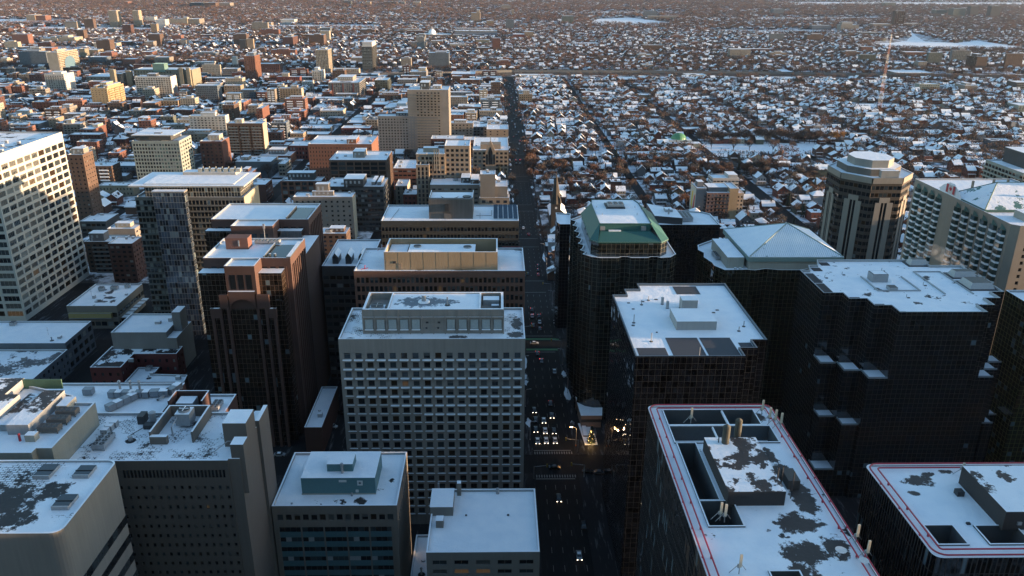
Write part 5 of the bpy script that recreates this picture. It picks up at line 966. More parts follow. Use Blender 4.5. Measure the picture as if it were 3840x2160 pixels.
('apartment_tower', 'tan tower left of the far rail yard', 74.7, 87.6, 4400.5, 4430.5, 36.7, 'x', 'x', 'tan', ''),
('apartment_building', 'red apartment block beside the stadium', 50.9, 87.8, 2694.9, 2744.9, 16.8, 'x', 'x', 'red', ''),
('apartment_building', 'tan apartment block right of the red one', 91.6, 119.6, 2767.9, 2807.9, 20.4, 'x', 'x', 'tan', ''),
('apartment_building', 'small tan block standing right beside the avenue', 33.0, 53.4, 1239.1, 1255.1, 18.6, 's2 3 3 .5 .5', 'n', 'tan', 'pents=((.3,.8,.3,.8,5),)'),
('warehouse', 'long white sheet metal hall in front of the motorway', 35.3, 109.5, 1592.4, 1615.2, 8.4, 'v 8 6 .1', 'n', 'white', ''),
('office_building', 'white office box with a flat roof beside the motorway', 367.0, 406.4, 1589.2, 1624.9, 9.9, 'b 4 3.6 .8 .5', 'n', 'white', ''),
('warehouse', 'small beige hall beyond the motorway, left', 129.7, 150.7, 1739.0, 1755.0, 5.1, 'n', 'n', 'beige', ''),
('warehouse', 'grey flat hall near the motorway', 165.2, 197.7, 1571.3, 1596.7, 5.6, 'n', 'n', 'grey', ''),
('apartment_building', 'dark flats near the motorway beneath bare trees', 231.4, 265.3, 1541.7, 1591.7, 6.4, 'p 4 3 .4 .4', 'n', 'dkgrey', ''),
('school_building', 'long dark brick school with a white rim', 138.8, 187.9, 1335.6, 1354.5, 8.8, 'p 4 3 .4 .5', 'n', 'dkbrick', 'cope=1'),
('warehouse', 'pale flat roofed hall in the middle of the houses', 246.1, 277.7, 1474.9, 1497.5, 6.1, 'n', 'n', 'beige', ''),
('office_building', 'tan hall right of the long dark brick school', 230.2, 249.7, 1319.9, 1339.9, 7.1, 'n', 'n', 'tan', ''),
('apartment_building', 'dark brick flats with a flat white roof above the green dome', 235.0, 257.1, 1005.9, 1024.2, 6.2, 'p 4 3 .4 .4', 'n', 'dkbrick', ''),
('office_building', 'small hall with a bright white roof by the second avenue', 201.2, 220.4, 1064.0, 1100.3, 2.0, 'n', 'n', 'brown', ''),
('school_building', 'long dark school wing far right of centre', 617.0, 733.8, 2189.2, 2212.6, 13.4, 'p 6 4 .5 .5', 'n', 'dkbrick', ''),
('school_building', 'pale school roof in the far houses', 220.4, 299.5, 2437.0, 2497.3, 7.0, 'n', 'n', 'beige', ''),
('office_tower', 'tall dark brown tower rising by the lake', 1714.2, 1755.8, 3605.5, 3635.5, 65.0, 'v 9 4 .6', 'n', 'brown', ''),
('office_building', 'ribbed cream hall at the foot of the dark brown tower', 1757.6, 1832.8, 3610.1, 3650.1, 14.3, 'x', 'x', 'cream', ''),
('office_tower', "dark blue grey office far out above the lake's left", 1545.3, 1604.3, 4708.1, 4758.1, 36.8, 'x', 'x', 'bluegrey', ''),
('office_tower', 'flat grey green block on the right skyline', 2918.7, 3002.1, 6338.4, 6398.4, 35.3, 'x', 'x', 'greygreen', ''),
('apartment_tower', 'left one of the two slim dark towers at right', 2659.5, 2706.5, 4712.4, 4752.4, 58.1, 'x', 'x', 'dkgrey', ''),
('apartment_tower', 'right one of the two slim dark towers at right', 2668.1, 2719.5, 4527.1, 4567.1, 63.5, 'x', 'x', 'dkgrey', ''),
('apartment_tower', 'pale grey green block left of the slim dark towers', 2469.8, 2538.2, 4541.0, 4591.0, 49.4, 'x', 'x', 'greygreen', ''),
('apartment_tower', 'hazy blue green block left of the pale one', 2490.5, 2552.3, 4757.8, 4807.8, 34.7, 'x', 'x', 'greygreen', ''),
('office_building', 'beige office with white roof box left of the brown tower', 1339.6, 1410.6, 3253.9, 3293.9, 24.0, 'x', 'x', 'beige', 'pents=((.1,.7,.3,.8,10),)'),
('office_building', 'beige hall left of the dark brown tower', 1565.0, 1643.6, 3479.5, 3519.5, 17.7, 'x', 'x', 'beige', ''),
('office_building', 'long low hall on the lake shore', 1300.2, 1387.7, 2983.8, 3013.8, 11.9, 'x', 'x', 'stone', ''),
('office_tower', 'grey blue glazed block on the left of the lake', 862.8, 907.6, 2636.4, 2646.4, 25.6, 'x', 'x', 'bluegrey', ''),
('office_building', 'blue grey hall behind the lakeside trees', 1262.2, 1339.1, 3347.4, 3377.4, 17.1, 'x', 'x', 'bluegrey', ''),
('office_building', 'low cream hall on the lakeside', 1159.7, 1226.1, 2893.3, 2913.3, 9.9, 'x', 'x', 'cream', ''),
('apartment_tower', 'grey balconied tower south of the lake, left of the pair', 1078.0, 1122.9, 1951.3, 1961.3, 30.7, 's 4 3 .6 .5', 'n', 'grey', 'pents=((.4,.7,.3,.8,5),)'),
('apartment_tower', 'brown balconied tower, right of the pair south of the lake', 1060.5, 1084.5, 1814.6, 1856.0, 27.6, 'n', 's 4 3 .6 .5', 'brown', 'pents=((.2,.7,.3,.8,5),)'),
('apartment_tower', 'grey green block left of the pair south of the lake', 996.4, 1028.5, 1900.4, 1911.0, 28.8, 'p 4 3 .3 .4', 'n', 'greygreen', ''),
('apartment_building', 'long orange brick block by the lake trees', 1043.7, 1101.5, 2106.3, 2136.3, 13.5, 'p 4 3 .4 .5', 'n', 'orange', ''),
('apartment_building', "orange brick block at the lake's near shore", 992.6, 1023.4, 2252.7, 2272.7, 15.6, 'p 4 3 .4 .4', 'n', 'orange', ''),
('apartment_building', 'dark grey green block below the orange brick block', 854.8, 893.4, 1941.7, 1951.7, 20.8, 's 4 3 .5 .5', 'n', 'greygreen', ''),
('apartment_building', 'short beige block below the grey green block', 934.9, 953.1, 1820.2, 1840.2, 16.0, 'p 4 3 .3 .4', 'n', 'beige', ''),
('apartment_building', 'large brown flats at the right edge', 1127.1, 1165.2, 1817.4, 1823.9, 34.1, 'p 4 3 .3 .4', 'n', 'brown', ''),
('apartment_building', 'pale green flats with balconies right of the radio mast', 727.6, 762.7, 1399.7, 1416.7, 16.8, 's 4 3 .5 .5', 'p 6 3 .2 .3', 'palegreen', ''),
('office_building', 'wide flat snowy roof behind the pale green flats', 814.7, 840.9, 1490.9, 1560.9, 1.8, 'n', 'n', 'dkgrey', ''),
('apartment_building', 'beige flats right of the wide snowy roof', 808.0, 830.0, 1401.6, 1435.0, 14.3, 'p 4 3 .3 .4', 'n', 'beige', 'pents=((.3,.7,.3,.8,3),)'),
('office_building', 'blue grey hall with three white gables', 815.6, 835.9, 1345.6, 1367.4, 6.5, 'p 4 3 .3 .4', 'n', 'bluegrey', ''),
('apartment_building', 'dark balconied block at the right edge', 912.2, 946.4, 1424.2, 1454.2, 17.1, 's 4 3 .6 .5', 'n', 'dkgrey', ''),
('apartment_building', 'pale striped block at the right edge below the dark one', 766.7, 792.2, 1180.2, 1210.2, 12.3, 's 4 3 .6 .5', 'n', 'palegreen', ''),
('apartment_building', 'long brick row with pinkish snow roof, left half', 497.6, 524.1, 995.7, 1013.6, 5.0, 'p 4 3 .3 .4', 'n', 'dkbrick', ''),
('apartment_building', 'long brick row with pinkish snow roof, right half', 525.4, 560.8, 996.1, 1017.7, 5.0, 'p 4 3 .3 .4', 'n', 'dkbrick', ''),
('community_hall', 'long white roofed hall at the foot of the mast', 539.1, 619.7, 1209.9, 1251.6, 3.7, 'n', 'n', 'white', ''),
('apartment_building', 'brick hall in front of the long brick row', 470.1, 488.5, 962.2, 982.2, 3.0, 'n', 'n', 'dkbrick', ''),
('office_building', 'boxy grey hall with white roof at right', 578.5, 604.6, 926.4, 942.3, 7.6, 'p 4 3 .4 .4', 'n', 'bluegrey', ''),
('warehouse', 'small white roof beside the motorway', 594.4, 618.6, 1707.6, 1763.0, 1.0, 'n', 'n', 'white', ''),
('warehouse', 'long white roof on the near side of the motorway', 524.2, 594.7, 1583.2, 1620.9, 2.8, 'n', 'n', 'white', ''),
('shopping_hall', 'shopping hall with a lit sign beyond the motorway', 830.3, 908.8, 1698.0, 1758.0, 4.0, 'n', 'n', 'beige', ''),
('apartment_building', 'dark brick hall left of the golden tree', 427.8, 447.3, 961.7, 971.9, 8.4, 'n', 'n', 'dkbrick', ''),
('hotel', 'big orange brick hotel with a grid of small windows', -174.5, -116.0, 738.6, 782.6, 38.0, 'p 2.7 3.6 .30 .5', 'n', 'orange', "pents=((.6,.75,.1,.5,4),),wins=1,gear=7,scol='orange'"),
('office_building', 'dark glass office with brown piers and a white roof', -137.4, -90.7, 650.2, 687.6, 42.0, 'v 6.5 3.6 .84', 'v 7 3.6 .5', 'brown', "pents=((.38,.58,.3,.7,5,'beige'),),top=1"),
('office_building', 'dark glass office stepped around white roof terraces', -129.2, -85.4, 588.7, 616.9, 35.0, 'b 2.4 3.7 .9 .55', 'b 2.4 3.7 .9 .55', 'dkgrey', "pents=((.33,.66,.0,.6,6,'dkgrey'),(.78,.84,.2,.9,2.5,'grey'),(.88,.94,.2,.9,2.5,'grey')),gear=4"),
('office_building', 'brown office with orange piers and a dark roof box', -183.8, -149.4, 668.7, 684.3, 20.0, 'v 5.5 3.6 .72', 'v 5.5 3.6 .5', 'orange', "pents=((.15,.8,.35,.95,6,'dkgrey'),)"),
('apartment_tower', 'beige apartment block with a pale blind flank', -147.5, -104.8, 565.1, 579.1, 33.1, 'p 4 3.3 .35 .4', 'n', 'beige', "pents=((.36,.58,.5,.95,8),(.3,.66,.4,.6,3)),scol='palegreen',gear=5"),
('apartment_tower', 'tan tower with a crown of slim white fins', -64.9, -42.0, 636.9, 658.9, 50.0, 'p 3.2 3.8 .7 .6', 'n', 'tan', 'fins=1'),
('apartment_tower', 'taller tan wing with a flagpole right of the finned tower', -42.3, -22.1, 639.1, 665.1, 56.0, 'p 3.6 3.8 .6 .55', 'n', 'tan', ''),
('apartment_tower', 'front bay tower of the tan complex with three piers', -64.8, -54.5, 631.9, 639.9, 42.0, 'v 3.5 3.8 .55', 'n', 'tan', ''),
('apartment_tower', 'tan tower with a pointed arch gable beside the avenue', -24.0, 10.9, 776.2, 846.2, 25.1, 'p 4.2 3.8 .6 .55', 'p 4.2 3.8 .6 .5', 'tan', 'gothic=1'),
('office_building', 'grey concrete office with snow roof left of the avenue', -52.7, -13.9, 614.9, 643.0, 30.0, 'p 5 3.7 .55 .4', 'n', 'concrete', "pents=((.62,.8,.3,1.,4,'dkgrey'),(.82,.98,.2,.9,3,'brown')),gear=2"),
('office_building', 'pale concrete stair tower of the grey office', -13.3, -1.5, 608.0, 622.0, 40.0, 'n', 'n', 'concrete', ''),
('office_building', 'pale concrete terrace right of the stair tower', -13.8, 7.9, 609.5, 631.1, 30.0, 'n', 'n', 'concrete', ''),
('office_building', 'low tan front building at the avenue corner', -13.9, 9.4, 605.8, 617.6, 22.0, 'p 6 4 .5 .5', 'n', 'tan', ''),
('office_building', 'low red brick block with a snow garden roof', -94.4, -73.6, 718.2, 755.6, 20.0, 'b 4 4 .8 .4', 'n', 'brick', ''),
('apartment_building', 'cream bay windowed house on a red brick base', -86.8, -76.7, 667.8, 692.8, 16.0, 'v 4 4 .3', 'n', 'cream', ''),
('house', 'red brick house with white hip roof left of the finned tower', -77.9, -66.8, 646.9, 665.4, 14.0, 'p 4 4 .4 .5', 'n', 'red', ''),
('apartment_building', 'brick flats with a long grey roof box', -246.8, -214.4, 826.7, 856.4, 8.8, 'p 3 3 .4 .5', 'p 3 3 .4 .5', 'orange', "pents=((.25,.75,.3,.8,5,'grey'),)"),
('office_building', 'slim cream office right of the blank blue grey wall', -212.9, -206.2, 772.7, 796.8, 12.0, 'b 3 3.2 .8 .5', 'b 3 3.2 .8 .5', 'cream', ''),
('office_building', 'red glazed corner house left of the orange brick hotel', -221.4, -201.4, 851.6, 879.7, 14.4, 'p 3.4 4 .5 .6', 'n', 'red', ''),
('apartment_building', 'tan flats with steep dormers behind the dark towers', -132.3, -122.3, 574.9, 588.9, 8.5, 's2 4 3.2 .5 .5', 'n', 'tan', 'gear=3'),
('office_building', 'small pale office with a slanting snow roof', -119.2, -107.5, 551.0, 604.2, 8.2, 'n', 'b 3 3.3 .8 .5', 'beige', "side='b 3 3.3 .8 .5'"),
('apartment_tower', 'dusky brown tower between the white gridded tower and the stone home', -321.8, -310.5, 600.5, 616.3, 56.1, 'p 3 3.2 .45 .4', 'p 4 3.2 .35 .3', 'brown', "pents=((.1,.9,.3,.8,4,'beige'),)"),
('office_building', 'low dark hall with white railings right of the dusky brown tower', -313.2, -293.7, 583.6, 605.6, 9.3, 'b 4 3.6 .8 .5', 'n', 'dkgrey', ''),
('office_building', 'beige box with a cream roof room beside the condominium tower', -280.5, -260.7, 556.8, 568.9, 11.6, 'n', 'p 5 4 .5 .4', 'beige', "pents=((.2,.75,.4,.9,3,'cream'),),gear=1"),
('apartment_building', 'brown brick flats with a stack of concrete balconies under a grey roof box', -266.3, -242.8, 496.7, 510.9, 21.1, 's3 4 3 .5 .45', 'n', 'brown', "pents=((.1,.5,.2,.7,5,'grey'),)"),
('office_building', 'small green ribbed office against the condominium tower', -241.6, -227.9, 496.6, 503.8, 13.0, 'v 2.2 3.4 .5', 'n', 'greygreen', "pents=((.4,.95,.3,.9,4,'dkbrick'),)"),
('nursing_home', 'low stone home with a snow roof before the dusky brown tower', -350.9, -321.1, 695.0, 708.0, 9.4, 'p 3 3.4 .35 .45', 'n', 'stone', ''),
('office_building', 'plain grey block above the low stone home', -366.0, -351.6, 751.0, 765.7, 4.8, 'n', 'n', 'concrete', ''),
('apartment_building', 'dark brick walk-up right of the brick tower with the white penthouse', -278.7, -256.1, 851.1, 870.3, 12.8, 'p 3.4 3.2 .4 .4', 'n', 'dkbrick', '')]
# ---------------- the middle city, building by building ----------------
for kind,label,x0,x1,y0,y1,z,st,side,col,op in CITY:
    o=eval('dict('+op+')') if op else {}
    z=max(z,4.5); cat={'apartment_building':'apartment block','apartment_tower':'tower','office_building':'office','office_tower':'tower','warehouse':'warehouse'}.get(kind,kind.replace('_',' '))
    kw={}
    if st=='x': kw['wallmat']=farwall('far_facade_'+col,COL[col]); st='x'; side=None
    if o.get('scol'): pass
    pts=rect(x0,x1,y0,y1)
    if side=='n' and 'side' in o and o['side']!='n': side=o['side']
    s=style(st); 
    if st!='n' and s['t'] in 'pvb': s.update(top=1.2 if z<30 else 2,rec=.25,mg=.5)
    if o.get('mg'): s['mg']=o['mg']*(x1-x0); s['bal']=[(0,1)]
    ss=style(side) if side and side!='x' else None
    if ss and ss['t'] in 'pvb': ss.update(top=1.2,rec=.25,mg=.5)
    if o.get('glass')=='green': kw['glasses']=[GL[0],GL[1],GG[0],GG[1],GG[1],GL[2]]
    if s.get('bal') and col in ('grey','dkgrey','brown','dkbrick'): s['bm']=3; 
    dark=rnd.random()
    rf=o.get('rf') or (SNOW if dark<.6 else SNOWP)
    t=block(kind,label,cat,pts,z,s,col,side=ss,roof=rf,pents=o.get('pents',()),wins=bool(o.get('wins')),hvac=o.get('gear',(3 if z>9 and y0<1400 else 0)),par=.6,**kw)
    if o.get('scol'):
        xs=x1 if (x0+x1)/2<0 else x0; part(t,'flank_panel',[W_(o['scol'])],lambda m:m.box(xs-(.05 if xs==x0 else -.01),xs+(.05 if xs==x1 else -.01),y0+.3,y1-.3,0,z-1.2)) if ss is None or ss['t']=='n' else None
    if 'cream flank' in label: part(t,'flank_panel',[W_('cream')],lambda m:m.box(x1+.01,x1+.12,y0,y1,0,z))
    if o.get('accent'):
        for k in (1,4,7): part(t,'red_panel',[W_('red')],lambda m:m.box(x0+k*(x1-x0)/9,x0+k*(x1-x0)/9+2,y0-.15,y0-.02,1,z-1.5))
    if o.get('arch'):
        cy,r=(y0+y1)/2,(y1-y0)*.26
        part(t,'arch_glass',[plain('blue_arch_glass',(.10,.17,.22),.2),W_('cream')],lambda m:m.face([(x1+1.6,cy-r,0)]+[(x1+1.6,cy-r*math.cos(math.pi*k/14),z*.42+r*.62*math.sin(math.pi*k/14)) for k in range(15)]+[(x1+1.6,cy+r,0)]))
    if o.get('slab'): part(t,'floating_roof',[W_('white'),SNOW,W_('dkgrey'),GL[1]],lambda m:(m.box(x0+3,x1-8,y0+3,y1-3,z,z+4.5,2),m.box(x0+9,x0+15,y0+2.8,y0+3,z+.5,z+4,3),m.box(x0+.5,x1-4,y0,y1-1,z+4.5,z+5.3,0,1),m.box(x0+18,x0+24,y0+8,y0+12,z+5.3,z+6.3,2,1)))
    if o.get('castle'):
        for a,b,c,d,h in ((x0-30,x0-22,y0-25,y0-17,z+2),(x0-12,x0-4,y0-4,y0+6,z-2),(x1-2,x1+22,y0-22,y0+20,z+2),(x1+2,x1+8,y0-27,y0-21,z+5),(x1+14,x1+20,y0-27,y0-21,z+5)):
            part(t,'stone_tower',[W_('stone'),SNOW],lambda m:(m.box(a,b,c,d,0,h,0,1),[m.box(a+k*(b-a)/5,a+(k+.5)*(b-a)/5,c,c+.8,h,h+2,0) for k in range(5)]))
        part(t,'glass_lantern',[plain('lantern_glass',(.12,.20,.18),.15)],lambda m:m.box((x0+x1)/2-8,(x0+x1)/2+12,y0-3,y0+14,z-4,z+10))
    if o.get('stand'):
        part(t,'seating',[plain('stand_seats',(.12,.15,.20)),METAL,SNOW],lambda m:([m.box(x0,x1,y0-6-k*3,y0-3-k*3,0,z*.8-k*2.2,0,2 if k>3 else 0) for k in range(5)],[m.box(x0+k*(x1-x0)/12,x0+k*(x1-x0)/12+1,y0-1,y0,z,z+9,1) for k in range(13)],m.box(x0,x1,y0-6,y0+12,z+8,z+9,1,2)))
    if o.get('dome'):
        cx,cy=x0+(x1-x0)*.42,(y0+y1)/2
        part(t,'dome',[W_('white'),SNOW],lambda m:[m.cyl(cx,cy,z+16*math.sin(R(15*k)),z+16*math.sin(R(15*(k+1))),13*math.cos(R(15*k)),13*math.cos(R(15*(k+1))),14,1) for k in range(6)]+[m.cyl(cx,cy,z+15.5,z+26,1.5,.2,6,0)])
    if o.get('fins'):
        part(t,'fin',[W_('cream'),SNOW],lambda m:([m.box(x0+(x1-x0)*u,x0+(x1-x0)*u+.7,y0-1,y0-.3,z-14,z+3.5,0) for u in (.62,.70,.78)],m.box(x0-.3,x1+.3,y0-.6,y0,z-1,z,0,1),m.box(x0+5,x1-6,y0+8,y0+15,z-.6,z+3,0,1)))
    if o.get('gothic'):
        cx=(x0+x1)/2
        part(t,'arch_gable',[W_('tan'),GL[0],W_('cream')],lambda m:(m.face([(cx-5,y0-1,0),(cx+5,y0-1,0),(cx+5,y0-1,z-2),(cx,y0-1,z+10),(cx-5,y0-1,z-2)]),m.face([(cx+5,y0-1,z-2),(cx+5,y0+1,z-2),(cx,y0+1,z+10),(cx,y0-1,z+10)]),m.face([(cx-5,y0-1,z-2),(cx,y0-1,z+10),(cx,y0+1,z+10),(cx-5,y0+1,z-2)]),
            m.face([(cx-2,y0-1.1,z-14),(cx+2,y0-1.1,z-14),(cx+2,y0-1.1,z-2),(cx,y0-1.1,z+4),(cx-2,y0-1.1,z-2)],1),m.face([(cx-4.4,y0-1.1,z-14),(cx-2.6,y0-1.1,z-14),(cx-2.6,y0-1.1,z-4),(cx-4.4,y0-1.1,z-4)],1),m.face([(cx+2.6,y0-1.1,z-14),(cx+4.4,y0-1.1,z-14),(cx+4.4,y0-1.1,z-4),(cx+2.6,y0-1.1,z-4)],1),m.box(cx-.3,cx+.3,y0-1.3,y0-1,z+8,z+14,2),m.box(cx-10,cx+10,y0+8,y0+22,z-.6,z+4,0)))
# ---------------- church, mosque, mast, water tower ----------------
t=thing('church','dark stone church spire with a sunlit edge standing beside the avenue','church',(45,598,0)); BOXES.append((38,60,588,650,20))
part(t,'spire',[wall('dark_stone',(.07,.06,.05)),SNOW],lambda m:(m.box(41.5,48.5,594,601,0,20,0),m.cyl(45,597.5,20,43.5,4.4,.05,8,0),[m.cyl(x,y,20,27,1,.05,6,0) for x,y in ((42,594.6),(48,594.6),(42,600.4),(48,600.4))],m.tube([(45,597.5,43),(45,597.5,46)],.12,4)))
part(t,'clock',[plain('clock_white',(.6,.6,.58))],lambda m:m.face([(45+.9*math.cos(q),593.9,17+.9*math.sin(q)) for q in [2*math.pi*k/14 for k in range(14)]]))
part(t,'nave',[wall('dark_stone',(.07,.06,.05)),SNOW],lambda m:(m.box(41,54,601,630,0,9,0),m.face([(40.5,601,9),(47.5,601,15),(47.5,631,15),(40.5,631,9)],1),m.face([(54.5,601,9),(54.5,631,9),(47.5,631,15),(47.5,601,15)],1),m.face([(41,601,9),(54,601,9),(47.5,601,15)])))
t=thing('church','low hall with a ribbed green dome among the houses','church',(214,934,0)); BOXES.append((190,232,920,955,12))
part(t,'dome',[plain('green_dome',(.07,.22,.10),.5),plain('green_dome_ochre',(.25,.24,.05),.5)],lambda m:[m.cyl(214,942,6+7*math.sin(R(15*k)),6+7*math.sin(R(15*(k+1))),9*math.cos(R(15*k)),9*math.cos(R(15*(k+1))),24,0) for k in range(6)])
part(t,'hall',[W_('palegreen'),SNOWP],lambda m:(m.box(200,228,932,955,0,6,0,1),m.box(194,236,920,932,0,4.5,0,1)))
t=thing('radio_mast','tall red and white lattice radio mast rising from the houses at right','mast',(566,1193,0))
def f(m):
    for k in range(24):
        z0,z1=k*4.6,(k+1)*4.6; s0,s1=2.2*(1-k/30),2.2*(1-(k+1)/30); mm=(k//3)%2
        c=[(-1,-1),(1,-1),(1,1),(-1,1)]
        for i in range(4):
            a,b=c[i],c[(i+1)%4]; m.tube([(566+a[0]*s0,1193+a[1]*s0,z0),(566+a[0]*s1,1193+a[1]*s1,z1)],.13,4,mm); m.tube([(566+a[0]*s0,1193+a[1]*s0,z0),(566+b[0]*s1,1193+b[1]*s1,z1)],.06,4,mm); m.tube([(566+a[0]*s1,1193+a[1]*s1,z1),(566+b[0]*s1,1193+b[1]*s1,z1)],.06,4,mm)
    m.tube([(566,1193,110),(566,1193,116)],.2,5,0)
part(t,'lattice',[plain('mast_red',(.42,.16,.10),.5),plain('mast_white',(.6,.55,.5),.5)],f)
t=thing('apartment_building','tan and rose flats with curved balconies and a painted banner wall, behind the black offices','apartment block',(178,630,0))
for (a,b,c,d,zz),stl,cl,wm_ in (((160,168,625,645,25),'n','grey',wall('cool_render',(.20,.22,.24))),((168,186,622,644,22),{'t':'p','nw':3,'fh':3,'wf':.5,'hf':.5,'bal':[(.35,.98)],'bm':2,'bh':.9,'top':.8,'rec':.3},'coral',wall('rose_panels',(.22,.14,.125))),((186,193,622,644,25.5),'n','tan',wall('warm_tan',(.46,.33,.19),.12)),((193,198.5,625,644,21),'p 2.6 3 .5 .5','cream',None)):
    block('x','','',rect(a,b+.02,c,d),zz,stl,cl,root=t,wallmat=wm_)
part(t,'penthouse',[W_('grey'),SNOW],lambda m:m.box(170,186,628,642,21,25,0,1))
part(t,'roof_box',[W_('grey'),SNOW],lambda m:m.box(162,167,632,640,24,28.5,0,1))
part(t,'banner',[plain('banner_cream',(.5,.47,.38)),plain('banner_red',(.45,.06,.04)),plain('banner_yellow',(.6,.42,.05))],lambda m:(m.face([(159.9,644,1),(159.9,626,1),(159.9,626,24.5),(159.9,644,24.5)]),m.face([(159.85,634,6),(159.85,629,3),(159.85,627.6,20),(159.85,631,17)],1),m.face([(159.85,640,8),(159.85,636,5),(159.85,634.5,21),(159.85,639,19)],2)))
block('apartment_building','white terraced block with a stepped snow roof behind the painted banner flats','apartment block',rect(182,204,660,676),25,'b 3 3 .8 .4','white',pents=((.6,.95,.1,.9,3),))
ORD='first second third fourth fifth sixth seventh eighth ninth tenth'.split()+['%dth'%k for k in range(11,900)]
def free(x,y,r,pad=1.5):
    for a,b,c,d,z in BOXES:
        if a-r-pad<x<b+r+pad and c-r-pad<y<d+r+pad: return False
    return True
def hidden(x,y,z,k=None):
    """is the segment from the camera to the point cut by a big block"""
    for a,b,c,d,h in BOXES:
        if h<14 or c>y: continue
        t0,t1=0.,1.
        ok=True
        for p,lo,hi in ((x,a,b),(y,c,d)):
            if abs(p)<1e-6:
                if not lo<=0<=hi: ok=False
                continue
            u,v=lo/p,hi/p
            if u>v: u,v=v,u
            t0=max(t0,u); t1=min(t1,v)
        if not ok or t0>=t1 or t0>.995: continue
        if H+(z-H)*t1<h and t1<1.001: return True
    return False
# ---------------- houses ----------------
HC=dict(red=('red brick',wall('house_red_brick',(.19,.06,.04))),dark=('dark brick',wall('house_dark_brick',(.09,.045,.035))),brown=('brown',wall('house_brown',(.14,.085,.06))),pale=('cream',wall('house_cream',(.40,.35,.27))),grey=('grey',wall('house_grey',(.16,.16,.17))),green=('green sided',wall('house_green',(.07,.10,.08))),white=('white sided',wall('house_white',(.45,.45,.45))))
RS=snow('snow_house_roof',.27,.06,(.05,.042,.04)); SHING=plain('dark_shingle',(.05,.042,.04),.9)
SHAPES=['gabled','hipped','flat roofed','cross gabled','front gabled']
def house_parts(sh):
    """(walls, roof, window) builders in local coordinates; front faces -Y"""
    W=MB(); Rf=MB(); w2,d2,h=4.3,6,6.2
    if sh=='flat roofed': w2,d2,h=5,6.5,7.2
    W.box(-w2,w2,-d2,d2,0,h,0)
    if sh in ('gabled','cross gabled'):   # ridge along y
        r=h+3.4
        W.face([(-w2,-d2,h),(w2,-d2,h),(0,-d2,r)]); W.face([(w2,d2,h),(-w2,d2,h),(0,d2,r)])
        for s in (-1,1):
            q=[(s*(w2+.5),-d2-.5,h-.35),(s*(w2+.5),d2+.5,h-.35),(0,d2+.5,r+.12),(0,-d2-.5,r+.12)]; Rf.face(q if s>0 else q[::-1]); Rf.face([(x,y,z-.25) for x,y,z in (q[::-1] if s>0 else q)],1)
            e=q; Rf.face([e[0],(e[0][0],e[0][1],e[0][2]-.25),(e[1][0],e[1][1],e[1][2]-.25),e[1]],1); Rf.face([e[0],e[3],(e[3][0],e[3][1],e[3][2]-.25),(e[0][0],e[0][1],e[0][2]-.25)],1)
    if sh in ('front gabled','cross gabled'):
        r=h+3.0; y0,y1=(-2.6,3.0)
        if sh=='front gabled': y0,y1=-d2,d2
        W.face([(w2+(.0),y0,h),(w2,y1,h),(w2,(y0+y1)/2,r)]); W.face([(-w2,y1,h),(-w2,y0,h),(-w2,(y0+y1)/2,r)])
        ym=(y0+y1)/2
        for s in (-1,1):
            ye=y0-.5 if s<0 else y1+.5; q=[(-w2-.5,ye,h-.35),(w2+.5,ye,h-.35),(w2+.5,ym,r+.1),(-w2-.5,ym,r+.1)]; Rf.face(q); Rf.face([(x,y,z-.25) for x,y,z in q],1); Rf.face([q[0],q[1],(q[1][0],q[1][1],q[1][2]-.25),(q[0][0],q[0][1],q[0][2]-.25)],1)
    if sh=='hipped':
        r=h+2.8; c=[(-w2-.5,-d2-.5,h),(w2+.5,-d2-.5,h),(w2+.5,d2+.5,h),(-w2-.5,d2+.5,h)]; a,b=(0,-1.8,r),(0,1.8,r)
        Rf.face([c[0],c[1],a]); Rf.face([c[1],c[2],b,a]); Rf.face([c[2],c[3],b]); Rf.face([c[3],c[0],a,b])
        for i in range(4): p,q=c[i],c[(i+1)%4]; Rf.face([(p[0],p[1],h-.3),(q[0],q[1],h-.3),q,p],1)
    if sh=='flat roofed':
        Rf.box(-w2+.3,w2-.3,-d2+.3,d2-.3,h-.2,h+.12,1,0); W.box(-w2,w2,-d2,-d2+.3,h,h+.5,0); Rf.box(-1,1.2,1,3,h+.1,h+1.2,1,0)
    P=MB(); P.box(-w2+.3,w2-.3,-d2-2.2,-d2-.02,2.7,3.05,1,0)
    for x in (-w2+.5,w2-.7): P.box(x,x+.2,-d2-2.1,-d2-1.9,0,2.7,1)
    C=MB(); C.box(w2-1.6,w2-.9,.5,1.3,h+.5,h+3.6,0,1)
    Wi=MB()
    for z0 in (1.0,4.0):
        for x in (-2.9,-.5,1.9): Wi.face([(x,-d2-.03,z0),(x+1.1,-d2-.03,z0),(x+1.1,-d2-.03,z0+1.5),(x,-d2-.03,z0+1.5)])
    Ws=MB()
    for s in (-1,1):
        for z0 in (1.0,4.0):
            for y in (-4,-.5,3): Ws.face([(s*(w2+.03),y,z0),(s*(w2+.03),y+1,z0),(s*(w2+.03),y+1,z0+1.4),(s*(w2+.03),y,z0+1.4)][::s])
    return W,Rf,P,C,Wi,Ws
PROTO={}
def house(sh,ck):
    if (sh,ck) in PROTO: return PROTO[sh,ck]
    W,Rf,P,C,Wi,Ws=house_parts(sh); r=bpy.data.objects.new('house',None); mt=HC[ck][1]; rr=Rf.build('roof',[RS if sh!='flat roofed' else SNOWP,SHING])
    w=W.build('walls',[mt]); p=P.build('porch',[SNOW,W_('white')]); c=C.build('chimney',[W_('dkbrick'),SNOW]); wi=Wi.build('front_windows',[GL[1]]); ws=Ws.build('side_windows',[GL[1]])
    c.parent=rr
    for o in (w,rr,p,wi,ws): o.parent=r
    for o in (w,rr,p,c,wi,ws): sc.collection.objects.unlink(o)
    PROTO[sh,ck]=r; return r
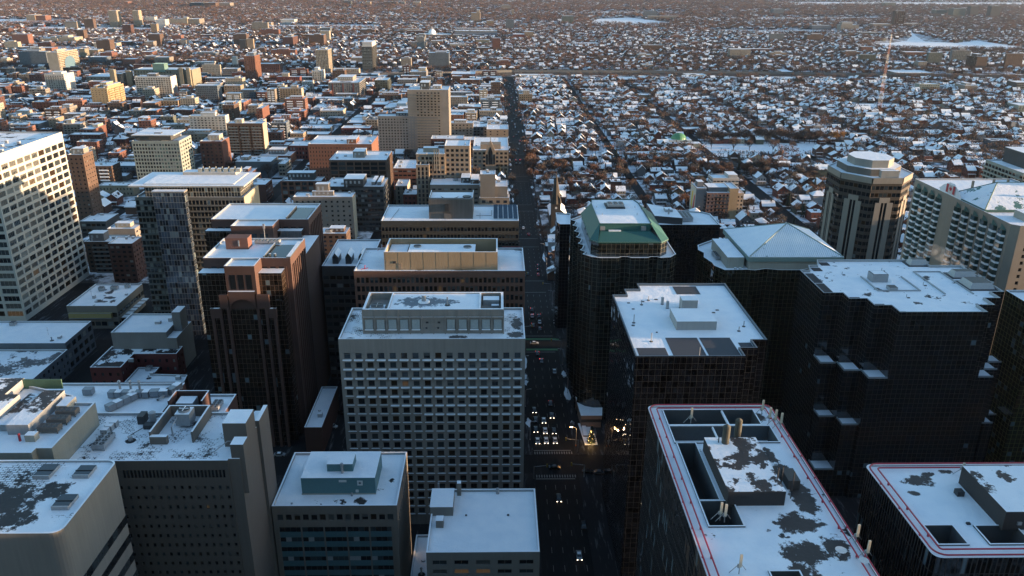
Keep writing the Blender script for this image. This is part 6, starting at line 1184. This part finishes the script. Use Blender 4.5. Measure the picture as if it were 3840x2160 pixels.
def on_road(x,y,r):
    if any(abs(x-a)<b+r for a,b in AVEN) and y<1640: return True
    if y<1640 and abs(x)<1300 and any(abs(y-c)<(6.5 if c<480 else 4)+r for c in CROSS): return True
    if 1585<y<1722 and x<1300 and x>-1300: return True
    return any(inpoly(x,y,p) for p in OPEN)
fr_=random.Random(23); fb=[]; CROSS2=CROSS[2:]+[1600]
for bi,(ya,yb) in enumerate(zip(CROSS2,CROSS2[1:])):
    for rowk in range(3):
        y=ya+7+rowk*(yb-ya-12)/3; xx=8
        while xx>-(y*.933+64)*.66 and xx>-1150:
            w_=fr_.choice((12,15,18,22,28,34)); d_=min(fr_.uniform(13,22),(yb-ya-12)/3-3); xx-=w_+fr_.choice((2,3,4,9,14))
            x0,x1,y0,y1=xx,xx+w_,y+fr_.uniform(0,2),0; y1=y0+d_
            if any(x0<a+b+1 and x1>a-b-1 for a,b in AVEN[:3]) or any(x0<a+b and x1>a-b for a,b in AVEN[3:] if a<0) or any(x0<b+1 and x1>a-1 and y0<d+1 and y1>c-1 for a,b,c,d,z in BOXES) or any(inpoly((x0+x1)/2,(y0+y1)/2,p) for p in OPEN): continue
            if fr_.random()<(.12 if y<1100 else .3): continue
            fl=fr_.choice((2,3,3,3,4,4,5,6,8)) ; z=fl*3.1+1
            if hidden((x0+x1)/2,y0,z): continue
            fb.append((x0,x1,y0,y1,z,bi,rowk,fl)); BOXES.append((x0,x1,y0,y1,z))
for k in range(260):
    y=1730+1300*fr_.random()**1.2; x=-fr_.uniform(.0,.72)*(y*.933+64)+40 if fr_.random()<.85 else fr_.uniform(200,1300); w_=fr_.uniform(18,60); d_=fr_.uniform(15,30); z=fr_.choice((8,8,10,12,14,18,24,34))
    if len([q for q in fb if q[6]==-1])>95 or not free(x+w_/2,y+d_/2,w_/2,4) or any(inpoly(x+w_/2,y,p) for p in OPEN): continue
    if hidden(x+w_/2,y,z) or not 0<proj(x+w_/2,y,z)[0]<3840: continue
    fb.append((x,x+w_,y,y+d_,z,11+int((y-1730)/330),-1,max(2,int(z/3.1)))); BOXES.append((x,x+w_,y,y+d_,z))
fcount={}
CN=dict(brick='brick',dkbrick='dark brick',brown='brown',cream='cream',grey='grey',coral='coral brick',beige='beige',tan='tan',bluegrey='blue grey')
for x0,x1,y0,y1,z,bi,rowk,fl in fb:
    cl=fr_.choices(list(CN),(6,6,4,3,3,2,3,2,2))[0]; k=(bi,cl); fcount[k]=fcount.get(k,0)+1
    t=block('city_block','%s flats of %d floors, %s such left of the avenue, street block %d'%(CN[cl],fl,ORD[fcount[k]-1],bi+1) if rowk>=0 else '%s flats of %d floors beyond the motorway, %s such in its distance band %d'%(CN[cl],fl,ORD[fcount[k]-1],bi-10),'building',rect(x0,x1,y0,y1),z,{'t':'x'} if rowk<0 else {'t':fr_.choice('ppb') if not fr_.random()<.25 else 'p','nw':fr_.choice((2.8,3.3,4)),'fh':3.1,'wf':fr_.uniform(.35,.6),'hf':.48,'top':1.1,'rec':.22,'mg':.4,'bal':[(.1,.4),(.6,.9)] if fl>4 and fr_.random()<.6 else None,'bm':5},cl,side='p 3.6 3.1 .35 .45' if rowk>=0 else None,wallmat=None if rowk>=0 else farwall('far_facade_'+cl,COL[cl]),roof=fr_.choice((SNOW,SNOW,SNOWP)),pents=((fr_.uniform(.1,.5),fr_.uniform(.6,.9),.3,.8,2.6),) if fr_.random()<.6 else (),par=.5,hvac=2 if y0<1000 else 0,group='flat roofed blocks of the middle city',taken=False)
hr=random.Random(11); slots=[]
def rows(y0,y1):
    cs=[c for c in CROSS if y0<=c<=y1]+([y1] if y1>CROSS[-1] else [])
    out=[]
    y=y0
    while y<y1: 
        out.append(y); y+=21.5
    return out
yy=430
allrows=[]
edges=CROSS[2:]+[1600]
for a,b in zip(edges,edges[1:]):
    n=max(2,round((b-a-18)/20.5)); allrows+=[(a+15+(b-a-30)*k/(n-1),k in(0,n-1)) for k in range(n)]
yv=1740
while yv<3300: allrows+=[(yv,True)]; yv+=hr.choice((26,30,34,44))
for ri,(y,fr) in enumerate(allrows):
    hw=(y*.933+64)*.66; x=-hw; xx=x
    while xx<hw:
        xx+=hr.uniform(11.2,14.2) if y<1640 else hr.uniform(15,30)
        if hr.random()<(.04 if y<1640 else .16): xx+=10; continue
        px_,py_=xx+hr.uniform(-.6,.6),y+hr.uniform(-1.8,1.8)
        if on_road(px_,py_,5.5) or not free(px_,py_,5.5): continue
        if px_<12 and y<640: continue
        p=proj(px_,py_,6)
        if not(-30<p[0]<3870 and p[1]>-20): continue
        slots.append((px_,py_,ri,hr.random()))
slots.sort(key=lambda s:s[0]**2+s[1]**2)
NAMED=300
named=[];rest=[]
for s in slots:
    if len(named)<NAMED and not hidden(s[0],s[1],7): named.append(s)
    else: rest.append(s)
sc_names=list(HC); wts=[5,5,3,1.6,3,1,1.6]
rowcount={}
rowlist=sorted({s[2] for s in named})
used=set()
named2=sorted(named,key=lambda s:(s[2],s[0]))
for i,s in enumerate(named2):
    x,y,ri,q=s; side='right' if x>23 else 'left'
    peers=sorted([t for t in named if t[2]==ri and (t[0]>23)==(x>23)],key=lambda t:abs(t[0]-23)); n=peers.index(s)+1; rw=rowlist.index(ri)+1
    sh=hr.choices(SHAPES,[4,3,2.2,3,4])[0]; ck=hr.choices(sc_names,wts)[0]
    pr=house(sh,ck); r=copy_tree(pr); sc.collection.objects
    big=hr.random(); f=hr.uniform(.85,1.12)
    r.location=(x,y,0); r.rotation_euler=(0,0,hr.choice((0,0,math.pi,math.pi/2,-math.pi/2))+hr.uniform(-.03,.03)); r.scale=(f,f*hr.uniform(.85,1.05),f*hr.uniform(.85,1.2))
    tag(r,'%s %s house, %s %s of the avenue, row %s beyond the towers'%(HC[ck][0],sh,ORD[n-1],side,'one two three four five six seven eight nine ten eleven twelve thirteen fourteen fifteen sixteen'.split()[rw-1] if rw<17 else str(rw)),'house','snow roofed houses in rows')
# merged masses: numpy-free fast joiner
import numpy as np
def template(builders):
    V=[];F=[];M=[]
    for mb,off in builders:
        b=len(V); V+=mb.v; F+=[tuple(i+b for i in f) for f in mb.f]; M+=[x+off for x in mb.m]
    return np.array(V,np.float32),F,np.array(M,np.int32)
def mass(name,temps,places,mats,label,cat,group=None):
    """places: (template index,x,y,z,rot,sx,sy,sz,material shift); one object"""
    VV=[];LV=[];LT=[];MM=[];base=0
    T=[(v,np.array([i for f in F for i in f],np.int32),np.array([len(f) for f in F],np.int32),M) for v,F,M in temps]
    for ti,x,y,z,a,sx,sy,sz,ms in places:
        v,lv,lt,mm=T[ti]; c,s=math.cos(a),math.sin(a); w=v*(sx,sy,sz)
        VV.append(np.stack((w[:,0]*c-w[:,1]*s+x,w[:,0]*s+w[:,1]*c+y,w[:,2]+z),1)); LV.append(lv+base); LT.append(lt); MM.append(np.where(mm==0,ms,mm)); base+=len(v)
    VV=np.concatenate(VV).astype(np.float32); LV=np.concatenate(LV); LT=np.concatenate(LT); MM=np.concatenate(MM)
    me=bpy.data.meshes.new(name); me.vertices.add(len(VV)); me.vertices.foreach_set('co',VV.ravel()); me.loops.add(len(LV)); me.loops.foreach_set('vertex_index',LV.astype(np.int32))
    me.polygons.add(len(LT)); ls=np.zeros(len(LT),np.int32); ls[1:]=np.cumsum(LT)[:-1]; me.polygons.foreach_set('loop_start',ls); me.polygons.foreach_set('material_index',MM.astype(np.int32))
    for m in mats: me.materials.append(m)
    me.update(calc_edges=True); me.validate()
    o=bpy.data.objects.new(name,me); sc.collection.objects.link(o); tag(o,label,cat,group,'stuff'); return o
hm=[HC[k][1] for k in sc_names]; NH=len(hm)
def shift(mb,a,b):
    r=MB(); r.v=mb.v; r.f=mb.f; r.m=[a if x==0 else b for x in mb.m]; return r
temps=[]
for sh in SHAPES:
    W,Rf,P,C,Wi,Ws=house_parts(sh); temps.append(template([(W,0),(shift(Rf,NH,NH+1),0),(shift(P,NH+2,NH+1),0),(shift(Wi,NH+3,NH+3),0),(shift(C,1,NH+2),0)]))
# template material 0 is the wall, replaced for each house
far=[]
for x,y,ri,q in rest:
    far.append((hr.choices(range(5),[4,3,2.5,3,4])[0],x,y,0,hr.choice((0,math.pi,1.57,-1.57)),hr.uniform(.85,1.15),hr.uniform(.8,1.1),hr.uniform(.8,1.25),hr.choices(range(NH),wts)[0]))
yv=3300
while yv<9000:
    hw=(yv*.933+64)*.66; xx=-hw; dn=min(1,max(0,(yv-3300)/5500))
    while xx<hw:
        xx+=hr.uniform(17,40)*(1+2.5*dn)
        if any(inpoly(xx,yv,p) for p in OPEN): continue
        if hr.random()<.55: continue
        f=hr.uniform(.9,1.3)*(1+.5*dn); far.append((hr.choices(range(5),[3,3,4,3,3])[0],xx,yv+hr.uniform(-10,10),0,hr.choice((0,1.57)),f*hr.choice((1,1,1,2.2)),f,f*.9,hr.choices(range(NH),wts)[0]))
    yv+=hr.uniform(22,34)*(1+dn)
mass('houses',temps,far,hm+[RS,SHING,SNOW,GL[1]],'snow roofed houses spreading to the horizon beyond the nearer rows','houses')
# ---------------- trees ----------------
def bark(name,a,b):
    m,nt,bs,N,L=new(name); P=pos(N); L(mixc(N,L,noise(N,L,P,.03,3),a,b),bs.inputs['Base Color']); bs.inputs['Roughness'].default_value=.95; return m
TW=[bark('twigs_rust',(.155,.080,.050),(.11,.062,.046)),bark('twigs_brown',(.075,.050,.041),(.10,.068,.055)),bark('twigs_grey',(.066,.058,.055),(.09,.076,.070)),bark('needles',(.016,.026,.018),(.024,.034,.022)),bark('twigs_golden',(.24,.12,.03),(.20,.10,.03))]
BARK=bark('bark',(.05,.038,.03),(.03,.024,.02))
def tree_mesh(seed,n,size,ever=False,w=.16,full=False):
    rr=random.Random(seed); T=MB(); C=MB(); h=size
    if ever:
        T.cyl(0,0,0,h*.2,.3,.2,6)
        for k in range(n):
            z=h*rr.random()**1.2*.9+h*.06; r=(1-z/h)*h*.24*rr.uniform(.5,1.05); a=rr.uniform(0,6.28); l=h*.10
            p=Vector((r*math.cos(a),r*math.sin(a),z)); o=Vector((math.cos(a),math.sin(a),-.35)).normalized()*l; s=Vector((-math.sin(a),math.cos(a),0))*l*.45
            C.face([p-s-o*.5,p+s-o*.5,p+o])
        return T,C
    T.tube([(0,0,0),(0,0,h*.18),(.1,0,h*.4)],h*.022,5)
    tips=[]
    for k in range(9 if full else 5):
        a=k*2.4+rr.uniform(-.4,.4); l=h*rr.uniform(.28,.42); e=(l*.75*math.cos(a),l*.75*math.sin(a),h*.35+l*.95); T.tube([(0,0,h*rr.uniform(.18,.34)),(e[0]*.5,e[1]*.5,h*.33+l*.42),e],h*.009,4); tips.append(e)
    lob=[(rr.uniform(-.25,.25)*h,rr.uniform(-.25,.25)*h,h*rr.uniform(.5,.75),h*rr.uniform(.16,.27)) for _ in range(7)]
    for k in range(n):
        lx,ly,lz,lr=rr.choice(lob); a=rr.uniform(0,6.28); b=math.asin(rr.uniform(-.7,1)); rad=lr*rr.random()**.4
        p=Vector((lx+rad*math.cos(a)*math.cos(b),ly+rad*math.sin(a)*math.cos(b),lz+rad*math.sin(b)*.95))
        out=(p-Vector((0,0,h*.32))).normalized(); out=(out+Vector((rr.uniform(-.6,.6),rr.uniform(-.6,.6),rr.uniform(-.2,.6)))).normalized(); l=h*rr.uniform(.06,.13); s=out.cross(Vector((rr.random()-.5,rr.random()-.5,rr.random()-.5))).normalized()*w*h*.1
        C.face([p-s,p+s,p+out*l])
    return T,C
tr=random.Random(5); TP=[]
for i in range(6):
    T,C=tree_mesh(20+i,700,tr.uniform(10,13),w=.13,full=True)
    for mi in (0,1,2,4):
        if mi==4 and i: continue
        r=bpy.data.objects.new('tree',None); a=T.build('trunk',[BARK]); b=C.build('crown',[TW[mi]]); a.parent=b.parent=r
        sc.collection.objects.unlink(a); sc.collection.objects.unlink(b); TP.append((r,mi))
T,C=tree_mesh(50,260,13,True); r=bpy.data.objects.new('tree',None); a=T.build('trunk',[BARK]); b=C.build('crown',[TW[3]]); a.parent=b.parent=r
sc.collection.objects.unlink(a); sc.collection.objects.unlink(b); TP.append((r,3))
spots=[]
def tree_ok(x,y): return not any(a-2<x<b+2 and c-2<y<d+2 for a,b,c,d,z in BOXES)
for _ in range(15000):
    y=480+1160*tr.random()**.75; hw=(y*.933+64)*.66; x=tr.uniform(-hw,hw)
    if x<12 and y<720: continue
    if x<12 and tr.random()<.45: continue
    if y<760 and tr.random()<.5: continue
    if not tree_ok(x,y): continue
    if (y<1640 and any(abs(x-a)<b-1 for a,b in AVEN)): continue
    if any(inpoly(x,y,p) for p in OPEN) and tr.random()<.95: continue
    # street trees and yards: clumped
    n_=math.sin(x*.021+3)+math.sin(y*.017+x*.006)+math.sin(x*.05-y*.03)
    if tr.random()>.72+.2*n_: continue
    spots.append((x,y,0))
# row of big bare trees round the park, one golden willow
for k in range(26): spots.append((242+k*5.6+tr.uniform(-2,2),948+tr.uniform(-3,3),1)); 
for k in range(5): spots.append((244+k*22+tr.uniform(-3,3),900+tr.uniform(-14,14),1))
spots.append((398,930,2))
near=sorted([s for s in spots],key=lambda s:s[0]**2+s[1]**2-(9e9 if s[2] else 0)); nt_=[];ft_=[]
for s in near:
    if len(nt_)<300 and not hidden(s[0],s[1],9): nt_.append(s)
    else: ft_.append(s)
kinds={0:'rust brown bare',1:'dark brown bare',2:'grey brown bare',3:'dark evergreen',4:'golden'}
srt=sorted(nt_,key=lambda s:(int(s[1]/60),s[0])); cnt={}
for x,y,k in srt:
    pr,mi=tr.choice(TP) if k==0 else tr.choice([t for t in TP if t[1]==(4 if k==2 else 1)])
    if mi==4 and k!=2: pr,mi=TP[0]
    r=copy_tree(pr); f=tr.uniform(.75,1.2)*(1.3 if k==1 else 1.6 if k==2 else 1); r.location=(x,y,0); r.rotation_euler=(0,0,tr.uniform(0,6.28)); r.scale=(f*tr.uniform(.9,1.2),f,f*tr.uniform(.85,1.15))
    bl=min(range(len(rowlist)),key=lambda i:abs(allrows[rowlist[i]][0]-y))+1; sd='left' if x<23 else 'right'; key=(bl,sd,mi,k); cnt[key]=cnt.get(key,0)+1
    where='in the row by the snowy park' if k==1 else 'beyond the dark brick hall' if k==2 else 'along house row %d, %s side of the avenue'%(bl,sd)
    r['nn']=cnt[key]; tag(r,'%s tree, %s %s'%(kinds[mi],ORD[cnt[key]-1],where) if k!=2 else 'large round golden tree beyond the dark brick hall','tree','bare trees between the houses')
    del r['nn']
temps=[]
for i in range(4):
    T,C=tree_mesh(70+i,46,11,w=.42); 
    for f_ in range(len(C.m)): C.m[f_]=0
    T2=MB(); T2.tube([(0,0,0),(0,0,5)],.25,3); T2.m=[5]*len(T2.m); temps.append(template([(C,0),(T2,0)]))
T,C=tree_mesh(90,40,13,True); temps.append(template([(C,0)]))
pl=[]
for x,y,k in ft_: pl.append((tr.randrange(4),x,y,0,tr.uniform(0,6.28),*(lambda f:(f*1.15,f*1.15,f))(tr.uniform(.8,1.3)),tr.choices((0,1,2),(3,3,2))[0]))
n=0
while n<60000:
    u=tr.random(); y=1640*(5.2**u) ; hw=(y*.933+64)*.67; x=tr.uniform(-hw,hw)
    if 1615<y<1715 and -1400<x<1300: continue
    if not tree_ok(x,y) or (any(inpoly(x,y,p) for p in OPEN)): continue
    v=math.sin(x*.004+y*.0031)+math.sin(y*.006-x*.0023+2)+math.sin(x*.0011-1)*.6
    if tr.random()>.8+.2*v: continue
    n+=1; f=tr.uniform(.8,1.35)*(1+min(1.8,max(0,(y-2200)/3500))); ev=tr.random()<.07
    pl.append((4 if ev else tr.randrange(4),x,y,0,tr.uniform(0,6.28),f*1.15,f*1.15,f*.9,3 if ev else tr.choices((0,1,2),(3,3,2))[0]))
# woods by the lake
for _ in range(2600):
    x,y=tr.choice(((tr.uniform(1650,2900),tr.uniform(2950,3500)),(tr.uniform(1400,2300),tr.uniform(2850,3100)),(tr.uniform(1100,1700),tr.uniform(2180,2330)),(tr.uniform(-1500,-500),tr.uniform(2250,3050)),(tr.uniform(-900,-500),tr.uniform(1820,1980))))
    if any(inpoly(x,y,p) for p in OPEN) or not tree_ok(x,y): continue
    f=tr.uniform(.9,1.4); pl.append((tr.randrange(4),x,y,0,tr.uniform(0,6.28),f,f,f,tr.choices((0,1,2,3),(4,3,2,1.2))[0]))
mass('tree_cover',temps,pl,TW+[BARK],'bare brown woods and street trees spreading to the horizon','trees')
# ---------------- cars on the avenue ----------------
PAINTS=dict(black=(.012,.012,.014),white=(.55,.55,.55),silver=(.28,.29,.30),grey=(.09,.09,.095),red=(.25,.02,.02),blue=(.02,.04,.10))
TYRE=plain('tyre',(.012,.012,.012),.9); HEAD=plain('headlight_glow',(.9,.8,.6),.3,0,(1,.8,.55),1.6); TAIL=plain('taillight_glow',(.4,.02,.02),.3,0,(1,.05,.06),5)
CP={}
def car_proto(c,lit):
    if (c,lit) in CP: return CP[c,lit]
    r=bpy.data.objects.new('car',None); pm=plain('car_paint_'+c,PAINTS[c],.25)
    m=MB()   # local: nose towards -Y
    prof=[(-2.25,.35),(-2.3,.75),(-1.25,.95),(-.6,1.42),(.9,1.46),(1.75,1.0),(2.2,.95),(2.25,.35)]
    for s in (-1,1): m.face([(s*.9,y,z) for y,z in (prof if s<0 else prof[::-1])])
    for (a,b) in zip(prof,prof[1:]): 
        wa=.9 if a[1]<1.1 else .72; wb=.9 if b[1]<1.1 else .72
        m.face([(-wa,a[0],a[1]),(wa,a[0],a[1]),(wb,b[0],b[1]),(-wb,b[0],b[1])])
    b=m.build('body',[pm])
    g=MB(); g.face([(-.74,-1.22,.98),(.74,-1.22,.98),(.66,-.62,1.44),(-.66,-.62,1.44)]); g.face([(.66,.93,1.48),(.74,1.72,1.05),(-.74,1.72,1.05),(-.66,.93,1.48)])
    for s in (-1,1): g.face([(s*.905,-1.1,.98),(s*.905,1.6,1.0),(s*.905,.9,1.38),(s*.905,-.55,1.36)])
    g=g.build('windows',[GL[1]])
    sn=MB(); sn.box(-.6,.6,-.4,.8,1.47,1.5); sn=sn.build('roof_snow',[SNOW]) if c in('white','silver') else None
    ws=[]
    for s in (-1,1):
        for y in (-1.45,1.45):
            w=MB(); 
            A=[(y+.34*math.cos(q),.34+.34*math.sin(q)) for q in [2*math.pi*k/10 for k in range(10)]]
            w.face([(s*.93,a,z) for a,z in A]); 
            for i in range(10): p,q=A[i],A[(i+1)%10]; w.face([(s*.93,*p),(s*.7,*p),(s*.7,*q),(s*.93,*q)])
            ws.append(w.build('wheel',[TYRE]))
    hs=[]
    for s in (-1,1):
        l=MB(); l.box(s*.72-.18,s*.72+.18,-2.36,-2.26,.55,.75); hs.append(l.build('headlight',[HEAD if lit=='h' else GL[1]]))
        l=MB(); l.box(s*.72-.16,s*.72+.16,2.22,2.32,.68,.88); hs.append(l.build('taillight',[TAIL if lit=='t' else plain('taillight_off',(.15,.01,.01))]))
    for o in [b,g]+ws+hs+([sn] if sn else []): o.parent=r; sc.collection.objects.unlink(o)
    CP[c,lit]=r; return r
CARS=[(16.7,288.5,'silver','h'),(20.3,288.7,'white','h'),(24,288.7,'silver','h'),(16.3,297.5,'black','h'),(20.3,296.5,'white','h'),(24.1,296.3,'black','h'),(16.7,305.6,'black',''),(20.2,305,'silver','h'),(16.4,314,'black','h'),(24,309.2,'grey','h'),(24,320,'black','t'),
 (22.7,248.9,'black','h'),(27.2,217.1,'silver','h'),(30.3,233.2,'black',''),
 (20.1,430.6,'black','t'),(19.9,421.5,'silver','t'),(23.7,421.5,'black','t'),(23.7,412.8,'white',''),(19.9,408,'black','t'),(23.4,403.5,'black','t'),(20.5,372.1,'black','t'),(22.2,363.7,'grey','t'),(28,351.9,'silver',''),
 (27.4,508.1,'black','t'),(26.9,499.2,'black','t'),(26.7,490.5,'red','t'),(19.8,491.9,'black','t'),
 (20.2,595.9,'white',''),(23.8,579,'red','t'),(20.3,884.8,'black','t'),(21.1,876,'black','t'),(20.2,845.3,'red','t'),(20.1,828,'black','t'),(24.2,845.4,'red','t'),(23.9,828.1,'black','t'),(23.7,904.4,'grey',''),(26,936.9,'white','')]
for k in range(34):
    y=960+k*17+rnd.uniform(-6,6); CARS.append((rnd.choice((20,23.5,27)),y,rnd.choice(('black','grey','white','red','silver')),rnd.choice(('t','t',''))))
seen={}
for x,y,c,l in CARS:
    r=copy_tree(car_proto(c,l)); r.location=(x,y,.02); 
    if l=='t': r.rotation_euler=(0,0,0)
    j=[k for k in CROSS if k>y]; far=CROSS.index(j[0]) if j else 13; peers=[q for q in CARS if ([k for k in CROSS if k>q[1]] or [9999])[0]==(j or [9999])[0] and q[2]==c]; peers.sort(key=lambda q:q[1]); n=peers.index((x,y,c,l))
    lane='left' if x<18.5 else 'middle' if x<22 else 'right'
    tag(r,'%s car %s, %s such colour in avenue block %s, %s lane'%(c,{'h':'with headlights on','t':'with red tail lights','':'without lights'}[l],ORD[n],ORD[far],lane),'car','cars on the avenue')
for x,y,c,n,rz in ((22.5,269,'black','black car crossing the near junction from the left',1.57),(35.4,266,'black','black car with a red tail light turning into the cross street',1.5),(39.8,265.4,'grey','grey car following the black one along the cross street',1.55),(19.5,384.8,'silver','silver van crossing between the green cycle bands',1.57),(-71,301,'white','white car parked beside the narrow low building',1.2),(-69,312,'black','black car parked farther back in the car park',1.2),(-88,279,'silver','snowy silver car in the street behind the teal boxed office',1.57),(40,345,'white','white van at the kerb below the green roofed tower',0),(42,348,'black','black car beside the white van at the kerb',0)):
    r=copy_tree(car_proto(c,'')); r.location=(x,y,.02); r.rotation_euler=(0,0,rz); tag(r,n,'car','cars in the side streets')
# ---------------- street furniture ----------------
LAMPM=plain('lamp_glow',(1,.7,.4),.3,0,(1,.55,.22),8)
def lamp(x,y,s,label,lit=False,h=9):
    t=thing('street_lamp',label,'street lamp',(x,y,.12),'street lamps along the avenue')
    o=MB(); o.tube([(0,0,0),(0,0,h-.8),(s*.5,0,h-.2),(s*2.2,0,h)],.11,6); o=o.build('pole',[METAL],t,loc=(0,0,0))
    o=MB(); o.box(s*2.2-.4,s*2.2+.4,-.18,.18,h-.1,h+.06); o.build('lamp_head',[LAMPM if lit else METAL],t,loc=(0,0,0))
    o=MB(); o.cyl(0,0,0,.7,.22,.16,8); o.build('base',[plain('orange_base',(.5,.16,.04),.6) if lit else METAL],t,loc=(0,0,0))
lamp(32.4,285.2,-1,'orange lit street lamp beside the snowy traffic island',True)
lamp(13.6,290,1,'dim lamp at the corner of the orange office',False)
for k,y in enumerate((330,360,410,440,500,530,590,620,690,720)): lamp(32.6,y,-1,'street lamp on the right of the avenue, %s beyond the traffic island'%ORD[k])
for k,y in enumerate((318,352,415,445,505,535,600,700,800,900)): lamp(12.6,y,1,'street lamp on the left of the avenue, %s beyond the junction'%ORD[k])
pl_=bpy.data.lights.new('lamp_light','POINT'); pl_.energy=200; pl_.color=(1,.55,.22); pl_.shadow_soft_size=.3; o=bpy.data.objects.new('lamp_light',pl_); o.location=(30.4,284.6,8.6); sc.collection.objects.link(o)
pl2=bpy.data.lights.new('tree_light','POINT'); pl2.energy=90; pl2.color=(1,.6,.2); pl2.shadow_soft_size=.3; o=bpy.data.objects.new('tree_light',pl2); o.location=(38.6,284.6,2.0); sc.collection.objects.link(o)
t=thing('traffic_island','snowy wedge shaped island with a kerb beside the lamp','traffic island',(38,294,0))
part(t,'kerb',[PAVE,SNOW],lambda m:(m.prism([(36.2,285.4),(41.6,285.6),(41.2,296),(39.8,303),(34.9,303)],.0,.3,0,1),m.box(36.2,38,292,301,.3,.9,0,1)))
t=thing('christmas_tree','small lit evergreen with warm lights on the traffic island','tree',(39,287.3,.3))
T,C=tree_mesh(99,420,8,True); o=T.build('trunk',[BARK],t,loc=(0,0,0)); o=C.build('crown',[TW[3]],t,loc=(0,0,0))
g=MB()
for k in range(60):
    z=rnd.uniform(.5,7.4); a=rnd.uniform(0,6.28); rr_=(1-z/8)*1.9; g.box(rr_*math.cos(a)-.05,rr_*math.cos(a)+.05,rr_*math.sin(a)-.05,rr_*math.sin(a)+.05,z,z+.1)
o=g.build('string_lights',[plain('string_light_glow',(1,.7,.3),.4,0,(1,.6,.2),4)],t,loc=(0,0,0))
def signal(x,y,s,label):
    t=thing('traffic_light',label,'traffic light',(x,y,.12),'traffic lights at the junctions')
    o=MB(); o.tube([(0,0,0),(0,0,5.6)],.12,6); o.tube([(0,0,5.4),(s*5,0,6.0)],.08,6); o.build('pole',[METAL],t,loc=(0,0,0))
    o=MB(); o.box(s*5-.25,s*5+.25,-.2,.2,5.2,6.6); o.build('signal_head',[plain('signal_yellow',(.35,.22,.02),.6)],t,loc=(0,0,0))
signal(14,262,1,'traffic light at the near left corner of the first junction'); signal(33.5,263,-1,'traffic light at the near right corner of the first junction'); signal(32.8,281,-1,'traffic light at the far right corner of the first junction')
for y,n in ((395,'second'),(478,'third')): signal(13.6,y,1,'traffic light at the far left corner of the %s junction'%n); signal(33,y-18,-1,'traffic light at the near right corner of the %s junction'%n)
# steam rising behind the stepped tower
m=MB()
import mathutils
pts=[(190,318,66,3.2),(193,319,69,3.8),(189,320,72,4.2),(185,320,74,3.4),(197,319,67,2.6),(182,321,72,2.2)]
for x,y,z,r in pts:
    n=10
    for i in range(n):
        for j in range(6):
            def q(a,b): a=2*math.pi*a/n; b=math.pi*(b/6-.5); return (x+r*math.cos(a)*math.cos(b),y+r*math.sin(a)*math.cos(b),z+r*.8*math.sin(b))
            m.face([q(i,j),q(i+1,j),q(i+1,j+1),q(i,j+1)])
mt=bpy.data.materials.new('steam'); mt.use_nodes=True; nt=mt.node_tree; nt.nodes.remove(nt.nodes['Principled BSDF']); v=nt.nodes.new('ShaderNodeVolumePrincipled'); v.inputs['Color'].default_value=(.9,.88,.86,1)
gp=nt.nodes.new('ShaderNodeNewGeometry'); nz=nt.nodes.new('ShaderNodeTexNoise'); nz.inputs['Scale'].default_value=.35; nt.links.new(gp.outputs['Position'],nz.inputs['Vector']); mr=nt.nodes.new('ShaderNodeMapRange'); mr.inputs[1].default_value=.42; mr.inputs[2].default_value=.7; mr.inputs[3].default_value=0; mr.inputs[4].default_value=.09; nt.links.new(nz.outputs['Fac'],mr.inputs[0]); nt.links.new(mr.outputs[0],v.inputs['Density']); nt.links.new(v.outputs[0],nt.nodes['Material Output'].inputs['Volume'])
o=m.build('steam',[mt]); tag(o,'puff of pale steam drifting behind the stepped black tower','steam',None,'stuff')
# ---------------- haze: the air itself ----------------
m=MB(); m.box(-30000,30000,-1500,60000,-1.5,186,0,None,True); o=m.build('haze',[]); o['kind']='stuff'; o['label']='thin cold evening haze over the city'; 
mt=bpy.data.materials.new('haze_air'); mt.use_nodes=True; nt=mt.node_tree; nt.nodes.remove(nt.nodes['Principled BSDF']); v=nt.nodes.new('ShaderNodeVolumePrincipled'); v.inputs['Color'].default_value=(.52,.63,.84,1); v.inputs['Density'].default_value=0.000022; v.inputs['Anisotropy'].default_value=.65
nt.links.new(v.outputs[0],nt.nodes['Material Output'].inputs['Volume']); o.data.materials.append(mt)
